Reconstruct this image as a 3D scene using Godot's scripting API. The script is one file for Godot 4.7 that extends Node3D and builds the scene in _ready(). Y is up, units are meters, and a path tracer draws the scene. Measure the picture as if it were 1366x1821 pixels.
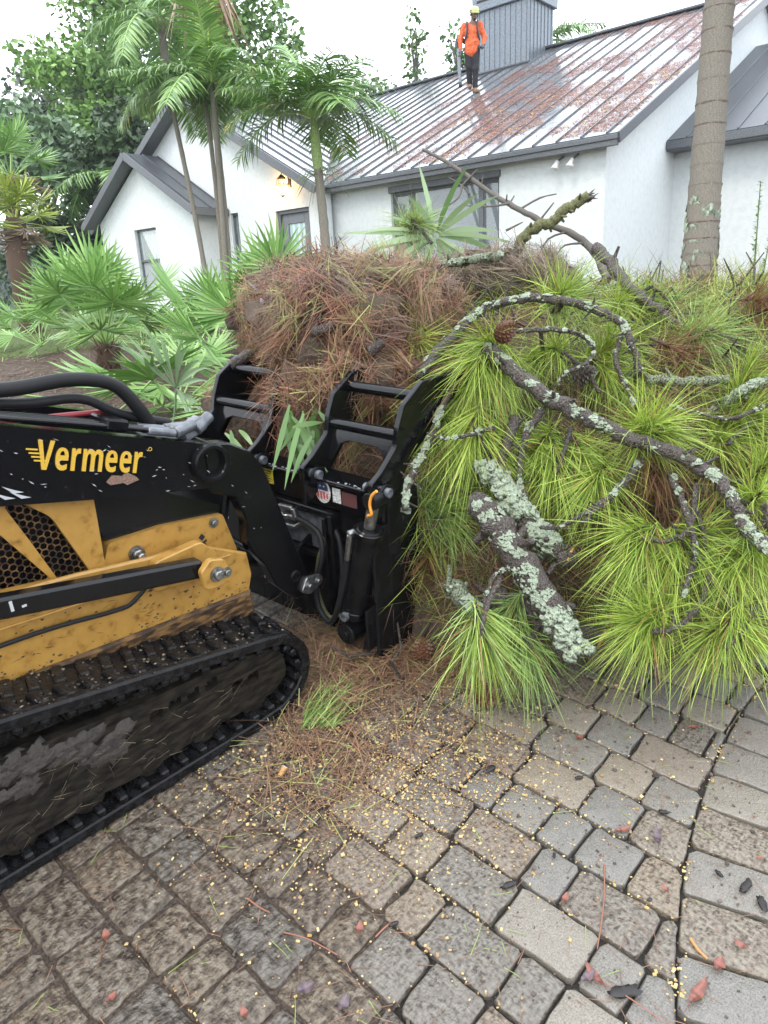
extends Node3D
# A wet driveway with a tracked loader clearing pine branches in front of a white house.
var rnd := RandomNumberGenerator.new()
var nz := FastNoiseLite.new()
var taken := {}
var M := {}
var T := {}

# ---------------------------------------------------------------- mesh builder
class MB:
	var v := PackedVector3Array()
	var n := PackedVector3Array()
	var c := PackedColorArray()
	var col := Color.WHITE
	var off := Vector3.ZERO
	func tri(a: Vector3, b: Vector3, d: Vector3, na: Vector3, nb: Vector3, nd: Vector3) -> void:
		v.push_back(a - off); n.push_back(na)
		if (b - a).cross(d - a).dot(na + nb + nd) > 0.0:
			v.push_back(d - off); n.push_back(nd)
			v.push_back(b - off); n.push_back(nb)
		else:
			v.push_back(b - off); n.push_back(nb)
			v.push_back(d - off); n.push_back(nd)
		c.push_back(col); c.push_back(col); c.push_back(col)
	func flat(a: Vector3, b: Vector3, d: Vector3, out: Vector3) -> void:
		var k := (b - a).cross(d - a)
		if k.dot(out) < 0.0: k = -k
		k = k.normalized()
		tri(a, b, d, k, k, k)
	func quad(a: Vector3, b: Vector3, d: Vector3, e: Vector3, out: Vector3) -> void:
		flat(a, b, d, out); flat(a, d, e, out)
	func quadn(a: Vector3, b: Vector3, d: Vector3, e: Vector3, na: Vector3, nb: Vector3, nd: Vector3, ne: Vector3) -> void:
		tri(a, b, d, na, nb, nd); tri(a, d, e, na, nd, ne)
	func box(m: Vector3, s: Vector3, bev := 0.004, bs := Basis()) -> void:
		var h := s / 2.0
		bev = minf(bev, minf(h.x, minf(h.y, h.z)) * 0.6)
		var p := func(sx: int, sy: int, sz: int, ax: int) -> Vector3:
			var q := Vector3(sx * (h.x - (0.0 if ax == 0 else bev)), sy * (h.y - (0.0 if ax == 1 else bev)), sz * (h.z - (0.0 if ax == 2 else bev)))
			return m + bs * q
		for s1 in [-1, 1]:
			quad(p.call(s1, -1, -1, 0), p.call(s1, 1, -1, 0), p.call(s1, 1, 1, 0), p.call(s1, -1, 1, 0), bs * Vector3(s1, 0, 0))
			quad(p.call(-1, s1, -1, 1), p.call(1, s1, -1, 1), p.call(1, s1, 1, 1), p.call(-1, s1, 1, 1), bs * Vector3(0, s1, 0))
			quad(p.call(-1, -1, s1, 2), p.call(1, -1, s1, 2), p.call(1, 1, s1, 2), p.call(-1, 1, s1, 2), bs * Vector3(0, 0, s1))
			for s2 in [-1, 1]:
				quad(p.call(s1, s2, -1, 0), p.call(s1, s2, 1, 0), p.call(s1, s2, 1, 1), p.call(s1, s2, -1, 1), bs * Vector3(s1, s2, 0))
				quad(p.call(s1, -1, s2, 0), p.call(s1, 1, s2, 0), p.call(s1, 1, s2, 2), p.call(s1, -1, s2, 2), bs * Vector3(s1, 0, s2))
				quad(p.call(-1, s1, s2, 1), p.call(1, s1, s2, 1), p.call(1, s1, s2, 2), p.call(-1, s1, s2, 2), bs * Vector3(0, s1, s2))
				for s3 in [-1, 1]:
					flat(p.call(s1, s2, s3, 0), p.call(s1, s2, s3, 1), p.call(s1, s2, s3, 2), bs * Vector3(s1, s2, s3))
	func block(m: Vector3, s: Vector3, bs: Basis) -> void:
		var x := bs.x * s.x * 0.5; var y := bs.y * s.y * 0.5; var z := bs.z * s.z * 0.5
		quad(m + y - x - z, m + y + x - z * 0.8, m + y + x * 0.7 + z, m + y - x + z, y)
		quad(m + y - x + z, m + y + x * 0.7 + z, m - y + x + z, m - y - x + z, z)
		quad(m + y - x - z, m + y + x - z * 0.8, m - y + x - z, m - y - x - z, -z)
		quad(m + y + x - z * 0.8, m + y + x * 0.7 + z, m - y + x + z, m - y + x - z, x)
		quad(m + y - x - z, m + y - x + z, m - y - x + z, m - y - x - z, -x)
	func bar(a: Vector3, b: Vector3, w: float, h: float, bev := 0.004, up := Vector3.UP) -> void:
		var z := (b - a).normalized()
		var x := up.cross(z)
		if x.length() < 0.01: x = Vector3.RIGHT.cross(z)
		x = x.normalized()
		box((a + b) / 2.0, Vector3(w, h, (b - a).length()), bev, Basis(x, z.cross(x), z))
	func tube(p: Array, r: Array, sides := 8, caps := true, rough := 0.0, seed_ := 0) -> void:
		var k := p.size()
		var rings := []
		var nrm := []
		var x := Vector3.ZERO
		for i in k:
			var d: Vector3 = (p[mini(i + 1, k - 1)] - p[maxi(i - 1, 0)]).normalized()
			if i == 0:
				x = d.cross(Vector3.UP if absf(d.y) < 0.9 else Vector3.RIGHT).normalized()
			else:
				x = (x - d * x.dot(d)).normalized()
			var y := d.cross(x)
			var ring := PackedVector3Array()
			var rn := PackedVector3Array()
			for j in sides:
				var a := TAU * j / sides
				var o := x * cos(a) + y * sin(a)
				var q := 1.0
				if rough > 0.0:
					q = 1.0 + rough * (fposmod(sin((j * 12.9898 + i * 78.233 + seed_ * 3.7)) * 43758.5453, 2.0) - 1.0)
				ring.push_back(p[i] + o * r[mini(i, r.size() - 1)] * q)
				rn.push_back(o)
			rings.push_back(ring); nrm.push_back(rn)
		for i in k - 1:
			for j in sides:
				var l := (j + 1) % sides
				quadn(rings[i][j], rings[i][l], rings[i + 1][l], rings[i + 1][j], nrm[i][j], nrm[i][l], nrm[i + 1][l], nrm[i + 1][j])
		if caps:
			for e in [0, k - 1]:
				var d: Vector3 = (p[0] - p[1]) if e == 0 else (p[k - 1] - p[k - 2])
				for j in sides:
					flat(p[e], rings[e][j], rings[e][(j + 1) % sides], d)
	func rod(a: Vector3, b: Vector3, r: float, sides := 14, bev := 0.003) -> void:
		var d := (b - a).normalized()
		bev = minf(bev, r * 0.4)
		lathe(a, d, [Vector2(0, 0), Vector2(r - bev, 0), Vector2(r, bev), Vector2(r, (b - a).length() - bev), Vector2(r - bev, (b - a).length()), Vector2(0, (b - a).length())], sides)
	func lathe(o: Vector3, d: Vector3, prof: Array, sides := 16) -> void:
		d = d.normalized()
		var x := d.cross(Vector3.UP if absf(d.y) < 0.9 else Vector3.RIGHT).normalized()
		var y := d.cross(x)
		for i in prof.size() - 1:
			var a: Vector2 = prof[i]
			var b: Vector2 = prof[i + 1]
			var e := b - a
			var nn := Vector2(e.y, -e.x).normalized()
			for j in sides:
				var t0 := TAU * j / sides
				var t1 := TAU * (j + 1) / sides
				var o0 := x * cos(t0) + y * sin(t0)
				var o1 := x * cos(t1) + y * sin(t1)
				var n0 := o0 * nn.x + d * nn.y
				var n1 := o1 * nn.x + d * nn.y
				if b.x < 1e-6: tri(o + o0 * a.x + d * a.y, o + o1 * a.x + d * a.y, o + d * b.y, n0, n1, n0)
				elif a.x < 1e-6: tri(o + d * a.y, o + o1 * b.x + d * b.y, o + o0 * b.x + d * b.y, n0, n1, n0)
				else: quadn(o + o0 * a.x + d * a.y, o + o1 * a.x + d * a.y, o + o1 * b.x + d * b.y, o + o0 * b.x + d * b.y, n0, n1, n1, n0)
	# a plate: outline in (x, y) given as Vector2, from z0 to z1, edges chamfered
	func plate(poly: Array, z0: float, z1: float, bev := 0.004, bs := Basis(), at := Vector3.ZERO) -> void:
		var pts := PackedVector2Array(poly)
		if Geometry2D.is_polygon_clockwise(pts): pts.reverse()
		var k := pts.size()
		var ins := PackedVector2Array()
		for i in k:
			var e0 := (pts[i] - pts[(i + k - 1) % k]).normalized()
			var e1 := (pts[(i + 1) % k] - pts[i]).normalized()
			var n0 := Vector2(-e0.y, e0.x)
			var n1 := Vector2(-e1.y, e1.x)
			var m := (n0 + n1)
			var l := m.length_squared()
			ins.push_back(pts[i] + (m * (2.0 * bev / l) if l > 0.3 else m * bev))
		if z0 > z1: var w := z0; z0 = z1; z1 = w
		var f := func(q: Vector2, z: float) -> Vector3: return at + bs * Vector3(q.x, q.y, z)
		var ts := Geometry2D.triangulate_polygon(ins)
		if ts.is_empty(): ts = Geometry2D.triangulate_polygon(pts); ins = pts.duplicate()
		for i in range(0, ts.size(), 3):
			flat(f.call(ins[ts[i]], z1), f.call(ins[ts[i + 1]], z1), f.call(ins[ts[i + 2]], z1), bs.z)
			flat(f.call(ins[ts[i]], z0), f.call(ins[ts[i + 1]], z0), f.call(ins[ts[i + 2]], z0), -bs.z)
		for i in k:
			var j := (i + 1) % k
			var e := (pts[j] - pts[i]).normalized()
			var o := bs * Vector3(e.y, -e.x, 0)
			quad(f.call(pts[i], z0 + bev), f.call(pts[j], z0 + bev), f.call(pts[j], z1 - bev), f.call(pts[i], z1 - bev), o)
			quad(f.call(pts[i], z1 - bev), f.call(pts[j], z1 - bev), f.call(ins[j], z1), f.call(ins[i], z1), o + bs.z)
			quad(f.call(pts[i], z0 + bev), f.call(pts[j], z0 + bev), f.call(ins[j], z0), f.call(ins[i], z0), o - bs.z)
	# a bent blade: w is its half width vector
	func blade(p0: Vector3, d: Vector3, len_: float, w: Vector3, droop: Vector3, segs := 3, shape := 0) -> void:
		var pa := p0
		var wa := w if shape == 0 else w * 0.35
		var nn := d.cross(w).normalized()
		for s in segs:
			var t := float(s + 1) / segs
			var pb := p0 + d * (len_ * t) + droop * (t * t)
			var q := 1.0 - t * t * 0.9
			if shape == 1: q = sin(PI * (0.12 + 0.86 * t)) if s < segs - 1 else 0.03
			var wb := w * q
			var nb := (pb - pa).cross(w).normalized()
			if s == segs - 1 and shape == 0:
				tri(pa - wa, pa + wa, pb, nn, nn, nb)
			else:
				quadn(pa - wa, pa + wa, pb + wb, pb - wb, nn, nn, nb, nb)
			pa = pb; wa = wb; nn = nb
	func blob(m: Vector3, s: Vector3, k := 8, rough := 0.15, sd := 1, bs := Basis()) -> void:
		var rows := []
		for i in k + 1:
			var row := PackedVector3Array()
			for j in k * 2:
				var th := PI * i / k
				var ph := TAU * j / (k * 2)
				var d := Vector3(sin(th) * cos(ph), cos(th), sin(th) * sin(ph))
				var q := 1.0 + rough * (sin(d.x * 5.0 + sd) * sin(d.y * 6.0 + sd * 2.1) + 0.6 * sin(d.z * 9.0 + sd * 1.3) * sin(d.x * 11.0 + sd) + 0.5 * (fposmod(sin((j * 12.9 + i * 78.2 + sd * 3.7)) * 43758.5, 2.0) - 1.0) * (1.0 if i > 0 and i < k else 0.0))
				row.push_back(m + bs * (d * s * q))
			rows.push_back(row)
		for i in k:
			for j in k * 2:
				var l := (j + 1) % (k * 2)
				var a: Vector3 = rows[i][j]; var b: Vector3 = rows[i][l]; var e: Vector3 = rows[i + 1][l]; var f: Vector3 = rows[i + 1][j]
				quadn(a, b, e, f, ((a - m) / s / s).normalized(), ((b - m) / s / s).normalized(), ((e - m) / s / s).normalized(), ((f - m) / s / s).normalized())
	func mesh() -> ArrayMesh:
		var a := []
		a.resize(Mesh.ARRAY_MAX)
		a[Mesh.ARRAY_VERTEX] = v; a[Mesh.ARRAY_NORMAL] = n; a[Mesh.ARRAY_COLOR] = c
		var m := ArrayMesh.new()
		if v.size() > 0: m.add_surface_from_arrays(Mesh.PRIMITIVE_TRIANGLES, a)
		return m

# ---------------------------------------------------------------- naming
func numbered(called: String, parent: Node) -> String:
	var k := str(parent.get_instance_id()) + called
	var i: int = taken.get(k, 0)
	taken[k] = i + 1
	return called if i == 0 else "%s_%03d" % [called, i]

func put(called: String, mesh: Mesh, m: Material, parent: Node = self, at := Transform3D()) -> MeshInstance3D:
	var o := MeshInstance3D.new()
	o.mesh = mesh
	o.material_override = m
	o.name = numbered(called, parent)
	o.transform = at
	parent.add_child(o, true)
	return o

func tag(o: Node, label: String, category: String, group := "") -> Node:
	o.set_meta("label", label); o.set_meta("category", category)
	if group != "": o.set_meta("group", group)
	return o

func thing(called: String, label: String, category: String, at := Transform3D(), group := "") -> Node3D:
	var o := Node3D.new()
	o.name = numbered(called, self)
	o.transform = at
	add_child(o, true)
	tag(o, label, category, group)
	return o

func struct_(o: Node) -> Node:
	o.set_meta("kind", "structure"); return o

func stuff(o: Node, label := "", category := "") -> Node:
	o.set_meta("kind", "stuff")
	if label != "": tag(o, label, category)
	return o

func copy(src: Node3D, at: Transform3D, label: String) -> Node3D:
	var o: Node3D = src.duplicate()
	var s: String = src.get_meta("stem", String(src.name))
	o.name = numbered(s, self)
	add_child(o, true)
	o.transform = at
	o.set_meta("label", label)
	return o

func rv(s := 1.0) -> Vector3:
	return Vector3(rnd.randf_range(-1, 1), rnd.randf_range(-1, 1), rnd.randf_range(-1, 1)) * s

func aim(at: Vector3, d: Vector3, s := 1.0, spin := 0.0) -> Transform3D:   # own +y turned to d
	var y := d.normalized()
	var x := y.cross(Vector3.FORWARD if absf(y.z) < 0.9 else Vector3.RIGHT).normalized()
	var b := Basis(x, y, x.cross(y)) * Basis(Vector3.UP, spin)
	return Transform3D(b.scaled_local(Vector3.ONE * s), at)

func smooth_path(p: Array, per := 5) -> Array:
	var out := []
	for i in p.size() - 1:
		var a: Vector3 = p[maxi(i - 1, 0)]; var b: Vector3 = p[i]; var d: Vector3 = p[i + 1]; var e: Vector3 = p[mini(i + 2, p.size() - 1)]
		for k in per: out.push_back(b.cubic_interpolate(d, a, e, float(k) / per))
	out.push_back(p[p.size() - 1])
	return out

func taper(k: int, r0: float, r1: float, wob := 0.0) -> Array:
	var out := []
	for i in k: out.push_back(lerpf(r0, r1, float(i) / (k - 1)) * (1.0 + wob * rnd.randf_range(-1, 1)))
	return out

func gy(z: float) -> float:          # height of the ground: the drive climbs at six degrees, the yard flattens out
	var d := -z
	if d < 6.0: return maxf(0.1051 * d, -0.6)
	if d < 14.0: return 0.6306 + (d - 6.0) * 0.0725
	return 1.2106 + minf(d - 14.0, 25.0) * 0.008

# ---------------------------------------------------------------- materials
func lin(r: float, g: float, b: float) -> Color: return Color(r, g, b).linear_to_srgb()

func ramp(stops: Array) -> Gradient:
	var g := Gradient.new()
	var o := PackedFloat32Array(); var c := PackedColorArray()
	for s in stops: o.push_back(s[0]); c.push_back(s[1])
	g.offsets = o; g.colors = c
	return g

func ntex(called: String, freq: float, oct: int, stops: Array, size := 512, kind := FastNoiseLite.TYPE_SIMPLEX_SMOOTH, sd := 1) -> Texture2D:
	if T.has(called): return T[called]
	var f := FastNoiseLite.new()
	f.noise_type = kind; f.frequency = freq; f.fractal_octaves = oct; f.seed = sd
	var t := NoiseTexture2D.new()
	t.width = size; t.height = size; t.seamless = true; t.noise = f
	if not stops.is_empty(): t.color_ramp = ramp(stops)
	T[called] = t
	return t

func nnorm(called: String, freq: float, oct: int, strength: float, size := 512, kind := FastNoiseLite.TYPE_SIMPLEX_SMOOTH) -> Texture2D:
	if T.has(called): return T[called]
	var f := FastNoiseLite.new()
	f.noise_type = kind; f.frequency = freq; f.fractal_octaves = oct; f.seed = 5
	var t := NoiseTexture2D.new()
	t.width = size; t.height = size; t.seamless = true; t.noise = f; t.as_normal_map = true; t.bump_strength = strength
	T[called] = t
	return t

func mat(called: String, col: Color, rough: float, opt := {}) -> StandardMaterial3D:
	var m := StandardMaterial3D.new()
	m.resource_name = called
	m.albedo_color = col; m.roughness = rough
	m.metallic = opt.get("metal", 0.0)
	m.metallic_specular = opt.get("spec", 0.5)
	if opt.has("tex"): m.albedo_texture = opt.tex
	if opt.has("norm"):
		m.normal_enabled = true; m.normal_texture = opt.norm; m.normal_scale = opt.get("ns", 1.0)
	if opt.has("rtex"): m.roughness_texture = opt.rtex
	if opt.has("scale"):
		m.uv1_triplanar = true; m.uv1_scale = Vector3.ONE * opt.scale if opt.scale is float else opt.scale
		if opt.has("world"): m.uv1_world_triplanar = true
	if opt.has("vc"): m.vertex_color_use_as_albedo = true
	if opt.has("back"):
		m.backlight_enabled = true; m.backlight = opt.back
	if opt.get("two", false): m.cull_mode = BaseMaterial3D.CULL_DISABLED
	if opt.has("coat"):
		m.clearcoat_enabled = true; m.clearcoat = opt.coat; m.clearcoat_roughness = 0.15
	M[called] = m
	return m

func _ready() -> void:
	rnd.seed = 7
	nz.seed = 3; nz.frequency = 1.0
	# camera
	var cam := Camera3D.new()
	cam.name = "camera"
	cam.fov = 71.62
	cam.near = 0.05; cam.far = 400.0
	cam.transform = Transform3D(Basis(Vector3(0.9988, -0.04734, 0.0152), Vector3(0.04972, 0.951, -0.3053), Vector3(0, 0.3057, 0.9521)), Vector3(0, 1.7, 0))
	add_child(cam)
	# sky: a bright, even rain sky
	var sm := ProceduralSkyMaterial.new()
	sm.sky_top_color = Color(0.93, 0.96, 1.0); sm.sky_horizon_color = Color(0.97, 0.985, 1.0); sm.sky_curve = 0.2
	sm.ground_horizon_color = Color(0.55, 0.56, 0.55); sm.ground_bottom_color = Color(0.3, 0.3, 0.28)
	sm.sky_energy_multiplier = 1.5
	var sky := Sky.new(); sky.sky_material = sm
	var env := Environment.new()
	env.background_mode = Environment.BG_SKY; env.sky = sky
	env.tonemap_mode = Environment.TONE_MAPPER_LINEAR
	env.tonemap_exposure = 1.35
	env.sdfgi_enabled = true; env.ssao_enabled = true; env.ssil_enabled = true
	env.fog_enabled = true; env.fog_density = 0.0008; env.fog_light_color = Color(0.93, 0.96, 0.98)
	var we := WorldEnvironment.new(); we.name = "sky"; we.environment = env; add_child(we)
	# the brighter part of the cloud cover, high on the left behind the camera
	var sun := DirectionalLight3D.new(); sun.name = "sun"
	sun.light_energy = 0.5; sun.light_angular_distance = 20.0; sun.light_color = Color(1.0, 0.98, 0.94)
	sun.shadow_enabled = true
	add_child(sun)
	sun.look_at_from_position(Vector3(-6, 12, 7), Vector3.ZERO)
	make_materials()
	build_ground()
	build_house()
	build_neighbour()
	build_backdrop_trees()
	build_palms()
	build_pavers()
	build_loader()
	build_grapple()
	build_heap()
	build_branches()
	build_person()
	build_small_things()

func make_materials() -> void:
	var grain := ntex("grain", 0.05, 4, [[0.0, Color(0.72, 0.72, 0.72)], [0.5, Color(0.92, 0.92, 0.92)], [1.0, Color(1, 1, 1)]])
	var gn := nnorm("grain_n", 0.06, 4, 3.0)
	var fine_n := nnorm("fine_n", 0.2, 3, 2.0)
	var blot := ntex("blot", 0.012, 4, [[0.0, Color(0.6, 0.6, 0.6)], [0.45, Color(0.85, 0.85, 0.85)], [0.7, Color(1, 1, 1)], [1.0, Color(1, 1, 1)]])
	var wet := ntex("wet", 0.02, 3, [[0.0, Color(0.35, 0.35, 0.35)], [0.45, Color(0.6, 0.6, 0.6)], [0.75, Color(1, 1, 1)]])
	# house
	mat("stucco", lin(0.68, 0.71, 0.71), 0.9, {"tex": ntex("stucco_t", 0.02, 5, [[0.0, Color(0.94, 0.95, 0.95)], [0.5, Color(0.98, 0.985, 0.985)], [1.0, Color(1, 1, 1)]]), "norm": nnorm("stucco_n", 0.12, 4, 4.0), "ns": 0.6, "scale": 0.7})
	mat("roof_metal", lin(0.30, 0.317, 0.335), 0.2, {"metal": 0.55, "rtex": wet, "scale": 0.35, "tex": grain, "norm": nnorm("roof_n", 0.01, 2, 1.0), "ns": 0.15})
	mat("roof_seam", lin(0.10, 0.108, 0.122), 0.36, {"metal": 0.3, "scale": 1.0, "tex": grain})
	mat("trim_grey", lin(0.13, 0.14, 0.155), 0.45, {"tex": grain, "scale": 1.0})
	mat("soffit", lin(0.5, 0.52, 0.5), 0.8)
	mat("chimney_metal", lin(0.21, 0.24, 0.275), 0.4, {"metal": 0.35, "tex": grain, "scale": 0.6})
	mat("door_grey", lin(0.19, 0.2, 0.225), 0.5, {"tex": grain, "scale": 2.0})
	mat("frosted", lin(0.32, 0.45, 0.45), 0.3)
	mat("frosted_light", lin(0.5, 0.62, 0.6), 0.3)
	mat("blind", lin(0.62, 0.63, 0.58), 0.85, {"tex": grain, "scale": 3.0})
	mat("screen_mesh", lin(0.33, 0.35, 0.37), 0.7)
	mat("dark_room", lin(0.4, 0.39, 0.37), 0.95)
	var g := mat("pane", Color(0.75, 0.82, 0.85, 0.16), 0.03)
	g.transparency = BaseMaterial3D.TRANSPARENCY_ALPHA; g.metallic_specular = 0.9
	var gl := mat("lantern_glass", Color(1.0, 0.96, 0.85, 0.2), 0.05)
	gl.transparency = BaseMaterial3D.TRANSPARENCY_ALPHA
	var bulb := mat("bulb_glow", Color(1.0, 0.85, 0.55), 0.4)
	bulb.emission_enabled = true; bulb.emission = Color(1.0, 0.72, 0.35); bulb.emission_energy_multiplier = 6.0
	mat("lamp_black", lin(0.03, 0.028, 0.026), 0.4, {"metal": 0.5})
	mat("white_plastic", lin(0.72, 0.72, 0.7), 0.35)
	# loader
	var scuff := ntex("scuff", 0.03, 5, [[0.0, Color(1, 1, 1)], [0.28, Color(0.55, 0.55, 0.57)], [0.33, Color(0.15, 0.15, 0.16)], [0.7, Color(0.1, 0.1, 0.105)], [1.0, Color(0.16, 0.155, 0.15)]], 1024)
	mat("black_paint", Color(0.12, 0.12, 0.13), 0.15, {"spec": 0.42, "tex": ntex("paint_t", 0.02, 5, [[0.0, Color(1, 1, 1)], [0.12, Color(0.9, 0.9, 0.9)], [0.25, Color(0.62, 0.62, 0.63)], [0.8, Color(0.5, 0.5, 0.52)], [1.0, Color(0.75, 0.7, 0.66)]], 1024), "norm": fine_n, "ns": 0.12, "rtex": wet, "scale": 1.4})
	mat("black_frame", Color(0.1, 0.1, 0.105), 0.26, {"spec": 0.28, "rtex": wet, "norm": fine_n, "ns": 0.2, "scale": 1.5, "tex": blot})
	mat("yellow_paint", lin(0.41, 0.228, 0.052), 0.34, {"tex": ntex("yellow_t", 0.016, 7, [[0.0, Color(0.62, 0.57, 0.5)], [0.2, Color(0.85, 0.82, 0.78)], [0.4, Color(0.94, 0.93, 0.91)], [1.0, Color(1, 1, 1)]], 1024), "norm": fine_n, "ns": 0.1, "scale": 1.1})
	mat("mud_yellow", lin(0.2, 0.12, 0.045), 0.7, {"tex": ntex("mud_t", 0.015, 5, [[0.0, Color(0.2, 0.17, 0.14)], [0.45, Color(0.5, 0.42, 0.34)], [0.62, Color(0.85, 0.8, 0.7)], [1.0, Color(1, 0.95, 0.8)]], 1024), "norm": gn, "ns": 0.8, "scale": Vector3(0.7, 2.6, 0.7)})
	mat("mud", lin(0.055, 0.046, 0.039), 0.85, {"tex": grain, "norm": nnorm("mud_n", 0.03, 5, 9.0), "scale": 2.0})
	mat("rubber", lin(0.013, 0.013, 0.0145), 0.36, {"spec": 0.3, "tex": ntex("rubber_t", 0.02, 5, [[0.0, Color(0.6, 0.6, 0.6)], [0.6, Color(0.9, 0.88, 0.85)], [0.75, Color(1.6, 1.5, 1.4)], [1.0, Color(1, 1, 1)]]), "norm": gn, "ns": 0.6, "rtex": wet, "scale": 2.0})
	mat("muddy_steel", lin(0.026, 0.023, 0.021), 0.55, {"spec": 0.25, "tex": ntex("msteel_t", 0.012, 5, [[0.0, Color(0.4, 0.4, 0.4)], [0.5, Color(0.8, 0.78, 0.74)], [0.7, Color(1, 0.95, 0.86)], [1.0, Color(1, 1, 1)]], 1024), "norm": gn, "ns": 0.5, "scale": Vector3(1.0, 3.0, 1.0)})
	mat("hose", lin(0.014, 0.014, 0.015), 0.45, {"spec": 0.3, "norm": nnorm("hose_n", 0.25, 2, 3.0), "ns": 0.5, "scale": 4.0})
	mat("steel", lin(0.36, 0.36, 0.35), 0.32, {"metal": 0.9, "tex": blot, "scale": 6.0})
	mat("grey_paint", lin(0.16, 0.17, 0.19), 0.35, {"metal": 0.3, "tex": blot, "scale": 3.0})
	mat("lettering", lin(0.72, 0.44, 0.05), 0.4, {"tex": grain, "scale": 8.0})
	mat("sticker_yellow", lin(0.72, 0.6, 0.06), 0.4, {"tex": blot, "scale": 10.0})
	mat("sticker_white", lin(0.66, 0.66, 0.64), 0.4, {"tex": blot, "scale": 14.0})
	mat("sticker_red", lin(0.5, 0.06, 0.06), 0.4)
	mat("sticker_navy", lin(0.03, 0.04, 0.09), 0.4)
	mat("sticker_maroon", lin(0.1, 0.04, 0.04), 0.4)
	mat("print_black", lin(0.015, 0.015, 0.015), 0.5)
	mat("peeled", lin(0.25, 0.15, 0.11), 0.7, {"tex": blot, "scale": 20.0})
	mat("scratch", lin(0.42, 0.43, 0.44), 0.5)
	mat("orange_cord", lin(0.75, 0.3, 0.04), 0.5)
	mat("red_hose", lin(0.25, 0.02, 0.03), 0.4)
	# ground
	mat("lawn_soil", lin(0.1, 0.13, 0.035), 0.95, {"tex": ntex("lawn_t", 0.03, 5, [[0.0, Color(0.45, 0.4, 0.3)], [0.4, Color(0.75, 0.8, 0.6)], [1.0, Color(1, 1, 1)]], 1024), "norm": gn, "scale": 0.4, "world": true})
	mat("soil", lin(0.11, 0.075, 0.05), 0.9, {"tex": ntex("soil_t", 0.03, 5, [[0.0, Color(0.35, 0.3, 0.26)], [0.5, Color(0.8, 0.75, 0.7)], [1.0, Color(1, 1, 1)]], 1024), "norm": nnorm("soil_n", 0.05, 5, 8.0), "scale": 0.5, "world": true})
	mat("joint_sand", lin(0.028, 0.024, 0.02), 0.9, {"tex": grain, "norm": gn, "scale": 4.0})
	mat("joint_soil", lin(0.085, 0.066, 0.055), 0.9, {"tex": ntex("jsoil_t", 0.05, 5, [[0.0, Color(0.35, 0.3, 0.28)], [0.5, Color(0.75, 0.7, 0.66)], [1.0, Color(1, 1, 1)]]), "norm": gn, "scale": 3.0})
	var spk := ntex("aggregate", 0.16, 6, [[0.0, Color(0.45, 0.44, 0.42)], [0.25, Color(0.7, 0.69, 0.67)], [0.36, Color(0.79, 0.785, 0.77)], [0.5, Color(0.83, 0.825, 0.82)], [0.72, Color(0.94, 0.93, 0.92)], [0.9, Color(1, 1, 1)]], 1024, FastNoiseLite.TYPE_VALUE_CUBIC, 4)
	var spk2 := ntex("aggregate_dirty", 0.05, 5, [[0.0, Color(0.22, 0.18, 0.16)], [0.3, Color(0.5, 0.45, 0.41)], [0.5, Color(0.76, 0.71, 0.66)], [0.68, Color(0.95, 0.92, 0.88)], [0.9, Color(1, 1, 1)]], 1024, FastNoiseLite.TYPE_VALUE_CUBIC, 9)
	var pn := nnorm("paver_n", 0.11, 4, 7.0, 1024, FastNoiseLite.TYPE_VALUE_CUBIC)
	var tones := [lin(0.285, 0.257, 0.218), lin(0.295, 0.255, 0.203), lin(0.228, 0.216, 0.198), lin(0.272, 0.233, 0.193), lin(0.252, 0.234, 0.208)]
	for i in tones.size():
		mat("paver_%d" % i, tones[i], 0.55, {"tex": spk, "norm": pn, "ns": 0.6, "rtex": wet, "scale": 2.6, "world": true})
		mat("paver_worn_%d" % i, tones[i] * 0.95, 0.55, {"tex": ntex("aggregate_worn", 0.07, 6, [[0.0, Color(0.38, 0.34, 0.31)], [0.28, Color(0.62, 0.58, 0.54)], [0.42, Color(0.8, 0.77, 0.74)], [0.72, Color(0.95, 0.93, 0.9)], [0.9, Color(1, 1, 1)]], 1024, FastNoiseLite.TYPE_VALUE_CUBIC, 14), "norm": pn, "ns": 1.0, "rtex": wet, "scale": 2.0, "world": true})
		mat("paver_dirty_%d" % i, tones[i] * 0.8, 0.6, {"tex": spk2, "norm": pn, "ns": 1.4, "rtex": wet, "scale": 1.5, "world": true})
	# plants
	mat("needle_bright", Color.WHITE, 0.5, {"vc": true, "back": Color(0.5, 0.5, 0.3), "two": true})
	mat("needle_dead", Color.WHITE, 0.6, {"vc": true, "two": true})
	mat("frond", Color.WHITE, 0.32, {"vc": true, "back": Color(0.35, 0.4, 0.25), "two": true})
	mat("leaf", Color.WHITE, 0.5, {"vc": true, "back": Color(0.4, 0.45, 0.25), "two": true})
	mat("grass", Color.WHITE, 0.6, {"vc": true, "back": Color(0.3, 0.35, 0.2), "two": true})
	mat("bark", lin(0.17, 0.155, 0.145), 0.6, {"tex": ntex("bark_t", 0.035, 6, [[0.0, Color(0.22, 0.18, 0.18)], [0.35, Color(0.42, 0.36, 0.35)], [0.5, Color(0.6, 0.53, 0.51)], [0.62, Color(0.72, 0.67, 0.65)], [0.7, Color(0.95, 0.97, 0.92)], [1.0, Color(1.0, 1.0, 0.96)]], 1024), "norm": nnorm("bark_n", 0.04, 4, 22.0, 512, FastNoiseLite.TYPE_CELLULAR), "ns": 1.5, "scale": Vector3(4.5, 4.5, 4.5)})
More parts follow.
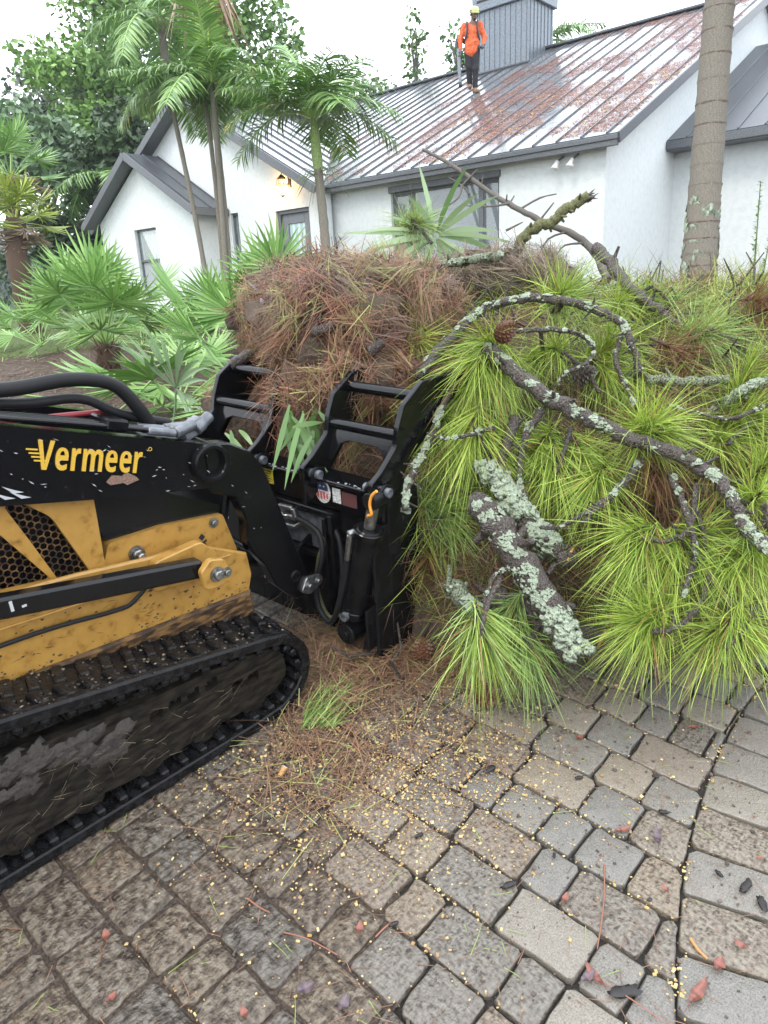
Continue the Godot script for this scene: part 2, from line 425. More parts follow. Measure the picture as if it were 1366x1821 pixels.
	mat("bark_lichen", lin(0.24, 0.26, 0.21), 0.8, {"tex": ntex("barkl_t", 0.03, 4, [[0.0, Color(0.22, 0.18, 0.16)], [0.42, Color(0.38, 0.34, 0.3)], [0.5, Color(0.85, 0.9, 0.8)], [1.0, Color(1, 1, 0.96)]], 1024), "norm": gn, "ns": 1.0, "scale": 3.5})
	mat("lichen", lin(0.43, 0.50, 0.37), 0.9, {"tex": grain, "norm": nnorm("lichen_n", 0.09, 4, 12.0), "scale": 5.0})
	mat("moss_bark", lin(0.17, 0.175, 0.11), 0.85, {"tex": ntex("moss_t", 0.03, 4, [[0.0, Color(0.4, 0.35, 0.3)], [0.5, Color(0.85, 0.85, 0.7)], [1.0, Color(1, 1, 0.9)]]), "norm": gn, "ns": 1.2, "scale": 4.0})
	mat("cut_wood", lin(0.52, 0.28, 0.1), 0.7, {"tex": grain, "scale": 10.0})
	mat("needle_red", lin(0.26, 0.11, 0.07), 0.5)
	mat("dead_wood", lin(0.13, 0.115, 0.1), 0.75, {"tex": grain, "norm": gn, "scale": 4.0})
	mat("cone", lin(0.17, 0.075, 0.04), 0.5, {"tex": blot, "scale": 10.0})
	mat("cone_grey", lin(0.2, 0.175, 0.15), 0.7, {"tex": blot, "scale": 10.0})
	mat("palm_trunk", lin(0.25, 0.235, 0.21), 0.85, {"tex": ntex("ptrunk_t", 0.02, 5, [[0.0, Color(0.45, 0.42, 0.38)], [0.5, Color(0.8, 0.78, 0.74)], [1.0, Color(1, 1, 1)]], 1024), "norm": gn, "ns": 0.8, "scale": Vector3(2.0, 5.0, 2.0)})
	mat("palm_trunk_brown", lin(0.15, 0.11, 0.085), 0.85, {"tex": blot, "norm": gn, "scale": 3.0})
	mat("crownshaft", lin(0.2, 0.29, 0.07), 0.45, {"tex": blot, "scale": 4.0})
	mat("fibre", lin(0.09, 0.055, 0.035), 0.95, {"tex": grain, "norm": gn, "ns": 1.5, "scale": Vector3(4, 1.5, 4)})
	mat("mound", lin(0.10, 0.072, 0.05), 0.95, {"tex": grain, "norm": nnorm("mound_n", 0.03, 5, 10.0), "scale": 1.5})
	mat("chip", Color.WHITE, 0.7, {"vc": true})
	mat("dead_leaf", lin(0.24, 0.085, 0.06), 0.4, {"tex": blot, "scale": 9.0, "two": true})
	mat("dead_leaf_purple", lin(0.13, 0.09, 0.105), 0.35, {"tex": blot, "scale": 9.0, "two": true})
	mat("bark_flake", lin(0.028, 0.024, 0.024), 0.6, {"tex": grain, "norm": gn, "scale": 8.0})
	# person
	mat("shirt", lin(0.82, 0.15, 0.045), 0.8, {"tex": blot, "scale": 3.0})
	mat("trousers", lin(0.022, 0.022, 0.028), 0.9, {"tex": blot, "scale": 4.0})
	mat("skin", lin(0.14, 0.075, 0.05), 0.55)
	mat("glove", lin(0.12, 0.125, 0.13), 0.8)
	mat("boot", lin(0.23, 0.13, 0.07), 0.75)
	mat("helmet", lin(0.4, 0.45, 0.16), 0.35, {"coat": 0.5})
	mat("strap", lin(0.03, 0.035, 0.045), 0.7)
	mat("blower_grey", lin(0.16, 0.18, 0.2), 0.5)

# ---------------------------------------------------------------- ground
func sheet(called: String, fn: Callable, xs: Array, zs: Array, m: Material, parent: Node = self) -> MeshInstance3D:
	var b := MB.new()
	var g := func(x: float, z: float) -> Vector3: return Vector3(x, fn.call(x, z), z)
	var nn := func(x: float, z: float) -> Vector3:
		var e := 0.02
		return Vector3(fn.call(x - e, z) - fn.call(x + e, z), 2 * e, fn.call(x, z - e) - fn.call(x, z + e)).normalized()
	for i in xs.size() - 1:
		for j in zs.size() - 1:
			var x0: float = xs[i]; var x1: float = xs[i + 1]; var z0: float = zs[j]; var z1: float = zs[j + 1]
			b.quadn(g.call(x0, z0), g.call(x1, z0), g.call(x1, z1), g.call(x0, z1), nn.call(x0, z0), nn.call(x1, z0), nn.call(x1, z1), nn.call(x0, z1))
	return put(called, b.mesh(), m, parent)

func steps(a: float, b: float, k: int) -> Array:
	var o := []
	for i in k + 1: o.push_back(lerpf(a, b, float(i) / k))
	return o

func bump(x: float, z: float) -> float:
	return 0.05 * nz.get_noise_2d(x * 0.5, z * 0.5) + 0.02 * nz.get_noise_2d(x * 2.0, z * 2.0)

func build_ground() -> void:
	var soil := func(x: float, z: float) -> float: return gy(z) - 0.07 + (bump(x, z) if z < -6.5 else 0.0)
	struct_(sheet("ground", soil, steps(-90, -14, 8) + steps(-13, 13, 40) + steps(14, 90, 8), steps(-160, -40, 8) + steps(-38, -20, 10) + steps(-19, -6, 40) + steps(-5.5, 8, 12), M.soil))
	var turf := func(x: float, z: float) -> float: return gy(z) - 0.03 + bump(x, z) - 0.09 * clampf(1.0 - (-z - 10.6) / 1.2, 0.0, 1.0)
	struct_(sheet("lawn", turf, steps(-60, -3, 60), steps(-60, -20, 12) + steps(-19, -10.6, 24), M.lawn_soil))
	# mulch of needles and leaves in the planting bed
	var mu := MB.new()
	for i in 6500:
		var z := -rnd.randf_range(5.2, 11.6); var x := rnd.randf_range(-7.5, 0.5)
		if nz.get_noise_2d(x * 1.1, z * 1.1 + 5.0) < -0.25: continue
		var t := rnd.randf()
		mu.col = Color(0.08, 0.045, 0.03).lerp(Color(0.30, 0.19, 0.12), t)
		if t > 0.88: mu.col = Color(0.12, 0.2, 0.05)
		var a := rnd.randf() * TAU
		var d := Vector3(cos(a), rnd.randf_range(0.0, 0.35), sin(a)).normalized()
		mu.blade(Vector3(x, gy(z) - 0.06 + bump(x, z), z), d, rnd.randf_range(0.06, 0.24), d.cross(Vector3.UP).normalized() * rnd.randf_range(0.003, 0.012), Vector3(0, -0.02, 0), 2, 1)
	stuff(put("bed_mulch", mu.mesh(), M.needle_dead), "brown needle and leaf mulch covering the planting bed", "mulch")
	# grass blades near the edge of the lawn
	var b := MB.new()
	for i in 9000:
		var z := -rnd.randf_range(10.2, 30.0)
		var x := rnd.randf_range(-22, -3.2)
		if nz.get_noise_2d(x * 0.6 + 40.0, z * 0.6) < -0.12: continue
		var t := rnd.randf()
		b.col = Color(0.10 + 0.12 * t, 0.2 + 0.14 * t, 0.03 + 0.02 * t)
		var s := rnd.randf_range(0.05, 0.11) * (1.0 + (-z - 10.0) * 0.02)
		b.blade(Vector3(x, gy(z) - 0.04 + bump(x, z), z), (Vector3.UP + rv(0.5)).normalized(), s, Vector3(rnd.randf_range(-1, 1), 0, rnd.randf_range(-1, 1)).normalized() * 0.012, Vector3(0, -0.02, 0) + rv(0.03), 2)
	stuff(put("lawn_grass", b.mesh(), M.grass), "short wet green grass of the lawn left of the house", "grass")

# ---------------------------------------------------------------- house (own axes: x along the front to the right, y up from the eave, z out of the front)
func wall_panel(b: MB, outline: Array, holes: Array, z0: float, z1: float) -> void:
	# outline: gable or rectangle whose top edges are straight; cut into strips at the holes' sides
	var xs := []
	for p in outline: xs.push_back(p.x)
	for h in holes: xs.push_back(h.position.x); xs.push_back(h.end.x)
	xs.sort()
	for i in xs.size() - 1:
		if xs[i + 1] - xs[i] < 1e-4: continue
		var strip := PackedVector2Array([Vector2(xs[i], -90), Vector2(xs[i + 1], -90), Vector2(xs[i + 1], 90), Vector2(xs[i], 90)])
		for q in Geometry2D.intersect_polygons(PackedVector2Array(outline), strip):
			var cuts := [q]
			for h in holes:
				if h.position.x < xs[i + 1] - 1e-4 and h.end.x > xs[i] + 1e-4:
					var hole := PackedVector2Array([Vector2(xs[i] - 1, h.position.y), Vector2(xs[i + 1] + 1, h.position.y), Vector2(xs[i + 1] + 1, h.end.y), Vector2(xs[i] - 1, h.end.y)])
					var nxt := []
					for cc in cuts: nxt += Geometry2D.clip_polygons(cc, hole)
					cuts = nxt
			for cc in cuts: b.plate(Array(cc), z0, z1, 0.0)

func roof_sheet(b: MB, p00: Vector3, p10: Vector3, p11: Vector3, p01: Vector3, th: float) -> void:
	var n := (p10 - p00).cross(p01 - p00).normalized()
	if n.y < 0: n = -n
	var d := -n * th
	b.quad(p00, p10, p11, p01, n); b.quad(p00 + d, p10 + d, p11 + d, p01 + d, -n)
	for e in [[p00, p10], [p10, p11], [p11, p01], [p01, p00]]:
		var o: Vector3 = (e[1] - e[0]).cross(n)
		var mid: Vector3 = (p00 + p10 + p11 + p01) / 4.0
		if o.dot(e[0] - mid) < 0: o = -o
		b.quad(e[0], e[1], e[1] + d, e[0] + d, o)

func window_unit(root: Node3D, x0: float, x1: float, y0: float, y1: float, z: float, kind: String) -> void:
	var w := Node3D.new(); w.name = numbered("window", root); root.add_child(w, true)
	var b := MB.new()
	var f := 0.045
	var fr := func(ax: float, bx: float, ay: float, by: float, zz: float, d: float) -> void: b.box(Vector3((ax + bx) / 2, (ay + by) / 2, zz), Vector3(bx - ax, by - ay, d), 0.006)
	fr.call(x0, x0 + f, y0, y1, z, 0.07); fr.call(x1 - f, x1, y0, y1, z, 0.07)
	fr.call(x0 + f, x1 - f, y0, y0 + f, z, 0.07); fr.call(x0 + f, x1 - f, y1 - f, y1, z, 0.07)
	if kind == "sash":
		var ym := y0 + (y1 - y0) * 0.5
		fr.call(x0 + f, x1 - f, ym - 0.03, ym + 0.03, z + 0.012, 0.06)
		put("frame", b.mesh(), M.trim_grey, w)
		b = MB.new(); fr.call(x0 + f, x1 - f, ym + 0.3, ym + 0.325, z - 0.012, 0.02); put("glazing_bar", b.mesh(), M.white_plastic, w)
		b = MB.new(); b.box(Vector3((x0 + x1) / 2, (y1 + ym) / 2, z - 0.03), Vector3(x1 - x0 - f * 2, y1 - ym - 0.06, 0.01), 0.001); put("blind", b.mesh(), M.blind, w)
		b = MB.new(); b.box(Vector3((x0 + x1) / 2, (y0 + ym) / 2, z - 0.01), Vector3(x1 - x0 - f * 2, ym - y0 - 0.06, 0.004), 0.0005); put("insect_screen", b.mesh(), M.screen_mesh, w)
		b = MB.new(); b.box(Vector3((x0 + x1) / 2, (y1 + ym) / 2, z + 0.006), Vector3(x1 - x0 - f * 2, y1 - ym - 0.06, 0.005), 0.0005); put("pane", b.mesh(), M.pane, w)
		b = MB.new(); b.box(Vector3((x0 + x1) / 2, y0 - 0.03, z + 0.09), Vector3(x1 - x0 + 0.1, 0.06, 0.14), 0.01); put("sill", b.mesh(), M.stucco, w)
	elif kind == "triple":
		var m1 := x0 + (x1 - x0) * 0.19
		var m2 := x1 - (x1 - x0) * 0.17
		fr.call(m1 - 0.05, m1 + 0.05, y0 + f, y1 - f, z + 0.003, 0.075); fr.call(m2 - 0.05, m2 + 0.05, y0 + f, y1 - f, z + 0.003, 0.075)
		for s in [[x0 + f, m1 - 0.05], [m2 + 0.05, x1 - f]]:
			fr.call(s[0], s[0] + 0.03, y0 + f, y1 - f, z - 0.004, 0.05); fr.call(s[1] - 0.03, s[1], y0 + f, y1 - f, z - 0.004, 0.05)
			fr.call(s[0] + 0.03, s[1] - 0.03, y1 - f - 0.03, y1 - f, z - 0.004, 0.05); fr.call(s[0] + 0.03, s[1] - 0.03, y0 + f, y0 + f + 0.03, z - 0.004, 0.05)
		put("frame", b.mesh(), M.trim_grey, w)
		for s in [[x0 + f, m1 - 0.05], [m1 + 0.05, m2 - 0.05], [m2 + 0.05, x1 - f]]:
			b = MB.new(); b.box(Vector3((s[0] + s[1]) / 2, (y0 + y1) / 2, z), Vector3(s[1] - s[0], y1 - y0 - 2 * f, 0.006), 0.0005); put("pane", b.mesh(), M.pane, w)
		b = MB.new(); b.box(Vector3((x0 + x1) / 2, y1 + 0.055, z + 0.1), Vector3(x1 - x0 + 0.06, 0.115, 0.1), 0.008); put("head_trim", b.mesh(), M.trim_grey, w)
	else:
		put("frame", b.mesh(), M.trim_grey, w)
		b = MB.new(); b.box(Vector3((x0 + x1) / 2, (y0 + y1) / 2, z), Vector3(x1 - x0 - f * 2, y1 - y0 - 2 * f, 0.006), 0.0005); put("pane", b.mesh(), M.pane, w)

func seams(parent: Node3D, eave: Vector3, ridge: Vector3, dir: Vector3, k0: int, k1: int, pitch: float, up: Vector3, lo: Callable) -> void:
	var len_ := (ridge - eave).length()
	var b := MB.new()
	b.box(Vector3(0, 0.01, len_ / 2), Vector3(0.022, 0.03, len_), 0.004)
	var ms := b.mesh()
	var zd := (ridge - eave).normalized()
	var bs := Basis(up.cross(zd), up, zd)
	for k in range(k0, k1):
		var q: Vector2 = lo.call(k * pitch)      # visible share of the seam, 0 at the eave
		if q.y - q.x < 0.03: continue
		var t := Transform3D(Basis(bs.x, bs.y, bs.z * (q.y - q.x)), eave + dir * (k * pitch) + zd * (q.x * len_))
		put("roof_seam", ms, M.roof_seam, parent, t)

var house_at := Transform3D()

func build_house() -> void:
	house_at = Transform3D(Basis(Vector3(0.7513, 0, 0.66), Vector3.UP, Vector3(-0.66, 0, 0.7513)), Vector3(3.745, 3.706, -12.2))
	var h := thing("white_house", "white stucco house with grey standing seam metal roofs and square metal chimney", "house", house_at)
	var G := -2.75
	var b := MB.new()
	# main front with the wide window
	wall_panel(b, [Vector2(-6.1, G), Vector2(0, G), Vector2(0, 0.06), Vector2(-6.1, 0.06)], [Rect2(-4.4, -1.75, 2.46, 1.42)], -0.2, 0.0)
	put("front_wall", b.mesh(), M.stucco, h)
	# right end wall: a gable seen edge on, plate in the z-y plane
	b = MB.new()
	var side := Basis(Vector3(0, 0, -1), Vector3.UP, Vector3(1, 0, 0))
	b.plate([Vector2(0.2, G), Vector2(15.0, G), Vector2(15.0, 0.06), Vector2(7.55, 3.52), Vector2(0.2, 0.1)], -0.2, 0.0, 0.0, side)
	b.plate([Vector2(0.2, G), Vector2(15.0, G), Vector2(15.0, 0.06), Vector2(7.55, 3.52), Vector2(0.2, 0.1)], -17.0, -16.8, 0.0, side)
	b.box(Vector3(-8.4, -1.35, -15.1), Vector3(16.8, 2.8, 0.2), 0.0)
	put("end_wall", b.mesh(), M.stucco, h)
	# room behind the wide window
	b = MB.new()
	b.box(Vector3(-4, -1.2, -4.6), Vector3(7, 3, 0.1), 0.0); b.box(Vector3(-4, -2.6, -2.4), Vector3(7, 0.1, 4.3), 0.0); b.box(Vector3(-4, 0.0, -2.5), Vector3(7, 0.06, 4.0), 0.0)
	put("room", b.mesh(), M.dark_room, h)
	# front gable
	b = MB.new()
	wall_panel(b, [Vector2(-14.6, G), Vector2(-5.93, G), Vector2(-5.93, -0.03), Vector2(-10.25, 2.3), Vector2(-14.6, -0.03)], [Rect2(-7.45, -2.5, 1.05, 2.12), Rect2(-9.03, -1.31, 0.28, 1.03)], 0.1, 0.3)
	put("gable_wall", b.mesh(), M.stucco, h)
	# small wing with its own gable
	b = MB.new()
	wall_panel(b, [Vector2(-13.75, G), Vector2(-9.5, G), Vector2(-9.5, -0.12), Vector2(-11.58, 1.1), Vector2(-13.75, -0.14)], [Rect2(-12.14, -1.91, 0.98, 1.5)], 0.75, 0.95)
	b.box(Vector3(-9.6, (G - 0.1) / 2, 0.525), Vector3(0.2, -G - 0.1, 0.449), 0.0)
	b.box(Vector3(-13.65, (G - 0.1) / 2, -2.0), Vector3(0.2, -G - 0.1, 5.5), 0.0)
	put("wing_wall", b.mesh(), M.stucco, h)
	# wing at the right, set back
	b = MB.new()
	b.box(Vector3(4.5, (G + 0.05) / 2, -3.05), Vector3(9.0, -G + 0.05, 0.2), 0.0)
	b.plate([Vector2(3.15, G), Vector2(13.0, G), Vector2(13.0, 0.1), Vector2(8.0, 2.4), Vector2(3.15, 0.1)], 8.8, 9.0, 0.0, side)
	put("rear_wing_wall", b.mesh(), M.stucco, h)
	# roofs
	var s := 0.465
	var r := Node3D.new(); r.name = "main_roof"; h.add_child(r)
	b = MB.new()
	var ry := 7.75 * s
	roof_sheet(b, Vector3(-17.3, 0, 0.25), Vector3(0.29, 0, 0.25), Vector3(0.29, ry, -7.5), Vector3(-17.3, ry, -7.5), 0.04)
	roof_sheet(b, Vector3(-17.3, ry, -7.5), Vector3(0.29, ry, -7.5), Vector3(0.29, 0, -15.25), Vector3(-17.3, 0, -15.25), 0.04)
	put("roof_sheet", b.mesh(), M.roof_metal, r)
	var up := Vector3(0, 1, s).normalized()
	var lo_main := func(x: float) -> Vector2:
		var u := 0.1 - x
		if u > -5.9: return Vector2(0, 1)
		if u < -14.6: return Vector2(0, 1)
		var vg := 2.36 - absf(u + 10.25) * 0.55                 # height of the gable roof there
		return Vector2(clampf(vg / ry, 0.0, 1.0), 1)
	seams(r, Vector3(0.1, 0, 0.25), Vector3(0.1, ry, -7.5), Vector3.LEFT, 0, 36, 0.42, up, lo_main)
	b = MB.new()
	b.box(Vector3(-8.5, ry + 0.03, -7.5), Vector3(17.6, 0.06, 0.22), 0.015); put("ridge_cap", b.mesh(), M.roof_seam, r)
	b = MB.new()
	b.box(Vector3(-2.82, -0.06, 0.262), Vector3(6.22, 0.07, 0.05), 0.006); b.box(Vector3(-2.82, -0.135, 0.235), Vector3(6.2, 0.085, 0.06), 0.006)
	put("fascia", b.mesh(), M.trim_grey, r)
	b = MB.new(); b.bar(Vector3(0.297, -0.075, 0.25), Vector3(0.297, ry - 0.075, -7.5), 0.035, 0.16, 0.006); put("rake_trim", b.mesh(), M.trim_grey, r)
	b = MB.new(); b.box(Vector3(-2.85, -0.11, 0.1), Vector3(6.1, 0.03, 0.2), 0.0); put("soffit", b.mesh(), M.soffit, r)
	# gable roof over the door
	var gr := Node3D.new(); gr.name = "gable_roof"; h.add_child(gr)
	var sg := 0.55
	var gx := -10.25
	var gv := 2.36
	b = MB.new()
	var wR := 4.4
	roof_sheet(b, Vector3(gx + wR, gv - wR * sg, 0.65), Vector3(gx, gv, 0.65), Vector3(gx, gv, -6.0), Vector3(gx + wR, gv - wR * sg, -0.3), 0.04)
	roof_sheet(b, Vector3(gx - 4.6, gv - 4.6 * sg, 0.65), Vector3(gx, gv, 0.65), Vector3(gx, gv, -6.0), Vector3(gx - 4.6, gv - 4.6 * sg, -1.0), 0.04)
	put("roof_sheet", b.mesh(), M.roof_metal, gr)
	var gup := Vector3(sg, 1, 0).normalized()
	var lo_g := func(z: float) -> Vector2:
		var zz := 0.55 - z                                   # z of this seam; valley where gable meets main roof
		var vm := (0.25 - zz) * s
		if vm < gv - wR * sg: return Vector2(0, 1)
		return Vector2(clampf((vm - (gv - wR * sg)) / (wR * sg), 0, 1), 1)
	seams(gr, Vector3(gx + wR, gv - wR * sg, 0.55), Vector3(gx, gv, 0.55), Vector3(0, 0, -1), 0, 13, 0.42, gup, lo_g)
	b = MB.new()
	b.bar(Vector3(gx + wR + 0.03, gv - wR * sg - 0.08, 0.655), Vector3(gx, gv - 0.065, 0.655), 0.04, 0.17, 0.006)
	b.bar(Vector3(gx - 4.6, gv - 4.6 * sg - 0.08, 0.655), Vector3(gx - 0.01, gv - 0.065, 0.655), 0.04, 0.17, 0.006)
	put("rake_trim", b.mesh(), M.trim_grey, gr)
	b = MB.new()
	roof_sheet(b, Vector3(gx - 4.6, gv - 4.6 * sg - 0.1, 0.64), Vector3(gx, gv - 0.1, 0.64), Vector3(gx, gv - 0.1, 0.302), Vector3(gx - 4.6, gv - 4.6 * sg - 0.1, 0.302), 0.02)
	roof_sheet(b, Vector3(gx + wR, gv - wR * sg - 0.1, 0.64), Vector3(gx, gv - 0.1, 0.64), Vector3(gx, gv - 0.1, 0.302), Vector3(gx + wR, gv - wR * sg - 0.1, 0.302), 0.02)
	put("soffit", b.mesh(), M.trim_grey, gr)
	b = MB.new(); b.box(Vector3(gx, gv + 0.02, -2.0), Vector3(0.24, 0.05, 5.3), 0.01); put("ridge_cap", b.mesh(), M.roof_seam, gr)
	# wing roof
	var wr := Node3D.new(); wr.name = "wing_roof"; h.add_child(wr)
	var wx := -11.58
	var wv := 1.27
	var sw := 0.575
	b = MB.new()
	roof_sheet(b, Vector3(wx + 2.5, wv - 2.5 * sw, 1.3), Vector3(wx, wv, 1.3), Vector3(wx, wv, 0.302), Vector3(wx + 2.5, wv - 2.5 * sw, 0.302), 0.04)
	roof_sheet(b, Vector3(wx - 2.45, wv - 2.45 * sw, 1.3), Vector3(wx, wv, 1.3), Vector3(wx, wv, -4.5), Vector3(wx - 2.45, wv - 2.45 * sw, -4.5), 0.04)
	put("roof_sheet", b.mesh(), M.roof_seam, wr)
	var wup := Vector3(sw, 1, 0).normalized()
	var all := func(_z: float) -> Vector2: return Vector2(0, 1)
	seams(wr, Vector3(wx + 2.5, wv - 2.5 * sw, 1.2), Vector3(wx, wv, 1.2), Vector3(0, 0, -1), 0, 3, 0.42, wup, all)
	b = MB.new()
	b.bar(Vector3(wx + 2.5, wv - 2.5 * sw - 0.08, 1.305), Vector3(wx, wv - 0.065, 1.305), 0.04, 0.17, 0.006)
	b.bar(Vector3(wx - 2.45, wv - 2.45 * sw - 0.08, 1.305), Vector3(wx - 0.01, wv - 0.065, 1.305), 0.04, 0.17, 0.006)
	b.box(Vector3(wx + 2.51, wv - 2.5 * sw - 0.09, 0.8), Vector3(0.05, 0.15, 0.98), 0.006)
	put("rake_trim", b.mesh(), M.trim_grey, wr)
	b = MB.new()
	roof_sheet(b, Vector3(wx - 2.45, wv - 2.45 * sw - 0.1, 1.29), Vector3(wx, wv - 0.1, 1.29), Vector3(wx, wv - 0.1, 0.952), Vector3(wx - 2.45, wv - 2.45 * sw - 0.1, 0.952), 0.02)
	roof_sheet(b, Vector3(wx + 2.45, wv - 2.45 * sw - 0.1, 1.29), Vector3(wx, wv - 0.1, 1.29), Vector3(wx, wv - 0.1, 0.952), Vector3(wx + 2.45, wv - 2.45 * sw - 0.1, 0.952), 0.02)
	put("soffit", b.mesh(), M.trim_grey, wr)
	# lower roof at the right
	var rr := Node3D.new(); rr.name = "rear_wing_roof"; h.add_child(rr)
	b = MB.new()
	roof_sheet(b, Vector3(0.005, 0.2, -2.5), Vector3(9.3, 0.2, -2.5), Vector3(9.3, 2.55, -7.4), Vector3(0.005, 2.55, -7.4), 0.04)
	roof_sheet(b, Vector3(0.005, 2.55, -7.4), Vector3(9.3, 2.55, -7.4), Vector3(9.3, 0.2, -12.3), Vector3(0.005, 0.2, -12.3), 0.04)
	put("roof_sheet", b.mesh(), M.roof_seam, rr)
	var rup := Vector3(0, 2.55 - 0.2, 0).normalized() * 4.9 + Vector3(0, 0, 2.35)
	seams(rr, Vector3(0.35, 0.2, -2.5), Vector3(0.35, 2.55, -7.4), Vector3.RIGHT, 0, 21, 0.42, rup.normalized(), all)
	b = MB.new()
	b.box(Vector3(4.65, 0.11, -2.49), Vector3(9.29, 0.14, 0.05), 0.006); b.box(Vector3(4.65, 0.04, -2.72), Vector3(9.28, 0.03, 0.44), 0.0)
	put("fascia", b.mesh(), M.trim_grey, rr)
	# chimney clad in standing seam metal
	var ch := Node3D.new(); ch.name = "chimney"; h.add_child(ch)
	b = MB.new(); b.box(Vector3(-5.9, 3.8, -7.17), Vector3(1.55, 1.7, 1.26), 0.008); put("chimney_shaft", b.mesh(), M.chimney_metal, ch)
	b = MB.new(); b.box(Vector3(0, 0, 0), Vector3(0.018, 1.42, 0.022), 0.003)
	var rib := b.mesh()
	for k in 10: put("chimney_seam", rib, M.chimney_metal, ch, Transform3D(Basis(), Vector3(-6.59 + k * 0.155, 3.85, -6.532)))
	for k in 7: put("chimney_seam", rib, M.chimney_metal, ch, Transform3D(Basis(Vector3.UP, PI / 2), Vector3(-5.118, 3.85, -6.62 - k * 0.18)))
	b = MB.new(); b.box(Vector3(-5.9, 4.78, -7.17), Vector3(1.72, 0.44, 1.43), 0.015); b.box(Vector3(-5.9, 5.06, -7.17), Vector3(1.5, 0.12, 1.2), 0.01); put("chimney_cap", b.mesh(), M.chimney_metal, ch)
	b = MB.new(); b.box(Vector3(-6.15, 4.78, -6.448), Vector3(0.9, 0.05, 0.02), 0.004); put("vent_slot", b.mesh(), M.lamp_black, ch)
	b = MB.new(); b.box(Vector3(-5.9, 3.16, -6.5), Vector3(1.62, 0.05, 0.1), 0.01, Basis(Vector3.RIGHT, 0.43)); put("flashing", b.mesh(), M.roof_seam, ch)
	# windows and door
	window_unit(h, -4.4, -1.94, -1.75, -0.33, -0.1, "triple")
	window_unit(h, -9.03, -8.75, -1.31, -0.28, 0.2, "slit")
	window_unit(h, -12.14, -11.16, -1.91, -0.41, 0.84, "sash")
	var d := Node3D.new(); d.name = "door"; h.add_child(d)
	b = MB.new()
	b.box(Vector3(-7.41, -1.44, 0.18), Vector3(0.08, 2.12, 0.14), 0.008); b.box(Vector3(-6.44, -1.44, 0.18), Vector3(0.08, 2.12, 0.14), 0.008); b.box(Vector3(-6.925, -0.42, 0.18), Vector3(0.89, 0.08, 0.14), 0.008)
	put("door_frame", b.mesh(), M.trim_grey, d)
	b = MB.new()
	b.box(Vector3(-7.275, -1.485, 0.17), Vector3(0.19, 2.05, 0.05), 0.005); b.box(Vector3(-6.575, -1.485, 0.17), Vector3(0.19, 2.05, 0.05), 0.005)
	b.box(Vector3(-6.925, -0.56, 0.17), Vector3(0.51, 0.2, 0.05), 0.005); b.box(Vector3(-6.925, -2.35, 0.17), Vector3(0.51, 0.32, 0.05), 0.005)
	put("door_leaf", b.mesh(), M.door_grey, d)
	for k in 6:
		b = MB.new(); b.box(Vector3(-7.138 + k * 0.085, -1.425, 0.165), Vector3(0.084, 1.53, 0.012), 0.003)
		put("glass_strip", b.mesh(), M.frosted if k % 2 == 0 else M.frosted_light, d)
	b = MB.new(); b.box(Vector3(-6.53, -1.32, 0.205), Vector3(0.06, 0.2, 0.02), 0.008); b.rod(Vector3(-6.53, -1.3, 0.2), Vector3(-6.53, -1.3, 0.26), 0.014); b.rod(Vector3(-6.53, -1.3, 0.255), Vector3(-6.62, -1.3, 0.255), 0.011)
	put("handle", b.mesh(), M.lamp_black, d)
	# step before the door
	b = MB.new(); b.box(Vector3(-6.9, -2.6, 0.75), Vector3(1.8, 0.16, 0.9), 0.015); put("door_step", b.mesh(), M.paver_0, h)
	# lantern by the door: a thing on the wall
	var L := thing("wall_lantern", "lit black lantern with clear panes on white wall above door", "lantern", house_at * Transform3D(Basis(), Vector3(-7.0, 0.02, 0.3)))
	b = MB.new(); b.box(Vector3(0.07, 0.16, 0.012), Vector3(0.09, 0.3, 0.024), 0.008); put("back_plate", b.mesh(), M.lamp_black, L)
	b = MB.new(); b.tube(smooth_path([Vector3(0.07, 0.18, 0.02), Vector3(0.05, 0.32, 0.06), Vector3(0.0, 0.36, 0.11), Vector3(-0.03, 0.28, 0.13)], 4), [0.009], 8); put("bracket", b.mesh(), M.lamp_black, L)
	b = MB.new()
	var lc := Vector3(-0.03, 0.0, 0.13)
	b.lathe(lc + Vector3(0, 0.2, 0), Vector3.UP, [Vector2(0.1, 0), Vector2(0.1, 0.012), Vector2(0.055, 0.05), Vector2(0.02, 0.08), Vector2(0.0, 0.09)], 6)
	b.lathe(lc + Vector3(0, -0.14, 0), Vector3.UP, [Vector2(0.0, -0.03), Vector2(0.02, -0.015), Vector2(0.055, 0.0), Vector2(0.055, 0.012)], 6)
	for k in 6:
		var a := TAU * k / 6
		var o := Vector3(cos(a), 0, sin(a))
		b.tube([lc + o * 0.055 + Vector3(0, -0.13, 0), lc + o * 0.12 + Vector3(0, 0.09, 0), lc + o * 0.085 + Vector3(0, 0.21, 0)], [0.006], 5)
		var o2 := Vector3(cos(a + TAU / 6), 0, sin(a + TAU / 6))
		b.tube([lc + o * 0.12 + Vector3(0, 0.09, 0), lc + o2 * 0.12 + Vector3(0, 0.09, 0)], [0.005], 5)
	put("cage", b.mesh(), M.lamp_black, L)
	for k in 6:
		var a := TAU * k / 6
		var o := Vector3(cos(a), 0, sin(a)); var o2 := Vector3(cos(a + TAU / 6), 0, sin(a + TAU / 6))
		b = MB.new()
		b.quad(lc + o * 0.054 + Vector3(0, -0.125, 0), lc + o2 * 0.054 + Vector3(0, -0.125, 0), lc + o2 * 0.118 + Vector3(0, 0.088, 0), lc + o * 0.118 + Vector3(0, 0.088, 0), o + o2)
		put("lantern_pane", b.mesh(), M.lantern_glass, L)
	b = MB.new(); b.blob(lc + Vector3(0, 0.02, 0), Vector3(0.028, 0.05, 0.028), 8, 0.0); put("bulb", b.mesh(), M.bulb_glow, L)
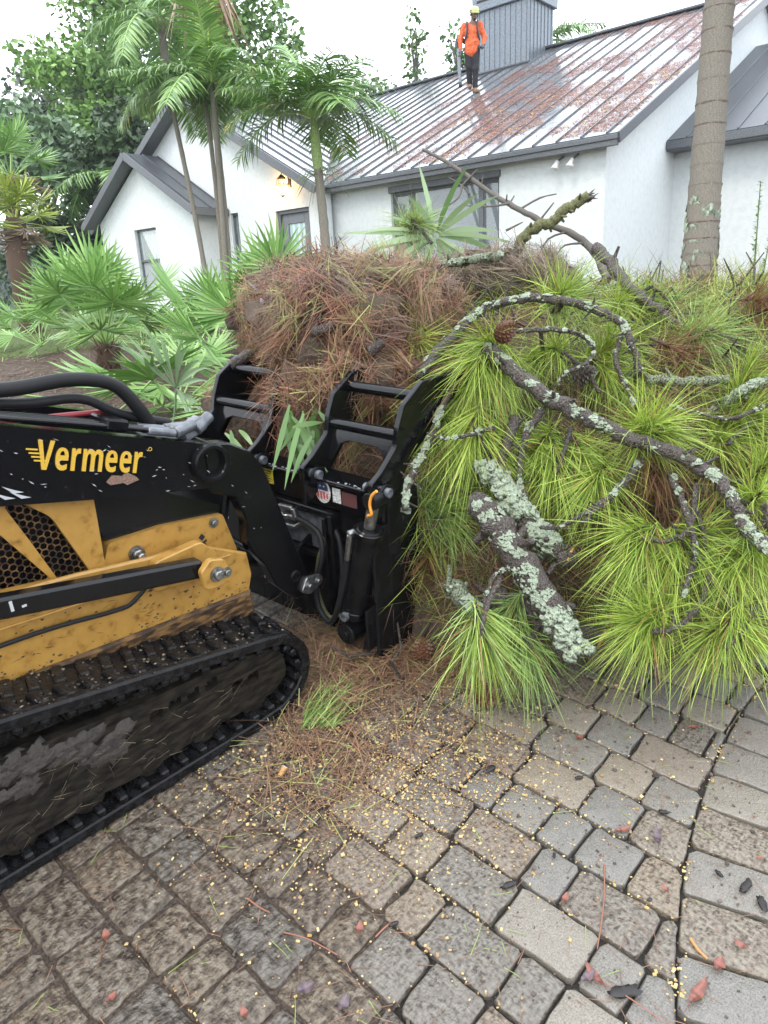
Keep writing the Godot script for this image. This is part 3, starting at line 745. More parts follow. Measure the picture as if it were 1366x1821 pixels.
	var om := OmniLight3D.new(); om.name = "lantern_light"; om.position = lc + Vector3(0, 0.02, 0); om.light_energy = 0.5; om.light_color = Color(1.0, 0.75, 0.4); om.light_size = 0.03; om.omni_range = 12.0; om.omni_attenuation = 2.0; om.shadow_enabled = true
	L.add_child(om)
	# twin floodlight under the eave
	for k in 2:
		var fl := thing("floodlight", ["left white floodlight bulb under the eave by the house corner", "right white floodlight bulb under the eave nearest the house corner"][k], "floodlight", house_at * Transform3D(Basis(), Vector3(-0.75 + k * 0.26, -0.2, 0.06)), "twin floodlights under the eave")
		b = MB.new(); b.tube([Vector3(0.02, 0.02, -0.06), Vector3(0.01, -0.02, 0.02), Vector3(-0.02, -0.06, 0.08)], [0.018], 8); put("arm", b.mesh(), M.trim_grey, fl)
		b = MB.new(); b.lathe(Vector3(-0.02, -0.05, 0.07), Vector3(-0.15, -1, 0.45), [Vector2(0, 0), Vector2(0.03, 0.0), Vector2(0.035, 0.05), Vector2(0.062, 0.12), Vector2(0.058, 0.135), Vector2(0, 0.15)], 14); put("lamp_head", b.mesh(), M.white_plastic, fl)
	# pine litter and leaves lying on the wet metal
	b = MB.new()
	var roof_up := Vector3(0, 1, s).normalized()
	for i in 60000:
		var u := rnd.randf_range(-8.2, 0.2); var q := rnd.randf_range(0.02, 0.98)
		var n0 := nz.get_noise_2d(u * 0.7 + 7.0, q * 3.4) + 0.5 * nz.get_noise_2d(u * 2.6, q * 11.0) + 0.3 * nz.get_noise_2d(u * 9.0, q * 30.0)
		var dens := n0 * 1.5 + 0.24 + (0.3 if u > -5.0 else -0.35) - absf(q - 0.35) * 0.9
		if rnd.randf() > clampf(dens * 1.5, 0.012, 0.9): continue
		var p := Vector3(u, q * ry, 0.25 - q * 7.75) + roof_up * 0.008
		var t := rnd.randf()
		b.col = Color(0.16, 0.06, 0.048).lerp(Color(0.27, 0.125, 0.09), t)
		var yellow := rnd.randf() < 0.1 and q < 0.4 and u > -4.5
		if yellow: b.col = Color(0.40, 0.24, 0.06)
		var d0 := Vector3(rnd.randf_range(-1, 1), 0, rnd.randf_range(-1, 1)).normalized()
		d0 = (d0 - roof_up * d0.dot(roof_up)).normalized()
		if yellow: b.blade(p, d0, 0.05, roof_up.cross(d0) * 0.012, roof_up * 0.015, 2, 1)
		else: b.blade(p, d0, rnd.randf_range(0.08, 0.22), roof_up.cross(d0) * 0.006, roof_up * rnd.randf_range(-0.005, 0.02) + d0.cross(roof_up) * rnd.randf_range(-0.06, 0.06), 2)
	var lit := put("roof_litter", b.mesh(), M.needle_dead, self, house_at)
	stuff(lit, "red brown pine needles and yellow leaves scattered over the wet roof", "pine litter")

func build_neighbour() -> void:
	var at := Transform3D(Basis(Vector3.UP, 0.12), Vector3(-21.5, gy(-34), -34))
	var h := thing("neighbour_house", "low grey house with pale roof half hidden behind trees at left", "house", at)
	var b := MB.new()
	wall_panel(b, [Vector2(-9, -0.3), Vector2(10, -0.3), Vector2(10, 2.4), Vector2(-9, 2.4)], [Rect2(1.2, 0.9, 2.2, 1.1), Rect2(6.0, 0.9, 1.4, 1.1)], -0.2, 0.0)
	put("wall", b.mesh(), M.chimney_metal, h)
	b = MB.new(); roof_sheet(b, Vector3(-9.5, 2.4, 0.6), Vector3(10.5, 2.4, 0.6), Vector3(10.5, 3.9, -4.5), Vector3(-9.5, 3.9, -4.5), 0.1); put("roof", b.mesh(), M.roof_metal, h)
	for x in [1.2, 6.0]:
		var w := Node3D.new(); w.name = numbered("window", h); h.add_child(w, true)
		var wd := 2.2 if x < 2 else 1.4
		b = MB.new()
		for q in [[0, 0.55, 0.06, 1.1], [wd, 0.55, 0.06, 1.1], [wd / 2, 0.0, wd, 0.06], [wd / 2, 1.1, wd, 0.06], [wd / 2, 0.55, 0.05, 1.0]]: b.box(Vector3(x + q[0], 0.9 + q[1], 0.0), Vector3(q[2], q[3], 0.08), 0.004)
		put("frame", b.mesh(), M.white_plastic, w)
		b = MB.new(); b.box(Vector3(x + wd / 2, 1.45, -0.1), Vector3(wd, 1.1, 0.02), 0.0); put("pane", b.mesh(), M.frosted, w)

# ---------------------------------------------------------------- trees
func leaf_tree(called: String, label: String, at: Vector3, height: float, trunk_r: float, lobes: Array, leaves: int, size: float, c0: Color, c1: Color, group := "trees behind the house") -> Node3D:
	var t := thing(called, label, "tree", Transform3D(Basis(), at), group)
	var b := MB.new()
	var top := Vector3(0, height * 0.5, 0)
	b.tube(smooth_path([Vector3(0, -0.3, 0), Vector3(0.15, height * 0.25, 0.1), top], 4), taper(9, trunk_r, trunk_r * 0.6, 0.05), 9)
	var twigs := MB.new()
	for l in lobes:
		var p: Vector3 = l[0]
		b.tube(smooth_path([top * rnd.randf_range(0.6, 1.0), (top + p) * 0.5 + rv(0.3), p], 4), taper(9, trunk_r * 0.5, 0.03), 6)
		for k in 5:
			var e: Vector3 = p + rv(0.8) * Vector3(l[1])
			twigs.tube([p.lerp(top, 0.3), p.lerp(e, 0.5) + rv(0.2), e], [0.05, 0.03, 0.01], 4)
	put("trunk", b.mesh(), M.dead_wood, t)
	stuff(put("limbs", twigs.mesh(), M.dead_wood, t))
	b = MB.new()
	var total := 0.0
	for l in lobes: total += Vector3(l[1]).x * Vector3(l[1]).y
	for l in lobes:
		var p: Vector3 = l[0]; var s: Vector3 = l[1]
		var clumps := int(14 + 26 * s.x * s.y / total * lobes.size() / 3.0)
		var per := int(leaves * s.x * s.y / total / clumps)
		for k in clumps:
			var d := rv().normalized()
			var cp := p + d * s * rnd.randf_range(0.45, 1.05)
			var tone := rnd.randf()
			var cs := rnd.randf_range(0.22, 0.42) * (s.x + s.y) * 0.5
			for m in per:
				var q := cp + rv(1.0) * cs * Vector3(1, 0.7, 1)
				var tt := clampf(tone * 0.7 + rnd.randf() * 0.4, 0, 1)
				b.col = c0.lerp(c1, tt)
				var ld := (Vector3(rnd.randf_range(-1, 1), rnd.randf_range(-1.0, 0.3), rnd.randf_range(-1, 1))).normalized()
				var wv := ld.cross(rv()).normalized()
				var ls := size * rnd.randf_range(0.6, 1.3)
				var nn := ld.cross(wv)
				var m1 := q + ld * ls * 0.5
				b.quadn(q, m1 + wv * ls * 0.3, q + ld * ls, m1 - wv * ls * 0.3, nn, (nn + wv * 0.4).normalized(), nn, (nn - wv * 0.4).normalized())
	put("crown", b.mesh(), M.leaf, t)
	return t

func build_backdrop_trees() -> void:
	# positions read off the photograph: the big tree behind the left wing, darker ones at its feet
	leaf_tree("broadleaf_tree", "tall bright green leafy tree rising behind the left wing of the house", Vector3(-8.372, 1.364, -33.13), 15.0, 0.4,
		[[Vector3(0, 10.5, 0), Vector3(3.6, 3.2, 3)], [Vector3(-2.6, 8.0, 1), Vector3(2.2, 2.4, 2.2)], [Vector3(-1.2, 14.2, 0), Vector3(2.4, 1.6, 2)], [Vector3(2.4, 12.0, 0), Vector3(2.8, 2.8, 2.4)], [Vector3(0.5, 6.5, 1), Vector3(3.2, 2.6, 2)], [Vector3(3.6, 9.3, 0), Vector3(2.2, 2.6, 2)], [Vector3(-2.0, 12.8, 0), Vector3(2.2, 1.8, 2)], [Vector3(4.0, 13.5, -1), Vector3(2.0, 1.9, 2)]],
		30000, 0.3, Color(0.07, 0.15, 0.035), Color(0.25, 0.42, 0.10))
	leaf_tree("dark_tree", "dark dense tree beside the left roof edge of the white house", Vector3(-7.659, 1.287, -23.51), 5.0, 0.2,
		[[Vector3(0.2, 3.9, 0), Vector3(1.5, 1.3, 1.4)], [Vector3(-1.2, 2.4, 0.5), Vector3(1.3, 1.1, 1.2)], [Vector3(0.9, 2.2, 0), Vector3(1.2, 1.2, 1.1)], [Vector3(0.8, 5.1, 0), Vector3(0.9, 0.8, 0.9)]],
		11000, 0.24, Color(0.018, 0.035, 0.018), Color(0.07, 0.12, 0.05))
	leaf_tree("pale_tree", "pale green loose tree with hanging leaflets left of the dark tree", Vector3(-11.07, 1.311, -26.57), 8.5, 0.2,
		[[Vector3(0, 5.6, 0), Vector3(1.8, 1.2, 1.5)], [Vector3(1.5, 4.6, 0), Vector3(1.5, 1.2, 1.3)], [Vector3(-1.6, 4.9, 0), Vector3(1.4, 1.1, 1.3)]],
		6000, 0.3, Color(0.07, 0.13, 0.07), Color(0.19, 0.28, 0.15))
	leaf_tree("distant_tree", "thin grey green tree farthest away at the left edge", Vector3(-17.75, 1.411, -42.54), 16.0, 0.3,
		[[Vector3(-3, 9.0, 0), Vector3(2.6, 2.2, 2)], [Vector3(1.5, 10.5, 0), Vector3(2.3, 2.2, 2)], [Vector3(-7, 8.0, 0), Vector3(3, 2.4, 2)], [Vector3(4.5, 8.0, 0), Vector3(2.4, 2.4, 2)]],
		6500, 0.34, Color(0.06, 0.09, 0.06), Color(0.14, 0.18, 0.12))
	leaf_tree("hedge_tree", "low dark shrubby tree in front of the neighbour house", Vector3(-14.25, 1.356, -32.13), 3.5, 0.15,
		[[Vector3(-1.8, 1.5, 0), Vector3(1.6, 1.4, 1.2)], [Vector3(1.8, 1.4, 0), Vector3(1.8, 1.5, 1.2)], [Vector3(4.6, 1.6, 0.0), Vector3(1.6, 1.6, 1.2)]],
		5000, 0.2, Color(0.02, 0.04, 0.02), Color(0.08, 0.14, 0.05))
	leaf_tree("small_tree", "treetop sprig showing just above the roof ridge left of the worker", Vector3(1.811, 1.317, -27.31), 9.0, 0.12,
		[[Vector3(0, 7.7, 0), Vector3(0.35, 1.2, 0.4)], [Vector3(-1.5, 6.6, 0), Vector3(1.2, 0.6, 0.5)]],
		700, 0.2, Color(0.05, 0.11, 0.03), Color(0.16, 0.28, 0.08))
	leaf_tree("small_tree", "thin leafy treetop above the ridge right behind the worker", Vector3(3.359, 1.318, -27.46), 9.0, 0.12,
		[[Vector3(0, 7.6, 0), Vector3(0.7, 1.0, 0.5)]],
		420, 0.2, Color(0.05, 0.11, 0.05), Color(0.15, 0.27, 0.1))

# ---------------------------------------------------------------- palms
var feather := []
var fans := []

func feather_mesh(len_: float, leaf: float, droop: float, per: int, c0: Color, c1: Color, twist := 0.6) -> ArrayMesh:
	var b := MB.new()
	var k := 12
	var p := []
	for i in k + 1:
		var t := float(i) / k
		p.push_back(Vector3(0, len_ * (t * 0.75 - droop * t * t * 0.55), len_ * t * (0.62 + 0.3 * t)))
	b.col = c1 * 1.1
	b.tube(p, taper(k + 1, 0.02 * len_, 0.004 * len_), 5, false)
	for i in per:
		var t := 0.12 + 0.88 * float(i) / per
		var f := t * k
		var i0 := mini(int(f), k - 1)
		var q: Vector3 = p[i0].lerp(p[i0 + 1], f - i0)
		var dir: Vector3 = (p[i0 + 1] - p[i0]).normalized()
		var up := dir.cross(Vector3.RIGHT).normalized()
		if up.y < 0: up = -up
		for s in [-1.0, 1.0]:
			b.col = c0.lerp(c1, rnd.randf())
			var d: Vector3 = (Vector3.RIGHT * s + dir * rnd.randf_range(0.5, 0.9) + up * rnd.randf_range(-0.1, 0.5)).normalized()
			var l := leaf * (sin(PI * (0.15 + 0.8 * t)) * 0.7 + 0.35) * rnd.randf_range(0.85, 1.1)
			var w: Vector3 = (d.cross(up + rv(0.2))).normalized() * leaf * 0.026
			b.blade(q, d, l, w, Vector3(0, -l * rnd.randf_range(0.25, 0.6), 0), 3, 1)
	return b.mesh()

func fan_mesh(pet: float, rad: float, segs: int, spread: float, c0: Color, c1: Color, droop := 0.15, rough := 0.1) -> ArrayMesh:
	var b := MB.new()
	b.col = c1
	b.tube(smooth_path([Vector3(0, 0, 0), Vector3(0, pet * 0.5, -0.02 * pet), Vector3(0, pet, 0)], 3), taper(7, 0.012 + 0.004 * pet, 0.008), 5, false)
	var hub := Vector3(0, pet, 0)
	for i in segs:
		var a := lerpf(-spread, spread, (i + 0.5) / segs)
		var d := Vector3(sin(a), cos(a), 0)
		var sd := Vector3(cos(a), -sin(a), 0)
		d = (d + Vector3(0, 0, 0.25 * absf(sin(a)) + rnd.randf_range(-rough, rough))).normalized()
		var l := rad * (0.74 + 0.26 * cos(a * 0.8)) * rnd.randf_range(0.88, 1.06)
		var hw := rad * tan(spread / segs) * 0.42
		var pa := hub; var wa := 0.002
		var col := c0.lerp(c1, rnd.randf())
		var sag := Vector3(rnd.randf_range(-0.05, 0.05), -1, 0) * droop * rnd.randf_range(0.4, 1.3) * rad
		for s in 6:
			var t := (s + 1) / 6.0
			var pb := hub + d * l * t + sag * t * t * t + Vector3(0, 0, 0.03 * rad * sin(PI * t))
			var wb := hw * (t / 0.5 if t < 0.5 else (1.0 - t) / 0.5) + 0.0015
			var fold := 0.5
			var za := Vector3(0, 0, wa * fold); var zb := Vector3(0, 0, wb * fold)
			b.col = col * (1.08 if i % 2 == 0 else 0.95)
			var nl := (Vector3(0, 0, 1) + sd * 0.5).normalized(); var nr := (Vector3(0, 0, 1) - sd * 0.5).normalized()
			b.quadn(pa - za, pa + sd * wa + za, pb + sd * wb + zb, pb - zb, nr, nr, nr, nr)
			b.quadn(pa - za, pa - sd * wa + za, pb - sd * wb + zb, pb - zb, nl, nl, nl, nl)
			pa = pb; wa = wb
	return b.mesh()

func palm(called: String, label: String, group: String, base: Vector3, path: Array, r0: float, r1: float, shaft: float, fr: Array, scale: float, kind := "thin") -> Node3D:
	# path: points of the trunk relative to the base; fr: [bearing, lift] of every frond
	var t := thing(called, label, "palm", Transform3D(Basis(), base), group)
	var b := MB.new()
	var p := smooth_path(path, 12)
	var r := []
	for i in p.size(): r.push_back(lerpf(r0, r1, float(i) / (p.size() - 1)) * (1.0 + (0.06 if i % 2 == 0 else -0.03)))
	b.tube(p, r, 12, true, 0.03)
	put("trunk", b.mesh(), M.palm_trunk, t)
	var top: Vector3 = p[p.size() - 1]
	var dir: Vector3 = (top - p[p.size() - 4]).normalized()
	if shaft > 0.0:
		b = MB.new()
		b.tube([top - dir * 0.02, top + dir * shaft * 0.2, top + dir * shaft * 0.7, top + dir * shaft], [r1 * 1.1, r1 * 1.3, r1 * 1.0, r1 * 0.5], 12)
		put("crownshaft", b.mesh(), M.crownshaft, t)
		top += dir * shaft
	for i in fr.size():
		var f: Array = fr[i]
		var tr := Transform3D(Basis(Vector3.UP, f[0]) * Basis(Vector3.RIGHT, f[1]), top - dir * 0.03)
		tr.basis = tr.basis.scaled_local(Vector3.ONE * scale * (f[2] if f.size() > 2 else 1.0))
		put("frond", feather[i % feather.size()], M.frond, t, tr)
	return t

func fan_plant(called: String, label: String, at: Vector3, stem: float, k: int, scale: float, tilt := 0.0, lo := 0.15, hi := 1.35) -> Node3D:
	var t := thing(called, label, "fan palm", Transform3D(Basis(), at), "fan palms in the bed before the house")
	if stem > 0.0:
		var b := MB.new()
		b.tube(smooth_path([Vector3(0, -0.1, 0), Vector3(tilt * 0.5, stem * 0.5, 0), Vector3(tilt, stem, 0)], 5), taper(11, 0.11, 0.15, 0.12), 10, true, 0.2)
		put("trunk", b.mesh(), M.fibre, t)
		b = MB.new()
		for i in 160:
			var a := rnd.randf() * TAU; var y := rnd.randf_range(0.05, 1.0) * stem
			b.col = Color(0.09, 0.05, 0.03).lerp(Color(0.2, 0.12, 0.07), rnd.randf())
			var o := Vector3(cos(a), 0, sin(a))
			b.blade(o * 0.1 + Vector3(tilt * y / stem, y, 0), (o * 0.6 + Vector3.UP * rnd.randf_range(-0.2, 1.0)).normalized(), rnd.randf_range(0.1, 0.24), Vector3(-o.z, 0, o.x) * rnd.randf_range(0.004, 0.014), rv(0.05), 2)
		stuff(put("leaf_boots", b.mesh(), M.needle_dead, t))
	for i in k:
		var a := TAU * (i * 0.382) + rnd.randf_range(-0.3, 0.3)
		var l := lerpf(lo, hi, float(i) / maxi(k - 1, 1)) + rnd.randf_range(-0.1, 0.1)
		var tr := Transform3D(Basis(Vector3.UP, a) * Basis(Vector3.RIGHT, l) * Basis(Vector3.UP, rnd.randf_range(-0.5, 0.5)), Vector3(tilt, stem, 0))
		tr.basis = tr.basis.scaled_local(Vector3.ONE * scale * rnd.randf_range(0.85, 1.1))
		put("frond", fans[rnd.randi() % 4], M.frond, t, tr)
	return t

func build_palms() -> void:
	var g0 := Color(0.10, 0.21, 0.055); var g1 := Color(0.29, 0.45, 0.14)
	for i in 5: feather.push_back(feather_mesh(1.3, 0.46, [0.7, 1.0, 1.3, 0.9, 1.5][i], 58, g0, g1))
	for i in 4: fans.push_back(fan_mesh([0.75, 0.9, 0.6, 0.8][i], 0.62, [24, 28, 22, 26][i], [1.75, 2.0, 1.6, 1.9][i], Color(0.11, 0.24, 0.055), Color(0.30, 0.47, 0.15), 0.12))
	fans.push_back(fan_mesh(0.5, 0.75, 20, 1.5, Color(0.2, 0.3, 0.16), Color(0.36, 0.46, 0.3), 0.35, 0.25))      # cut, pale underside
	fans.push_back(fan_mesh(0.6, 0.7, 22, 1.9, Color(0.12, 0.085, 0.05), Color(0.24, 0.17, 0.1), 0.6, 0.3))     # dead
	fans.push_back(fan_mesh(0.7, 0.75, 26, 2.0, Color(0.13, 0.2, 0.03), Color(0.36, 0.42, 0.07), 0.3, 0.2))     # yellowing
	# the three thin palms beside the wing
	var spread8 := [[0.2, 0.3], [1.0, 0.5], [1.9, 0.35], [2.8, 0.6], [3.6, 0.4], [4.4, 0.55], [5.2, 0.3], [5.9, 0.7], [0.6, -0.35, 0.9]]
	palm("slender_palm", "leftmost of three slender palms, leaning left with its frond spread over the wing roof", "slender palms beside the wing", Vector3(-2.608, 1.067, -12.02), [Vector3.ZERO, Vector3(-0.2218, 1.784, -0.4989), Vector3(-0.5035, 3.567, -0.9978)], 0.042, 0.036, 0.25, [[2.2, 0.5], [1.6, 0.7], [2.9, 0.6], [3.9, 0.4], [4.9, 0.5], [5.6, 0.3], [0.6, 0.4]], 0.85)
	palm("slender_palm", "middle one of the three slender palms, with a fruit stalk under its crown", "slender palms beside the wing", Vector3(-2.408, 1.067, -12.02), [Vector3.ZERO, Vector3(-0.04203, 1.814, -0.5101), Vector3(-0.1441, 3.628, -1.02)], 0.042, 0.034, 0.35, [[0.3, 0.2], [1.4, 0.5], [2.4, 0.3], [3.3, 0.55], [4.6, 0.35], [5.4, 0.6], [0.8, 0.65], [1.9, 0.1], [3.9, 0.1]], 0.92)
	palm("slender_palm", "rightmost of the three slender palms, with an upright bright new frond", "slender palms beside the wing", Vector3(-2.256, 1.044, -11.7), [Vector3.ZERO, Vector3(-0.0213, 1.72, -0.4761), Vector3(-0.1026, 3.44, -0.9523)], 0.043, 0.037, 0.4, [[0.0, -0.55, 1.1], [0.5, 0.1], [1.5, 0.4], [2.4, 0.5], [3.4, 0.45], [4.2, 0.3], [5.1, 0.2], [5.8, 0.45], [1.0, 0.6], [3.0, 0.15], [4.6, 0.6]], 1.02)
	var spear := feather_mesh(1.1, 0.3, 0.15, 40, Color(0.24, 0.40, 0.07), Color(0.48, 0.62, 0.16))
	var pc := get_node("slender_palm_002")
	put("new_frond", spear, M.frond, pc, Transform3D(Basis(Vector3.UP, 0.4) * Basis(Vector3.RIGHT, -0.62), Vector3(-0.1026, 3.44, -0.9523) + Vector3(0, 0.35, 0)))
	# palm in front of the valley of the roofs
	palm("single_palm", "single palm with green crownshaft standing between door and wide window", "", Vector3(-0.6777, 0.9933, -11), [Vector3.ZERO, Vector3(0.009027, 1.187, -0.2804), Vector3(-0.04195, 2.373, -0.5609)], 0.078, 0.062, 0.75, [[0.0, 0.13], [0.75, -0.17], [1.4, 0.08], [2.1, -0.12], [2.8, 0.18], [3.5, 0.03], [4.2, -0.22], [4.9, 0.13], [5.6, -0.07], [0.4, -0.62, 0.9], [4.0, -0.72, 0.85], [0.35, 0.28], [1.75, 0.33], [3.15, 0.38], [4.55, 0.3], [5.25, 0.18], [2.45, -0.32]], 1.08)
	var fruit := MB.new()
	for tip in [[Vector3(-0.04195, 2.373, -0.5609), self.get_node("single_palm")], [Vector3(-0.1441, 3.628, -1.02), self.get_node("slender_palm_001")]]:
		fruit = MB.new()
		for i in 26:
			fruit.col = Color(0.16, 0.2, 0.08)
			var d := Vector3(rnd.randf_range(-1, 1), rnd.randf_range(-0.6, 0.2), rnd.randf_range(-1, 1)).normalized()
			fruit.tube([tip[0] + Vector3(0, -0.06, 0), tip[0] + d * 0.22, tip[0] + d * rnd.randf_range(0.35, 0.5) + Vector3(0, -0.16, 0) + rv(0.05)], [0.006, 0.005, 0.003], 4)
		put("fruit_stalk", fruit.mesh(), M.needle_bright, tip[1])
	# tall palms farther back
	palm("tall_palm", "tall palm with arching fronds before the leafy tree at top left", "", Vector3(-4.865, 1.258, -19.96), [Vector3.ZERO, Vector3(-0.1869, 3.582, -1.075), Vector3(-0.4338, 7.163, -2.149)], 0.13, 0.1, 0.4, [[0.3, 0.5], [1.0, 0.7], [1.8, 0.6], [2.6, 0.8], [3.4, 0.6], [4.2, 0.75], [5.0, 0.5], [5.8, 0.7], [1.5, 0.1]], 1.7)
	var dp := palm("dying_palm", "tall palm with brown dead fronds hanging down at the top edge", "", Vector3(-2.302, 1.039, -11.63), [Vector3.ZERO, Vector3(-0.03203, 2.635, -0.7547), Vector3(-0.1241, 5.269, -1.509)], 0.045, 0.04, 0.3, [[1.0, -0.2], [4.0, -0.1]], 0.9)
	var b := MB.new()
	for i in 46:
		b.col = Color(0.16, 0.09, 0.06).lerp(Color(0.4, 0.28, 0.18), rnd.randf())
		var a := rnd.randf() * TAU
		b.blade(Vector3(-0.1241, 5.269, -1.509) + Vector3(cos(a) * 0.25, 0.25, sin(a) * 0.25), Vector3(cos(a) * 0.45, -1, sin(a) * 0.45).normalized(), rnd.randf_range(0.7, 1.35), Vector3(-sin(a), 0, cos(a)) * rnd.randf_range(0.01, 0.035), rv(0.2), 3, 1)
	put("dead_fronds", b.mesh(), M.needle_dead, dp)
	palm("ridge_palm", "palm frond tips showing over the ridge right of the chimney", "", Vector3(5.787, 1.296, -24.65), [Vector3.ZERO, Vector3(-0.05508, 3.483, -0.2814), Vector3(-0.1702, 6.965, -0.5628)], 0.13, 0.1, 0.3, [[1.4, 0.2], [1.9, 0.45], [0.9, 0.1]], 1.5)
	palm("backdrop_palm", "dim palm between the dark tree and the wing roof", "", Vector3(-7.084, 1.268, -21.14), [Vector3.ZERO, Vector3(-0.02173, 1.715, -0.4131), Vector3(-0.1035, 3.429, -0.8262)], 0.12, 0.1, 0.3, [[3.0, 0.6], [3.9, 0.5], [4.6, 0.7], [5.4, 0.6], [0.6, 0.5], [1.6, 0.6]], 1.5)
	# royal palm trunk at the right
	var rp := thing("royal_palm", "thick grey ringed palm trunk with lichen covered flared foot at right", "palm", Transform3D(Basis(), Vector3(3.832, 0.8289, -8.735)))
	b = MB.new()
	var rpath := smooth_path([Vector3(0, -0.2, 0), Vector3(0.4712, 4.131, -1.134) * 0.08, Vector3(0.4712, 4.131, -1.134) * 0.25, Vector3(0.4712, 4.131, -1.134) * 0.6, Vector3(0.4712, 4.131, -1.134)], 14)
	var rr := []
	var lo := MB.new()
	for i in rpath.size():
		var y: float = rpath[i].y
		rr.push_back((0.185 + 0.075 * exp(-maxf(y, 0) * 1.5) - 0.004 * y) * (1.0 + (0.022 if i % 2 == 0 else -0.012)))
	b.tube(rpath, rr, 20, true, 0.02)
	put("trunk", b.mesh(), M.palm_trunk, rp)
	for i in range(4, rpath.size() - 1):           # leaf scar rings
		if i % 2 == 1: continue
		b = MB.new(); b.tube([rpath[i] - Vector3(0, 0.022, 0), rpath[i] - Vector3(0, 0.008, 0), rpath[i] + Vector3(0, 0.012, 0), rpath[i] + Vector3(0, 0.02, 0)], [rr[i] * 0.985, rr[i] * 1.018, rr[i] * 1.03, rr[i] * 0.985], 20, false, 0.015, i)
		put("leaf_scar", b.mesh(), M.palm_trunk_brown if rnd.randf() < 0.7 else M.palm_trunk, rp)
	for i in 90:                                # lichen on the foot of the trunk
		var y := pow(rnd.randf(), 1.3) * 1.7
		var a := rnd.randf() * TAU
		var cy := Vector3(0.4712, 4.131, -1.134) * (y / Vector3(0.4712, 4.131, -1.134).y)
		var rad := 0.185 + 0.075 * exp(-y * 1.5)
		var o := Vector3(cos(a), 0, sin(a))
		lo.blob(cy + o * rad * 0.985, Vector3(0.012, rnd.randf_range(0.02, 0.07), rnd.randf_range(0.02, 0.06)), 5, 0.5, i, Basis(Vector3.UP, -a))
	stuff(put("lichen", lo.mesh(), M.lichen, rp))
	for i in 1:
		var tr := Transform3D(Basis(Vector3.UP, [1.2, 1.5, 2.4][i]) * Basis(Vector3.RIGHT, 1.0), Vector3(0.4712, 4.131, -1.134) + Vector3(0.1, 0.7, 0))
		tr.basis = tr.basis.scaled_local(Vector3.ONE * 1.6)
		put("frond", feather[i], M.frond, rp, tr)
	# cabbage palms at the far left
	var cp := thing("cabbage_palm", "cabbage palm with shaggy brown trunk and yellowing drooping fans at left", "palm", Transform3D(Basis(), Vector3(-6.364, 1.189, -13.71)))
	b = MB.new(); b.tube(smooth_path([Vector3(0, -0.2, 0), Vector3(-0.05, 1.0, 0), Vector3(-0.1109, 1.906, -0.3958)], 7), taper(15, 0.17, 0.2, 0.12), 10, true, 0.15); put("trunk", b.mesh(), M.fibre, cp)
	for i in 22:
		var tr := Transform3D(Basis(Vector3.UP, i * 2.4) * Basis(Vector3.RIGHT, lerpf(0.3, 2.5, i / 22.0)), Vector3(-0.1109, 1.906, -0.3958))
		tr.basis = tr.basis.scaled_local(Vector3.ONE * 0.72)
		put("frond", fans[6] if i < 15 else fans[5], M.frond, cp, tr)
	var cq := thing("cabbage_palm", "taller dull cabbage palm behind the yellowing one at the left edge", "palm", Transform3D(Basis(), Vector3(-9.452, 1.259, -20.03)))
	b = MB.new(); b.tube(smooth_path([Vector3(0, -0.2, 0), Vector3(0.1, 1.6, 0), Vector3(-0.07584, 3.56, -0.9228)], 7), taper(15, 0.2, 0.2, 0.1), 10, true, 0.15); put("trunk", b.mesh(), M.fibre, cq)
	for i in 24:
		var tr := Transform3D(Basis(Vector3.UP, i * 2.4) * Basis(Vector3.RIGHT, lerpf(0.2, 2.3, i / 24.0)), Vector3(-0.07584, 3.56, -0.9228))
		tr.basis = tr.basis.scaled_local(Vector3.ONE * 1.25)
		put("frond", fans[i % 4] if i < 16 else fans[5], M.frond, cq, tr)
	# fan palms in the bed
	fan_plant("fan_palm", "fan palm with short fibrous dark trunk at the left of the bed", Vector3(-3.162, 0.817, -8.571), 0.36, 22, 0.92, 0.0, 0.05, 1.3)
	fan_plant("fan_palm", "trunkless fan palm with tall fans just left of the door", Vector3(-1.433, 0.9115, -9.875), 0.0, 12, 1.15, 0.0, 0.0, 1.1)
	fan_plant("fan_palm", "small fan palm seedling at the far left of the bed", Vector3(-5.202, 1.021, -11.38), 0.0, 9, 0.7, 0.0, 0.3, 1.4)
	fan_plant("fan_palm", "fan palm at the foot of the slender palms", Vector3(-2.132, 0.9198, -9.989), 0.0, 13, 0.85, 0.0, 0.3, 1.35)
	fan_plant("fan_palm", "fan palm half buried by the brown needle heap", Vector3(-1.327, 0.7136, -7.144), 0.0, 12, 1.0, 0.0, 0.3, 1.4)
	fan_plant("fan_palm", "fan palm nearest the loader with fronds lying flat", Vector3(-1.872, 0.6699, -6.542), 0.0, 12, 0.8, 0.0, 0.7, 1.55)
	fan_plant("fan_palm", "fan palm between the trunked one and the wing wall", Vector3(-3.47, 0.9816, -10.84), 0.0, 10, 0.55, 0.0, 0.5, 1.4)
	# cut fronds lying in the bed
	var spots := [Vector3(-3.114, 0.7094, -7.087), Vector3(-2.372, 0.647, -6.226), Vector3(-1.71, 0.6143, -5.844), Vector3(-1.284, 0.5516, -5.249), Vector3(-1.913, 0.5773, -5.493), Vector3(-1.28, 0.6397, -6.126), Vector3(-0.9873, 0.5751, -5.471)]
	var lab := ["cut fan frond lying flat left of the trunked fan palm", "cut fan frond leaning toward the loader hoses", "cut fan frond spread behind the loader arm", "cut fan frond drooping beside the grapple", "cut fan frond lying on brown mulch near the hoses", "pale upturned fan frond in front of the heap", "cut fan frond under the needle heap's left end"]
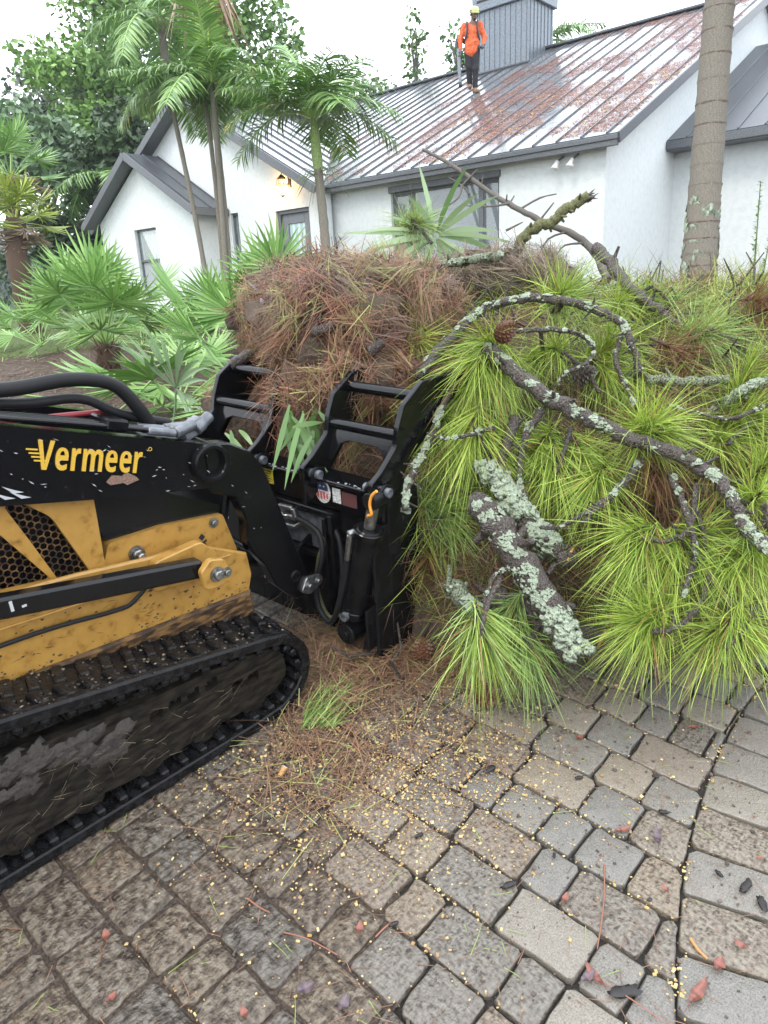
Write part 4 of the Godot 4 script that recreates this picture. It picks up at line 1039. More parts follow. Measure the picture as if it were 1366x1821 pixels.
	for i in spots.size():
		var s: Vector3 = spots[i]
		var f := thing("cut_frond", lab[i], "palm frond", aim(s + Vector3(0, 0.05, 0), Vector3([-0.7, 0.8, 0.3, 0.5, -0.5, 0.9, 0.6][i], [0.25, 0.5, 0.7, 0.6, 0.2, 0.3, 0.6][i], [0.6, 0.7, 0.6, 0.8, 0.8, 0.6, 0.5][i]), 0.95, i * 1.3), "cut fan fronds in the bed")
		put("blade", fans[4 if i % 3 == 2 else i % 4], M.frond, f)
	# right edge: feathery cycad-like plant and upright fern spike
	var sp := thing("spiky_plant", "upright pale green spike of small leaves at the right edge", "plant", Transform3D(Basis(), Vector3(3.968, 0.7604, -7.791)))
	b = MB.new()
	for st in 3:
		var e := Vector3([0.0, 0.14, -0.1][st], [1.75, 1.3, 0.8][st], 0.05 * st)
		b.col = Color(0.12, 0.18, 0.06)
		b.tube([Vector3.ZERO, e * 0.5 + Vector3(0.03, 0, 0), e], [0.012, 0.01, 0.004], 5)
		for i in 200:
			var t := rnd.randf_range(0.12, 1.0); var a := rnd.randf() * TAU
			b.col = Color(0.13, 0.24, 0.07).lerp(Color(0.3, 0.45, 0.16), rnd.randf())
			var d := Vector3(cos(a), 0.5, sin(a)).normalized()
			b.blade(e * t, d, 0.09 * (1.15 - t * 0.6), Vector3(-sin(a), 0, cos(a)) * 0.008, Vector3(0, -0.01, 0), 2, 1)
	put("stems", b.mesh(), M.leaf, sp)
	var fe := thing("feathery_shrub", "feathery green cut leaf shrub at the right edge below the spike", "plant", Transform3D(Basis(), Vector3(3.507, 0.6926, -6.856)))
	for i in 9:
		var tr := Transform3D(Basis(Vector3.UP, i * 2.4) * Basis(Vector3.RIGHT, 0.2 + 0.1 * i), Vector3(0, 0.3, 0))
		tr.basis = tr.basis.scaled_local(Vector3.ONE * 0.7)
		put("frond", feather[i % 5], M.frond, fe, tr)

# ---------------------------------------------------------------- driveway: own axes x right, y out of the drive, -z up the slope
var drive_at := Transform3D(Basis(Vector3(1, 0, 0), Vector3(0, cos(deg_to_rad(6)), sin(deg_to_rad(6))), Vector3(0, -sin(deg_to_rad(6)), cos(deg_to_rad(6)))), Vector3.ZERO)

func onto(a: float, b: float, h := 0.0) -> Vector3:      # a across, b up the drive, h above it
	return drive_at * Vector3(a, h, -b)

func paver_mesh(poly: PackedVector2Array, dirty: float) -> ArrayMesh:
	# resample the outline with soft uneven edges, then three rings and a crown
	var p := PackedVector2Array()
	var k := poly.size()
	var ph := rnd.randf() * 50.0
	for i in k:
		var a := poly[i]; var b := poly[(i + 1) % k]
		var l := a.distance_to(b)
		var r0 := minf(rnd.randf_range(0.007, 0.022), l * 0.3); var r1 := minf(rnd.randf_range(0.007, 0.022), l * 0.3)
		var d := (b - a) / l; var inn := Vector2(-d.y, d.x)
		var c := maxi(2, int(l / 0.045))
		for j in c + 1:
			var q := a + d * lerpf(r0, l - r1, float(j) / c)
			p.push_back(q + inn * (absf(nz.get_noise_2d(ph + j * 0.9, i * 7.0)) * 0.008 + (0.006 * rnd.randf() if rnd.randf() < 0.12 else 0.0)) + Vector2(rnd.randf_range(-1, 1), rnd.randf_range(-1, 1)) * 0.0012)
	var m := Vector2.ZERO
	for q in p: m += q
	m /= p.size()
	k = p.size()
	var tilt := Vector2(rnd.randf_range(-1, 1), rnd.randf_range(-1, 1)) * 0.02
	var lift := rnd.randf_range(-0.002, 0.003)
	var vs := PackedVector3Array()
	var f := func(q: Vector2, y: float) -> Vector3: return Vector3(q.x, y + lift + (q - m).dot(tilt), -q.y)
	for q in p: vs.push_back(f.call(q, -0.045))
	for q in p: vs.push_back(f.call(q, -0.006 + rnd.randf_range(-0.002, 0.002)))
	for q in p:
		var e := (m - q); vs.push_back(f.call(q + e.normalized() * rnd.randf_range(0.003, 0.007), -0.001 + rnd.randf_range(-0.0015, 0.001)))
	for q in p: vs.push_back(f.call(q.lerp(m, 0.5), rnd.randf_range(-0.0015, 0.0025) * (1.0 + dirty)))
	vs.push_back(f.call(m, rnd.randf_range(-0.001, 0.003)))
	var idx := PackedInt32Array()
	for rr in 3:
		for i in k:
			var j := (i + 1) % k
			var a := rr * k + i; var b := rr * k + j; var c := (rr + 1) * k + j; var d := (rr + 1) * k + i
			idx.append_array(PackedInt32Array([a, c, b, a, d, c]))
	for i in k: idx.append_array(PackedInt32Array([3 * k + i, 4 * k, 3 * k + (i + 1) % k]))
	var nrm := PackedVector3Array(); nrm.resize(vs.size())
	for i in range(0, idx.size(), 3):
		var n := (vs[idx[i + 2]] - vs[idx[i]]).cross(vs[idx[i + 1]] - vs[idx[i]])
		for j in 3: nrm[idx[i + j]] += n
	var mbr := MB.new()
	for i in nrm.size(): nrm[i] = nrm[i].normalized()
	for i in range(0, idx.size(), 3):
		mbr.tri(vs[idx[i]], vs[idx[i + 1]], vs[idx[i + 2]], nrm[idx[i]], nrm[idx[i + 1]], nrm[idx[i + 2]])
	return mbr.mesh()

var arc_c := Vector2(3.27, 0.16)
var arc_r := 2.855

func build_pavers() -> void:
	var d := Node3D.new(); d.name = "driveway"; d.transform = drive_at; add_child(d); struct_(d)
	var b := MB.new()
	b.quad(Vector3(-7, -0.02, 3), Vector3(9, -0.02, 3), Vector3(9, -0.02, -6.0), Vector3(-7, -0.02, -6.0), Vector3.UP)
	put("joint_sand", b.mesh(), M.joint_sand, d)
	b = MB.new()         # brown soil washed into the joints on the loader's side
	var edge := []
	for i in 24: edge.push_back(Vector2(-0.02 + 0.32 * (i / 23.0 - 0.35) + 0.08 * nz.get_noise_2d(i * 0.7, 3.0), 0.3 + 2.6 * i / 23.0))
	for i in 23:
		b.quad(Vector3(-4, -0.0075, -edge[i].y), Vector3(edge[i].x, -0.0075, -edge[i].y), Vector3(edge[i + 1].x, -0.0075, -edge[i + 1].y), Vector3(-4, -0.0075, -edge[i + 1].y), Vector3.UP)
	put("joint_soil", b.mesh(), M.joint_soil, d)
	var far := MB.new()
	var circle := PackedVector2Array()
	for i in 160: circle.push_back(arc_c + Vector2(cos(TAU * i / 160), sin(TAU * i / 160)) * (arc_r + 0.001))
	var u := Vector2.from_angle(deg_to_rad(-42.5)); var v := Vector2(-u.y, u.x)
	var pitch := 0.154
	for row in range(-16, 29):
		var s := -5.0 + fposmod(row * 0.37, 0.3)
		while s < 4.0:
			var pick := rnd.randf()
			var l: float = 0.117 if pick < 0.25 else (0.154 if pick < 0.62 else 0.226)
			var v0 := 1.171 + row * pitch + 0.0022; var v1 := v0 + pitch - 0.0044
			var q := PackedVector2Array([u * (s + 0.0022) + v * v0, u * (s + l - 0.0022) + v * v0, u * (s + l - 0.0022) + v * v1, u * (s + 0.0022) + v * v1])
			s += l
			var c := (q[0] + q[2]) / 2.0
			if c.y < 0.2 or c.y > 5.2 or c.x < -3.2 or c.x > 4.5: continue
			if absf(c.x) > 0.95 + 0.62 * c.y: continue
			for piece in Geometry2D.clip_polygons(q, circle):
				if piece.size() < 3: continue
				var area := 0.0
				for i in piece.size(): area += piece[i].cross(piece[(i + 1) % piece.size()])
				if absf(area) < 0.0012: continue
				lay(d, piece, c, far)
	# soldier course that follows the curved edge, two stones deep
	for ring in 2:
		var k := 0
		var a := deg_to_rad(95.0)
		var r1: float = arc_r - 0.001 - ring * 0.25; var r0: float = r1 - 0.242
		while a < deg_to_rad(215):
			var da := rnd.randf_range(0.158, 0.182) / arc_r
			var q := PackedVector2Array()
			for e in [[r0, a + 0.0015], [r1, a + 0.0015], [r1, a + da - 0.0015], [r0, a + da - 0.0015]]: q.push_back(arc_c + Vector2(cos(e[1]), sin(e[1])) * e[0])
			a += da; k += 1
			var c := (q[0] + q[2]) / 2.0
			if c.y < 0.4 or c.y > 3.6: continue
			lay(d, q, c, far)
	var o := put("paver_far", far.mesh(), M.paver_dirty_4, d)
	stuff(o)

var laid := 0
func lay(d: Node3D, piece: PackedVector2Array, c: Vector2, far: MB) -> void:
	# stones that lie under the loader or the heap cannot be seen: only a plain field of them
	var dirty := clampf((0.42 - c.x - (c.y - 1.2) * 0.15) * 1.5 + rnd.randf_range(-0.25, 0.25), 0.0, 1.0)
	var hidden := c.y > 2.9 or (c.x < -0.95 and c.y > 1.65) or c.y < 0.75 or (c.x < -0.6 and c.y > 2.1)
	if hidden or laid >= 298:
		far.plate(Array(piece).map(func(q): return Vector2(q.x, q.y)), -0.045, -0.002, 0.008, Basis(Vector3(1, 0, 0), Vector3(0, 0, -1), Vector3(0, 1, 0)))
		return
	laid += 1
	var tone := rnd.randi() % 5
	var o := put("paver", paver_mesh(piece, dirty), M[["paver_%d", "paver_worn_%d", "paver_dirty_%d"][2 if dirty > 0.62 else (1 if dirty > 0.22 or rnd.randf() < 0.3 else 0)] % tone], d)
	o.set_meta("kind_of", "paver")

# ---------------------------------------------------------------- tracked loader (own axes: x ahead, y up, z to its right)
var loader_at := Transform3D(Basis(Vector3(0.7193, 0.07261, -0.6909), Vector3(0, 0.9945, 0.1045), Vector3(0.6947, -0.07519, 0.7154)), Vector3(-0.4425, 0.2285, -2.174))

func V2(a: Array) -> Array:
	var o := []
	for i in range(0, a.size(), 2): o.push_back(Vector2(a[i], a[i + 1]))
	return o

func round_poly(p: Array, r: float, k := 4) -> Array:
	var o := []
	var n := p.size()
	for i in n:
		var a: Vector2 = p[(i + n - 1) % n]; var b: Vector2 = p[i]; var c: Vector2 = p[(i + 1) % n]
		var q := minf(r, minf(a.distance_to(b), b.distance_to(c)) * 0.45)
		var s := b + (a - b).normalized() * q; var e := b + (c - b).normalized() * q
		for j in k + 1:
			var t := float(j) / k
			o.push_back(s.lerp(b, t).lerp(b.lerp(e, t), t))
	return o

func mb_rod(a: Vector3, b: Vector3, r: float) -> ArrayMesh:
	var q := MB.new(); q.rod(a, b, r, 16); return q.mesh()

func bolt(parent: Node3D, at: Vector3, d: Vector3, r := 0.012, called := "bolt") -> void:
	var b := MB.new()
	b.lathe(at, d, [Vector2(0, 0), Vector2(r * 1.5, 0), Vector2(r * 1.5, r * 0.3), Vector2(r, r * 0.32)], 14)
	b.lathe(at + d.normalized() * r * 0.3, d, [Vector2(r, 0), Vector2(r, r * 0.7), Vector2(r * 0.85, r * 0.85), Vector2(0, r * 0.85)], 6)
	put(called, b.mesh(), M.steel, parent)

func build_loader() -> void:
	var L := thing("tracked_loader", "black and yellow tracked compact loader with lettered arm at left", "loader", loader_at)
	var b := MB.new()
	# hull: yellow side plate with a muddy skirt below
	b.plate(V2([-1.7, 0.55, 0.13, 0.41, 0.15, 0.47, 0.14, 0.56, -0.06, 0.67, -0.2, 0.68, -0.45, 0.72, -1.7, 0.86]), -0.24, -0.22, 0.006)
	b.plate(V2([-1.7, 0.5, 0.11, 0.36, 0.13, 0.55, -0.06, 0.65, -1.7, 0.8]), -0.86, -0.24, 0.006)
	b.box(Vector3(-0.8, 0.655, -0.216), Vector3(1.75, 0.006, 0.006), 0.002, Basis(Vector3.FORWARD, 0.085))
	put("hull", b.mesh(), M.yellow_paint, L)
	b = MB.new(); b.plate(V2([-1.7, 0.44, 0.1, 0.30, 0.14, 0.31, 0.135, 0.412, -1.7, 0.552]), -0.252, -0.214, 0.01); put("muddy_skirt", b.mesh(), M.mud_yellow, L)
	b = MB.new()
	for i in 60:
		var f := rnd.randf_range(-1.1, 0.12)
		b.blob(Vector3(f, lerpf(0.31, 0.40, (0.12 - f) / 1.2) + rnd.randf_range(-0.015, 0.03), -0.21), Vector3(rnd.randf_range(0.015, 0.05), rnd.randf_range(0.005, 0.014), 0.01), 4, 0.4, i)
	stuff(put("dried_mud", b.mesh(), M.mud, L))
	# front cheek plate with bolts
	b = MB.new(); b.plate(round_poly(V2([-0.35, 0.66, -0.05, 0.6, 0.14, 0.55, 0.1, 0.71, -0.13, 0.745, -0.31, 0.75]), 0.012), -0.34, -0.28, 0.005); put("cheek_plate", b.mesh(), M.yellow_paint, L)
	bolt(L, Vector3(0.06, 0.69, -0.278), Vector3(0, 0, 1), 0.012); bolt(L, Vector3(-0.23, 0.685, -0.278), Vector3(0, 0, 1), 0.018)
	b = MB.new(); b.rod(Vector3(-0.23, 0.685, -0.27), Vector3(-0.23, 0.685, -0.235), 0.012); put("plug", b.mesh(), M.steel, L)
	b = MB.new(); b.plate(V2([-0.005, 0.655, 0.008, 0.667, 0.02, 0.652, 0.007, 0.64]), -0.28, -0.2785, 0.0); b.box(Vector3(0.005, 0.63, -0.2792), Vector3(0.04, 0.008, 0.002), 0.0, Basis(Vector3.BACK, 0.35)); b.box(Vector3(0.0, 0.618, -0.2792), Vector3(0.04, 0.008, 0.002), 0.0, Basis(Vector3.BACK, 0.35)); put("lift_mark", b.mesh(), M.print_black, L)
	# pin bracket for the lower bar
	b = MB.new(); b.plate(round_poly(V2([-0.115, 0.57, -0.05, 0.562, -0.015, 0.6, -0.035, 0.655, -0.085, 0.672, -0.125, 0.64]), 0.012), -0.10, -0.075, 0.004); b.plate(round_poly(V2([-0.24, 0.58, 0.0, 0.55, 0.01, 0.62, -0.05, 0.69, -0.22, 0.68]), 0.02), -0.22, -0.18, 0.004); put("pin_bracket", b.mesh(), M.yellow_paint, L)
	bolt(L, Vector3(-0.07, 0.615, -0.074), Vector3(0, 0, 1), 0.017); bolt(L, Vector3(-0.035, 0.607, -0.074), Vector3(0, 0, 1), 0.012)
	b = MB.new(); b.bar(Vector3(-1.5, 0.93, -0.13), Vector3(-0.1, 0.632, -0.13), 0.05, 0.062, 0.008); put("lower_link", b.mesh(), M.black_paint, L)
	b = MB.new(); b.tube(smooth_path([Vector3(-0.2, 0.64, -0.2), Vector3(-0.3, 0.58, -0.19), Vector3(-0.36, 0.565, -0.2), Vector3(-0.6, 0.6, -0.2), Vector3(-1.0, 0.62, -0.2)], 5), [0.007], 6); put("cable", b.mesh(), M.hose, L)
	b = MB.new(); b.tube(smooth_path([Vector3(-0.23, 0.685, -0.24), Vector3(-0.27, 0.64, -0.23), Vector3(-0.29, 0.6, -0.235)], 4), [0.006], 6); put("red_line", b.mesh(), M.red_hose, L)
	# engine cover and side grille
	b = MB.new(); b.plate(round_poly(V2([-0.31, 0.755, -0.08, 0.735, 0.1, 0.705, 0.11, 0.735, -0.12, 0.865, -0.36, 0.92]), 0.012), -0.84, -0.30, 0.012); put("engine_cover", b.mesh(), M.black_paint, L)
	b = MB.new(); b.box(Vector3(-0.9, 0.82, -0.56), Vector3(1.08, 0.4, 0.5), 0.03); b.box(Vector3(-1.5, 0.95, -0.55), Vector3(0.4, 0.7, 0.6), 0.03); put("engine_bay", b.mesh(), M.black_frame, L)
	var cs := CSGCombiner3D.new()
	var face := CSGPolygon3D.new(); face.polygon = PackedVector2Array(V2([-1.6, 0.66, -0.345, 0.6, -0.33, 0.93, -0.6, 1.0, -1.6, 1.1])); face.depth = 0.02; cs.add_child(face)
	for w in [V2([-0.575, 0.975, -0.52, 0.96, -0.46, 0.9, -0.385, 0.68, -0.48, 0.69, -0.535, 0.86]), V2([-0.62, 0.93, -0.5, 0.71, -0.63, 0.73, -0.78, 0.76, -0.78, 0.97]), V2([-0.82, 0.97, -0.82, 0.76, -1.2, 0.8, -1.2, 0.99])]:
		var hole := CSGPolygon3D.new(); hole.polygon = PackedVector2Array(round_poly(w, 0.02)); hole.depth = 0.1; hole.operation = CSGShape3D.OPERATION_SUBTRACTION; hole.position.z = 0.04; cs.add_child(hole)
	cs.transform.origin = Vector3(0, 0, -0.26)
	cs.material_override = M.yellow_paint
	cs.name = "grille_panel"; L.add_child(cs)
	b = MB.new()
	var hx := 0.0125
	for i in range(0, 46):
		for j in range(0, 22):
			var c := Vector2(-0.38 - i * hx * 1.5, 0.68 + j * hx * 1.732 + (hx * 0.866 if i % 2 == 1 else 0.0))
			if c.y > 1.0 or c.x < -1.0: continue
			for e in 3:
				var a0 := PI / 3 * e; var a1 := PI / 3 * (e + 1)
				var p0 := c + Vector2(cos(a0), sin(a0)) * hx; var p1 := c + Vector2(cos(a1), sin(a1)) * hx
				var dd := (p1 - p0).normalized(); var nn := Vector2(-dd.y, dd.x) * 0.0021
				b.quad(Vector3(p0.x - nn.x, p0.y - nn.y, -0.287), Vector3(p1.x - nn.x, p1.y - nn.y, -0.287), Vector3(p1.x + nn.x, p1.y + nn.y, -0.287), Vector3(p0.x + nn.x, p0.y + nn.y, -0.287), Vector3.BACK)
				b.quad(Vector3(p0.x + nn.x, p0.y + nn.y, -0.287), Vector3(p1.x + nn.x, p1.y + nn.y, -0.287), Vector3(p1.x + nn.x, p1.y + nn.y, -0.293), Vector3(p0.x + nn.x, p0.y + nn.y, -0.293), Vector3(nn.x, nn.y, 0))
	stuff(put("honeycomb_mesh", b.mesh(), M.mud_yellow, L))
	# lifting arms: near and far one, each a long box and an elbow plate
	for side in 2:
		var z0 := -0.28 if side == 0 else -0.84
		var z1 := z0 + 0.06
		var arm := Node3D.new(); arm.name = numbered("lift_arm", L); L.add_child(arm, true)
		b = MB.new(); b.plate(round_poly(V2([-1.75, 1.60, -0.54, 1.20, 0.04, 0.995, 0.05, 0.84, -0.24, 0.90, -0.6, 0.99, -1.75, 1.30]), 0.01), z0, z1, 0.006); put("boom", b.mesh(), M.black_paint, arm)
		b = MB.new(); b.plate(round_poly(V2([0.03, 0.998, 0.13, 0.975, 0.2, 0.93, 0.25, 0.86, 0.405, 0.33, 0.38, 0.285, 0.33, 0.28, 0.245, 0.38, 0.21, 0.48, 0.165, 0.545, 0.145, 0.6, 0.155, 0.68, 0.125, 0.78, 0.03, 0.825]), 0.014), z0 + 0.006, z1 + 0.004, 0.006); put("elbow", b.mesh(), M.black_paint, arm)
		b = MB.new()
		b.tube([Vector3(0.165, 0.76, z1 + 0.002), Vector3(0.185, 0.69, z1 + 0.002), Vector3(0.165, 0.6, z1 + 0.002), Vector3(0.2, 0.52, z1 + 0.002), Vector3(0.235, 0.46, z1 + 0.002), Vector3(0.26, 0.38, z1 + 0.002), Vector3(0.335, 0.29, z1 + 0.002)], [0.0032], 5); put("weld_bead", b.mesh(), M.black_paint, arm)
		b = MB.new()
		b.lathe(Vector3(0.045, 0.93, z1 - 0.2), Vector3.BACK, [Vector2(0.047, 0.0), Vector2(0.065, 0.0), Vector2(0.065, 0.222), Vector2(0.06, 0.227), Vector2(0.05, 0.227), Vector2(0.047, 0.222), Vector2(0.047, 0.0)], 28); put("pivot_tube", b.mesh(), M.black_frame, arm)
		b = MB.new(); b.lathe(Vector3(0.335, 0.385, z1), Vector3.BACK, [Vector2(0.013, 0.002), Vector2(0.013, 0.012), Vector2(0.021, 0.012), Vector2(0.024, 0.008), Vector2(0.024, 0)], 16); put("boss", b.mesh(), M.black_frame, arm)
	b = MB.new(); b.rod(Vector3(0.045, 0.93, -0.8), Vector3(0.045, 0.93, -0.25), 0.046); b.rod(Vector3(0.3, 0.42, -0.8), Vector3(0.3, 0.42, -0.25), 0.03); b.box(Vector3(0.11, 0.66, -0.53), Vector3(0.03, 0.24, 0.48), 0.008, Basis(Vector3.BACK, -0.3)); put("cross_tube", b.mesh(), M.black_frame, L)
	b = MB.new(); b.plate(round_poly(V2([0.345, 0.31, 0.39, 0.285, 0.46, 0.315, 0.45, 0.35, 0.375, 0.365]), 0.015), -0.218, -0.2, 0.003); put("pin_plate", b.mesh(), M.steel, L)
	bolt(L, Vector3(0.385, 0.325, -0.2), Vector3.BACK, 0.013); bolt(L, Vector3(0.43, 0.33, -0.2), Vector3.BACK, 0.01)
	b = MB.new(); b.tube([Vector3(0.0, 0.5, -0.42), Vector3(0.2, 0.45, -0.42), Vector3(0.36, 0.36, -0.42)], [0.035, 0.035, 0.02], 12); put("tilt_cylinder", b.mesh(), M.black_frame, L)
	# lettering on the arm
	var tm := TextMesh.new(); tm.text = "Vermeer"
	var sf := SystemFont.new(); sf.font_names = PackedStringArray(["Droid Sans"]); sf.font_weight = 700
	tm.font = sf; tm.font_size = 32; tm.depth = 0.004; tm.pixel_size = 0.0035; tm.curve_step = 0.5
	var w := tm.get_aabb().size
	var ang := -0.325
	var s := 0.305 / w.x
	var tb := Basis(Vector3.BACK, ang) * Basis().scaled(Vector3(s, 0.082 / w.y, 1.0))
	put("lettering", tm, M.lettering, L, Transform3D(tb, Vector3(-0.325, 1.05, -0.217)))
	for k in 4:
		b = MB.new(); b.box(Vector3(-0.478 + k * 0.004, 1.118 - k * 0.012, -0.2172), Vector3(0.03, 0.0045, 0.002), 0.0, Basis(Vector3.BACK, ang)); put("lettering_streak", b.mesh(), M.lettering, L)
	b = MB.new(); b.lathe(Vector3(-0.147, 1.028, -0.2185), Vector3.BACK, [Vector2(0.0045, 0.0), Vector2(0.0045, 0.0015), Vector2(0.0062, 0.0015), Vector2(0.0062, 0)], 12); put("registered_ring", b.mesh(), M.lettering, L)
	b = MB.new(); b.plate(V2([-0.3, 0.968, -0.28, 0.983, -0.25, 0.972, -0.235, 0.98, -0.21, 0.96, -0.2, 0.945, -0.24, 0.94, -0.25, 0.95, -0.29, 0.955]), -0.2185, -0.2165, 0.0); put("peeled_label", b.mesh(), M.peeled, L)
	# scratches in the paint
	b = MB.new()
	for i in 60:
		var f := rnd.randf_range(-0.6, 0.3)
		var y := (1.19 - (f + 0.54) * 0.34 - rnd.randf() * 0.17) if f < 0.05 else rnd.randf_range(0.45, 0.85) - (f - 0.1) * 0.6
		var a := rnd.randf_range(-0.9, 0.3)
		var q := Vector2(f, y); var d := Vector2(cos(a), sin(a)) * rnd.randf_range(0.002, 0.010); var n := Vector2(-d.y, d.x).normalized() * rnd.randf_range(0.0006, 0.0016)
		if f > 0.05 and (y < 0.6 - (f - 0.16) * 1.5 + 0.02 or f > 0.22): continue
		b.plate([q - d, q + n, q + d, q - n], -0.2156, -0.2146, 0.0)
	for q in [[-0.545, 1.02], [-0.53, 1.0], [-0.57, 1.01]]: b.plate([Vector2(q[0] - 0.03, q[1] + 0.02), Vector2(q[0], q[1]), Vector2(q[0] + 0.02, q[1] - 0.012), Vector2(q[0] - 0.005, q[1] - 0.008)], -0.2196, -0.2186, 0.0)
	b.box(Vector3(-0.66, 0.757, -0.103), Vector3(0.008, 0.03, 0.002), 0.0); b.box(Vector3(-0.63, 0.745, -0.103), Vector3(0.012, 0.006, 0.002), 0.0)
	stuff(put("paint_scratches", b.mesh(), M.scratch, L))
	# mud splashes and dark scrapes on the yellow panels
	b = MB.new()
	for i in 150:
		var f := rnd.randf_range(-1.1, 0.12)
		var lo := lerpf(0.41, 0.55, (0.12 - f) / 1.8); var hi := lerpf(0.56, 0.72, (0.12 - f) / 0.6)
		var y := lo + 0.01 + (minf(hi, lo + 0.2) - lo) * pow(rnd.randf(), 3.0)
		if f > -0.02 and y > 0.53: continue
		var s2 := rnd.randf_range(0.0008, 0.0035)
		b.blob(Vector3(f, y, -0.2195), Vector3(s2 * rnd.randf_range(1, 2.4), s2, 0.0012), 4, 0.5, i)
	stuff(put("mud_splashes", b.mesh(), M.mud, L))
	b = MB.new()
	for i in 70:
		var f := rnd.randf_range(-1.0, 0.1); var y := lerpf(0.45, 0.6, rnd.randf()) + (0.1 - f) * 0.1
		if y > 0.55 and f > -0.05: continue
		var a := rnd.randf_range(-0.5, 0.3); var d := Vector2(cos(a), sin(a)) * rnd.randf_range(0.004, 0.024); var n := Vector2(-d.y, d.x).normalized() * rnd.randf_range(0.0005, 0.0012)
		b.plate([Vector2(f, y) - d, Vector2(f, y) + n, Vector2(f, y) + d, Vector2(f, y) - n], -0.2195, -0.219, 0.0)
	stuff(put("panel_scrapes", b.mesh(), M.print_black, L))
	# hoses above the arm
	var hose := func(pts: Array, r: float, m: Material) -> void:
		var q := MB.new(); q.tube(smooth_path(pts, 6), [r], 10); put("hose", q.mesh(), m, L)
	hose.call([Vector3(-1.5, 1.46, -0.32), Vector3(-0.9, 1.34, -0.34), Vector3(-0.5, 1.265, -0.34), Vector3(-0.3, 1.255, -0.34), Vector3(-0.17, 1.215, -0.34), Vector3(-0.1, 1.12, -0.34), Vector3(-0.06, 1.04, -0.36)], 0.021, M.hose)
	hose.call([Vector3(-1.5, 1.43, -0.36), Vector3(-0.8, 1.3, -0.36), Vector3(-0.45, 1.215, -0.36), Vector3(-0.27, 1.19, -0.36), Vector3(-0.16, 1.12, -0.36), Vector3(0.0, 1.05, -0.36)], 0.015, M.hose)
	for k in 3:
		hose.call([Vector3(-1.6, 1.55 - 0.012 * k, -0.25 - 0.035 * k), Vector3(-0.54, 1.215, -0.25 - 0.035 * k), Vector3(-0.25, 1.12, -0.25 - 0.035 * k), Vector3(-0.08, 1.06, -0.25 - 0.035 * k)], 0.0085, M.black_paint)
	for k in 3:
		b = MB.new(); b.rod(Vector3(-0.13, 1.075, -0.25 - 0.035 * k), Vector3(-0.04, 1.045, -0.25 - 0.035 * k), 0.013); b.rod(Vector3(-0.04, 1.045, -0.25 - 0.035 * k), Vector3(0.04 , 1.05 - 0.01 * k, -0.27 - 0.035 * k), 0.018); put("coupling", b.mesh(), M.grey_paint, L)
	b = MB.new(); b.box(Vector3(-0.22, 1.115, -0.3), Vector3(0.07, 0.035, 0.12), 0.006, Basis(Vector3.BACK, -0.33)); put("hose_clamp", b.mesh(), M.black_frame, L)
	b = MB.new(); b.box(Vector3(0.06, 1.02, -0.33), Vector3(0.1, 0.05, 0.06), 0.01, Basis(Vector3.BACK, 0.35)); b.rod(Vector3(0.06, 1.02, -0.3), Vector3(0.13, 1.05, -0.32), 0.02); put("valve", b.mesh(), M.grey_paint, L)
	hose.call([Vector3(-0.6, 1.18, -0.38), Vector3(-0.2, 1.13, -0.38), Vector3(-0.12, 1.1, -0.38)], 0.008, M.red_hose)
	# operator station behind, mostly out of view
	b = MB.new(); b.box(Vector3(-1.75, 0.75, -0.55), Vector3(0.3, 0.9, 0.7), 0.04); put("operator_station", b.mesh(), M.black_frame, L)
	for side in 2: track(L, 0.0 if side == 0 else -0.88)

func loop_pts() -> Array:
	var o := []
	# tread loop seen from the side: flat foot, round nose, top run that rises to the rear
	for i in 12: o.push_back(Vector2(-1.45 + 1.42 * i / 11.0, 0.0))
	for i in range(1, 10):
		var a := -PI / 2 + (PI * 0.93) * i / 10.0
		o.push_back(Vector2(0.02 + 0.19 * cos(a), 0.175 + 0.175 * sin(a)))
	for i in 12: o.push_back(Vector2(0.03, 0.35).lerp(Vector2(-1.4, 0.64), i / 11.0))
	for i in range(1, 8):
		var a := PI / 2 + 0.2 + (PI - 0.2) * i / 8.0
		o.push_back(Vector2(-1.45 + 0.3 * cos(a), 0.32 + 0.32 * sin(a)))
	return o

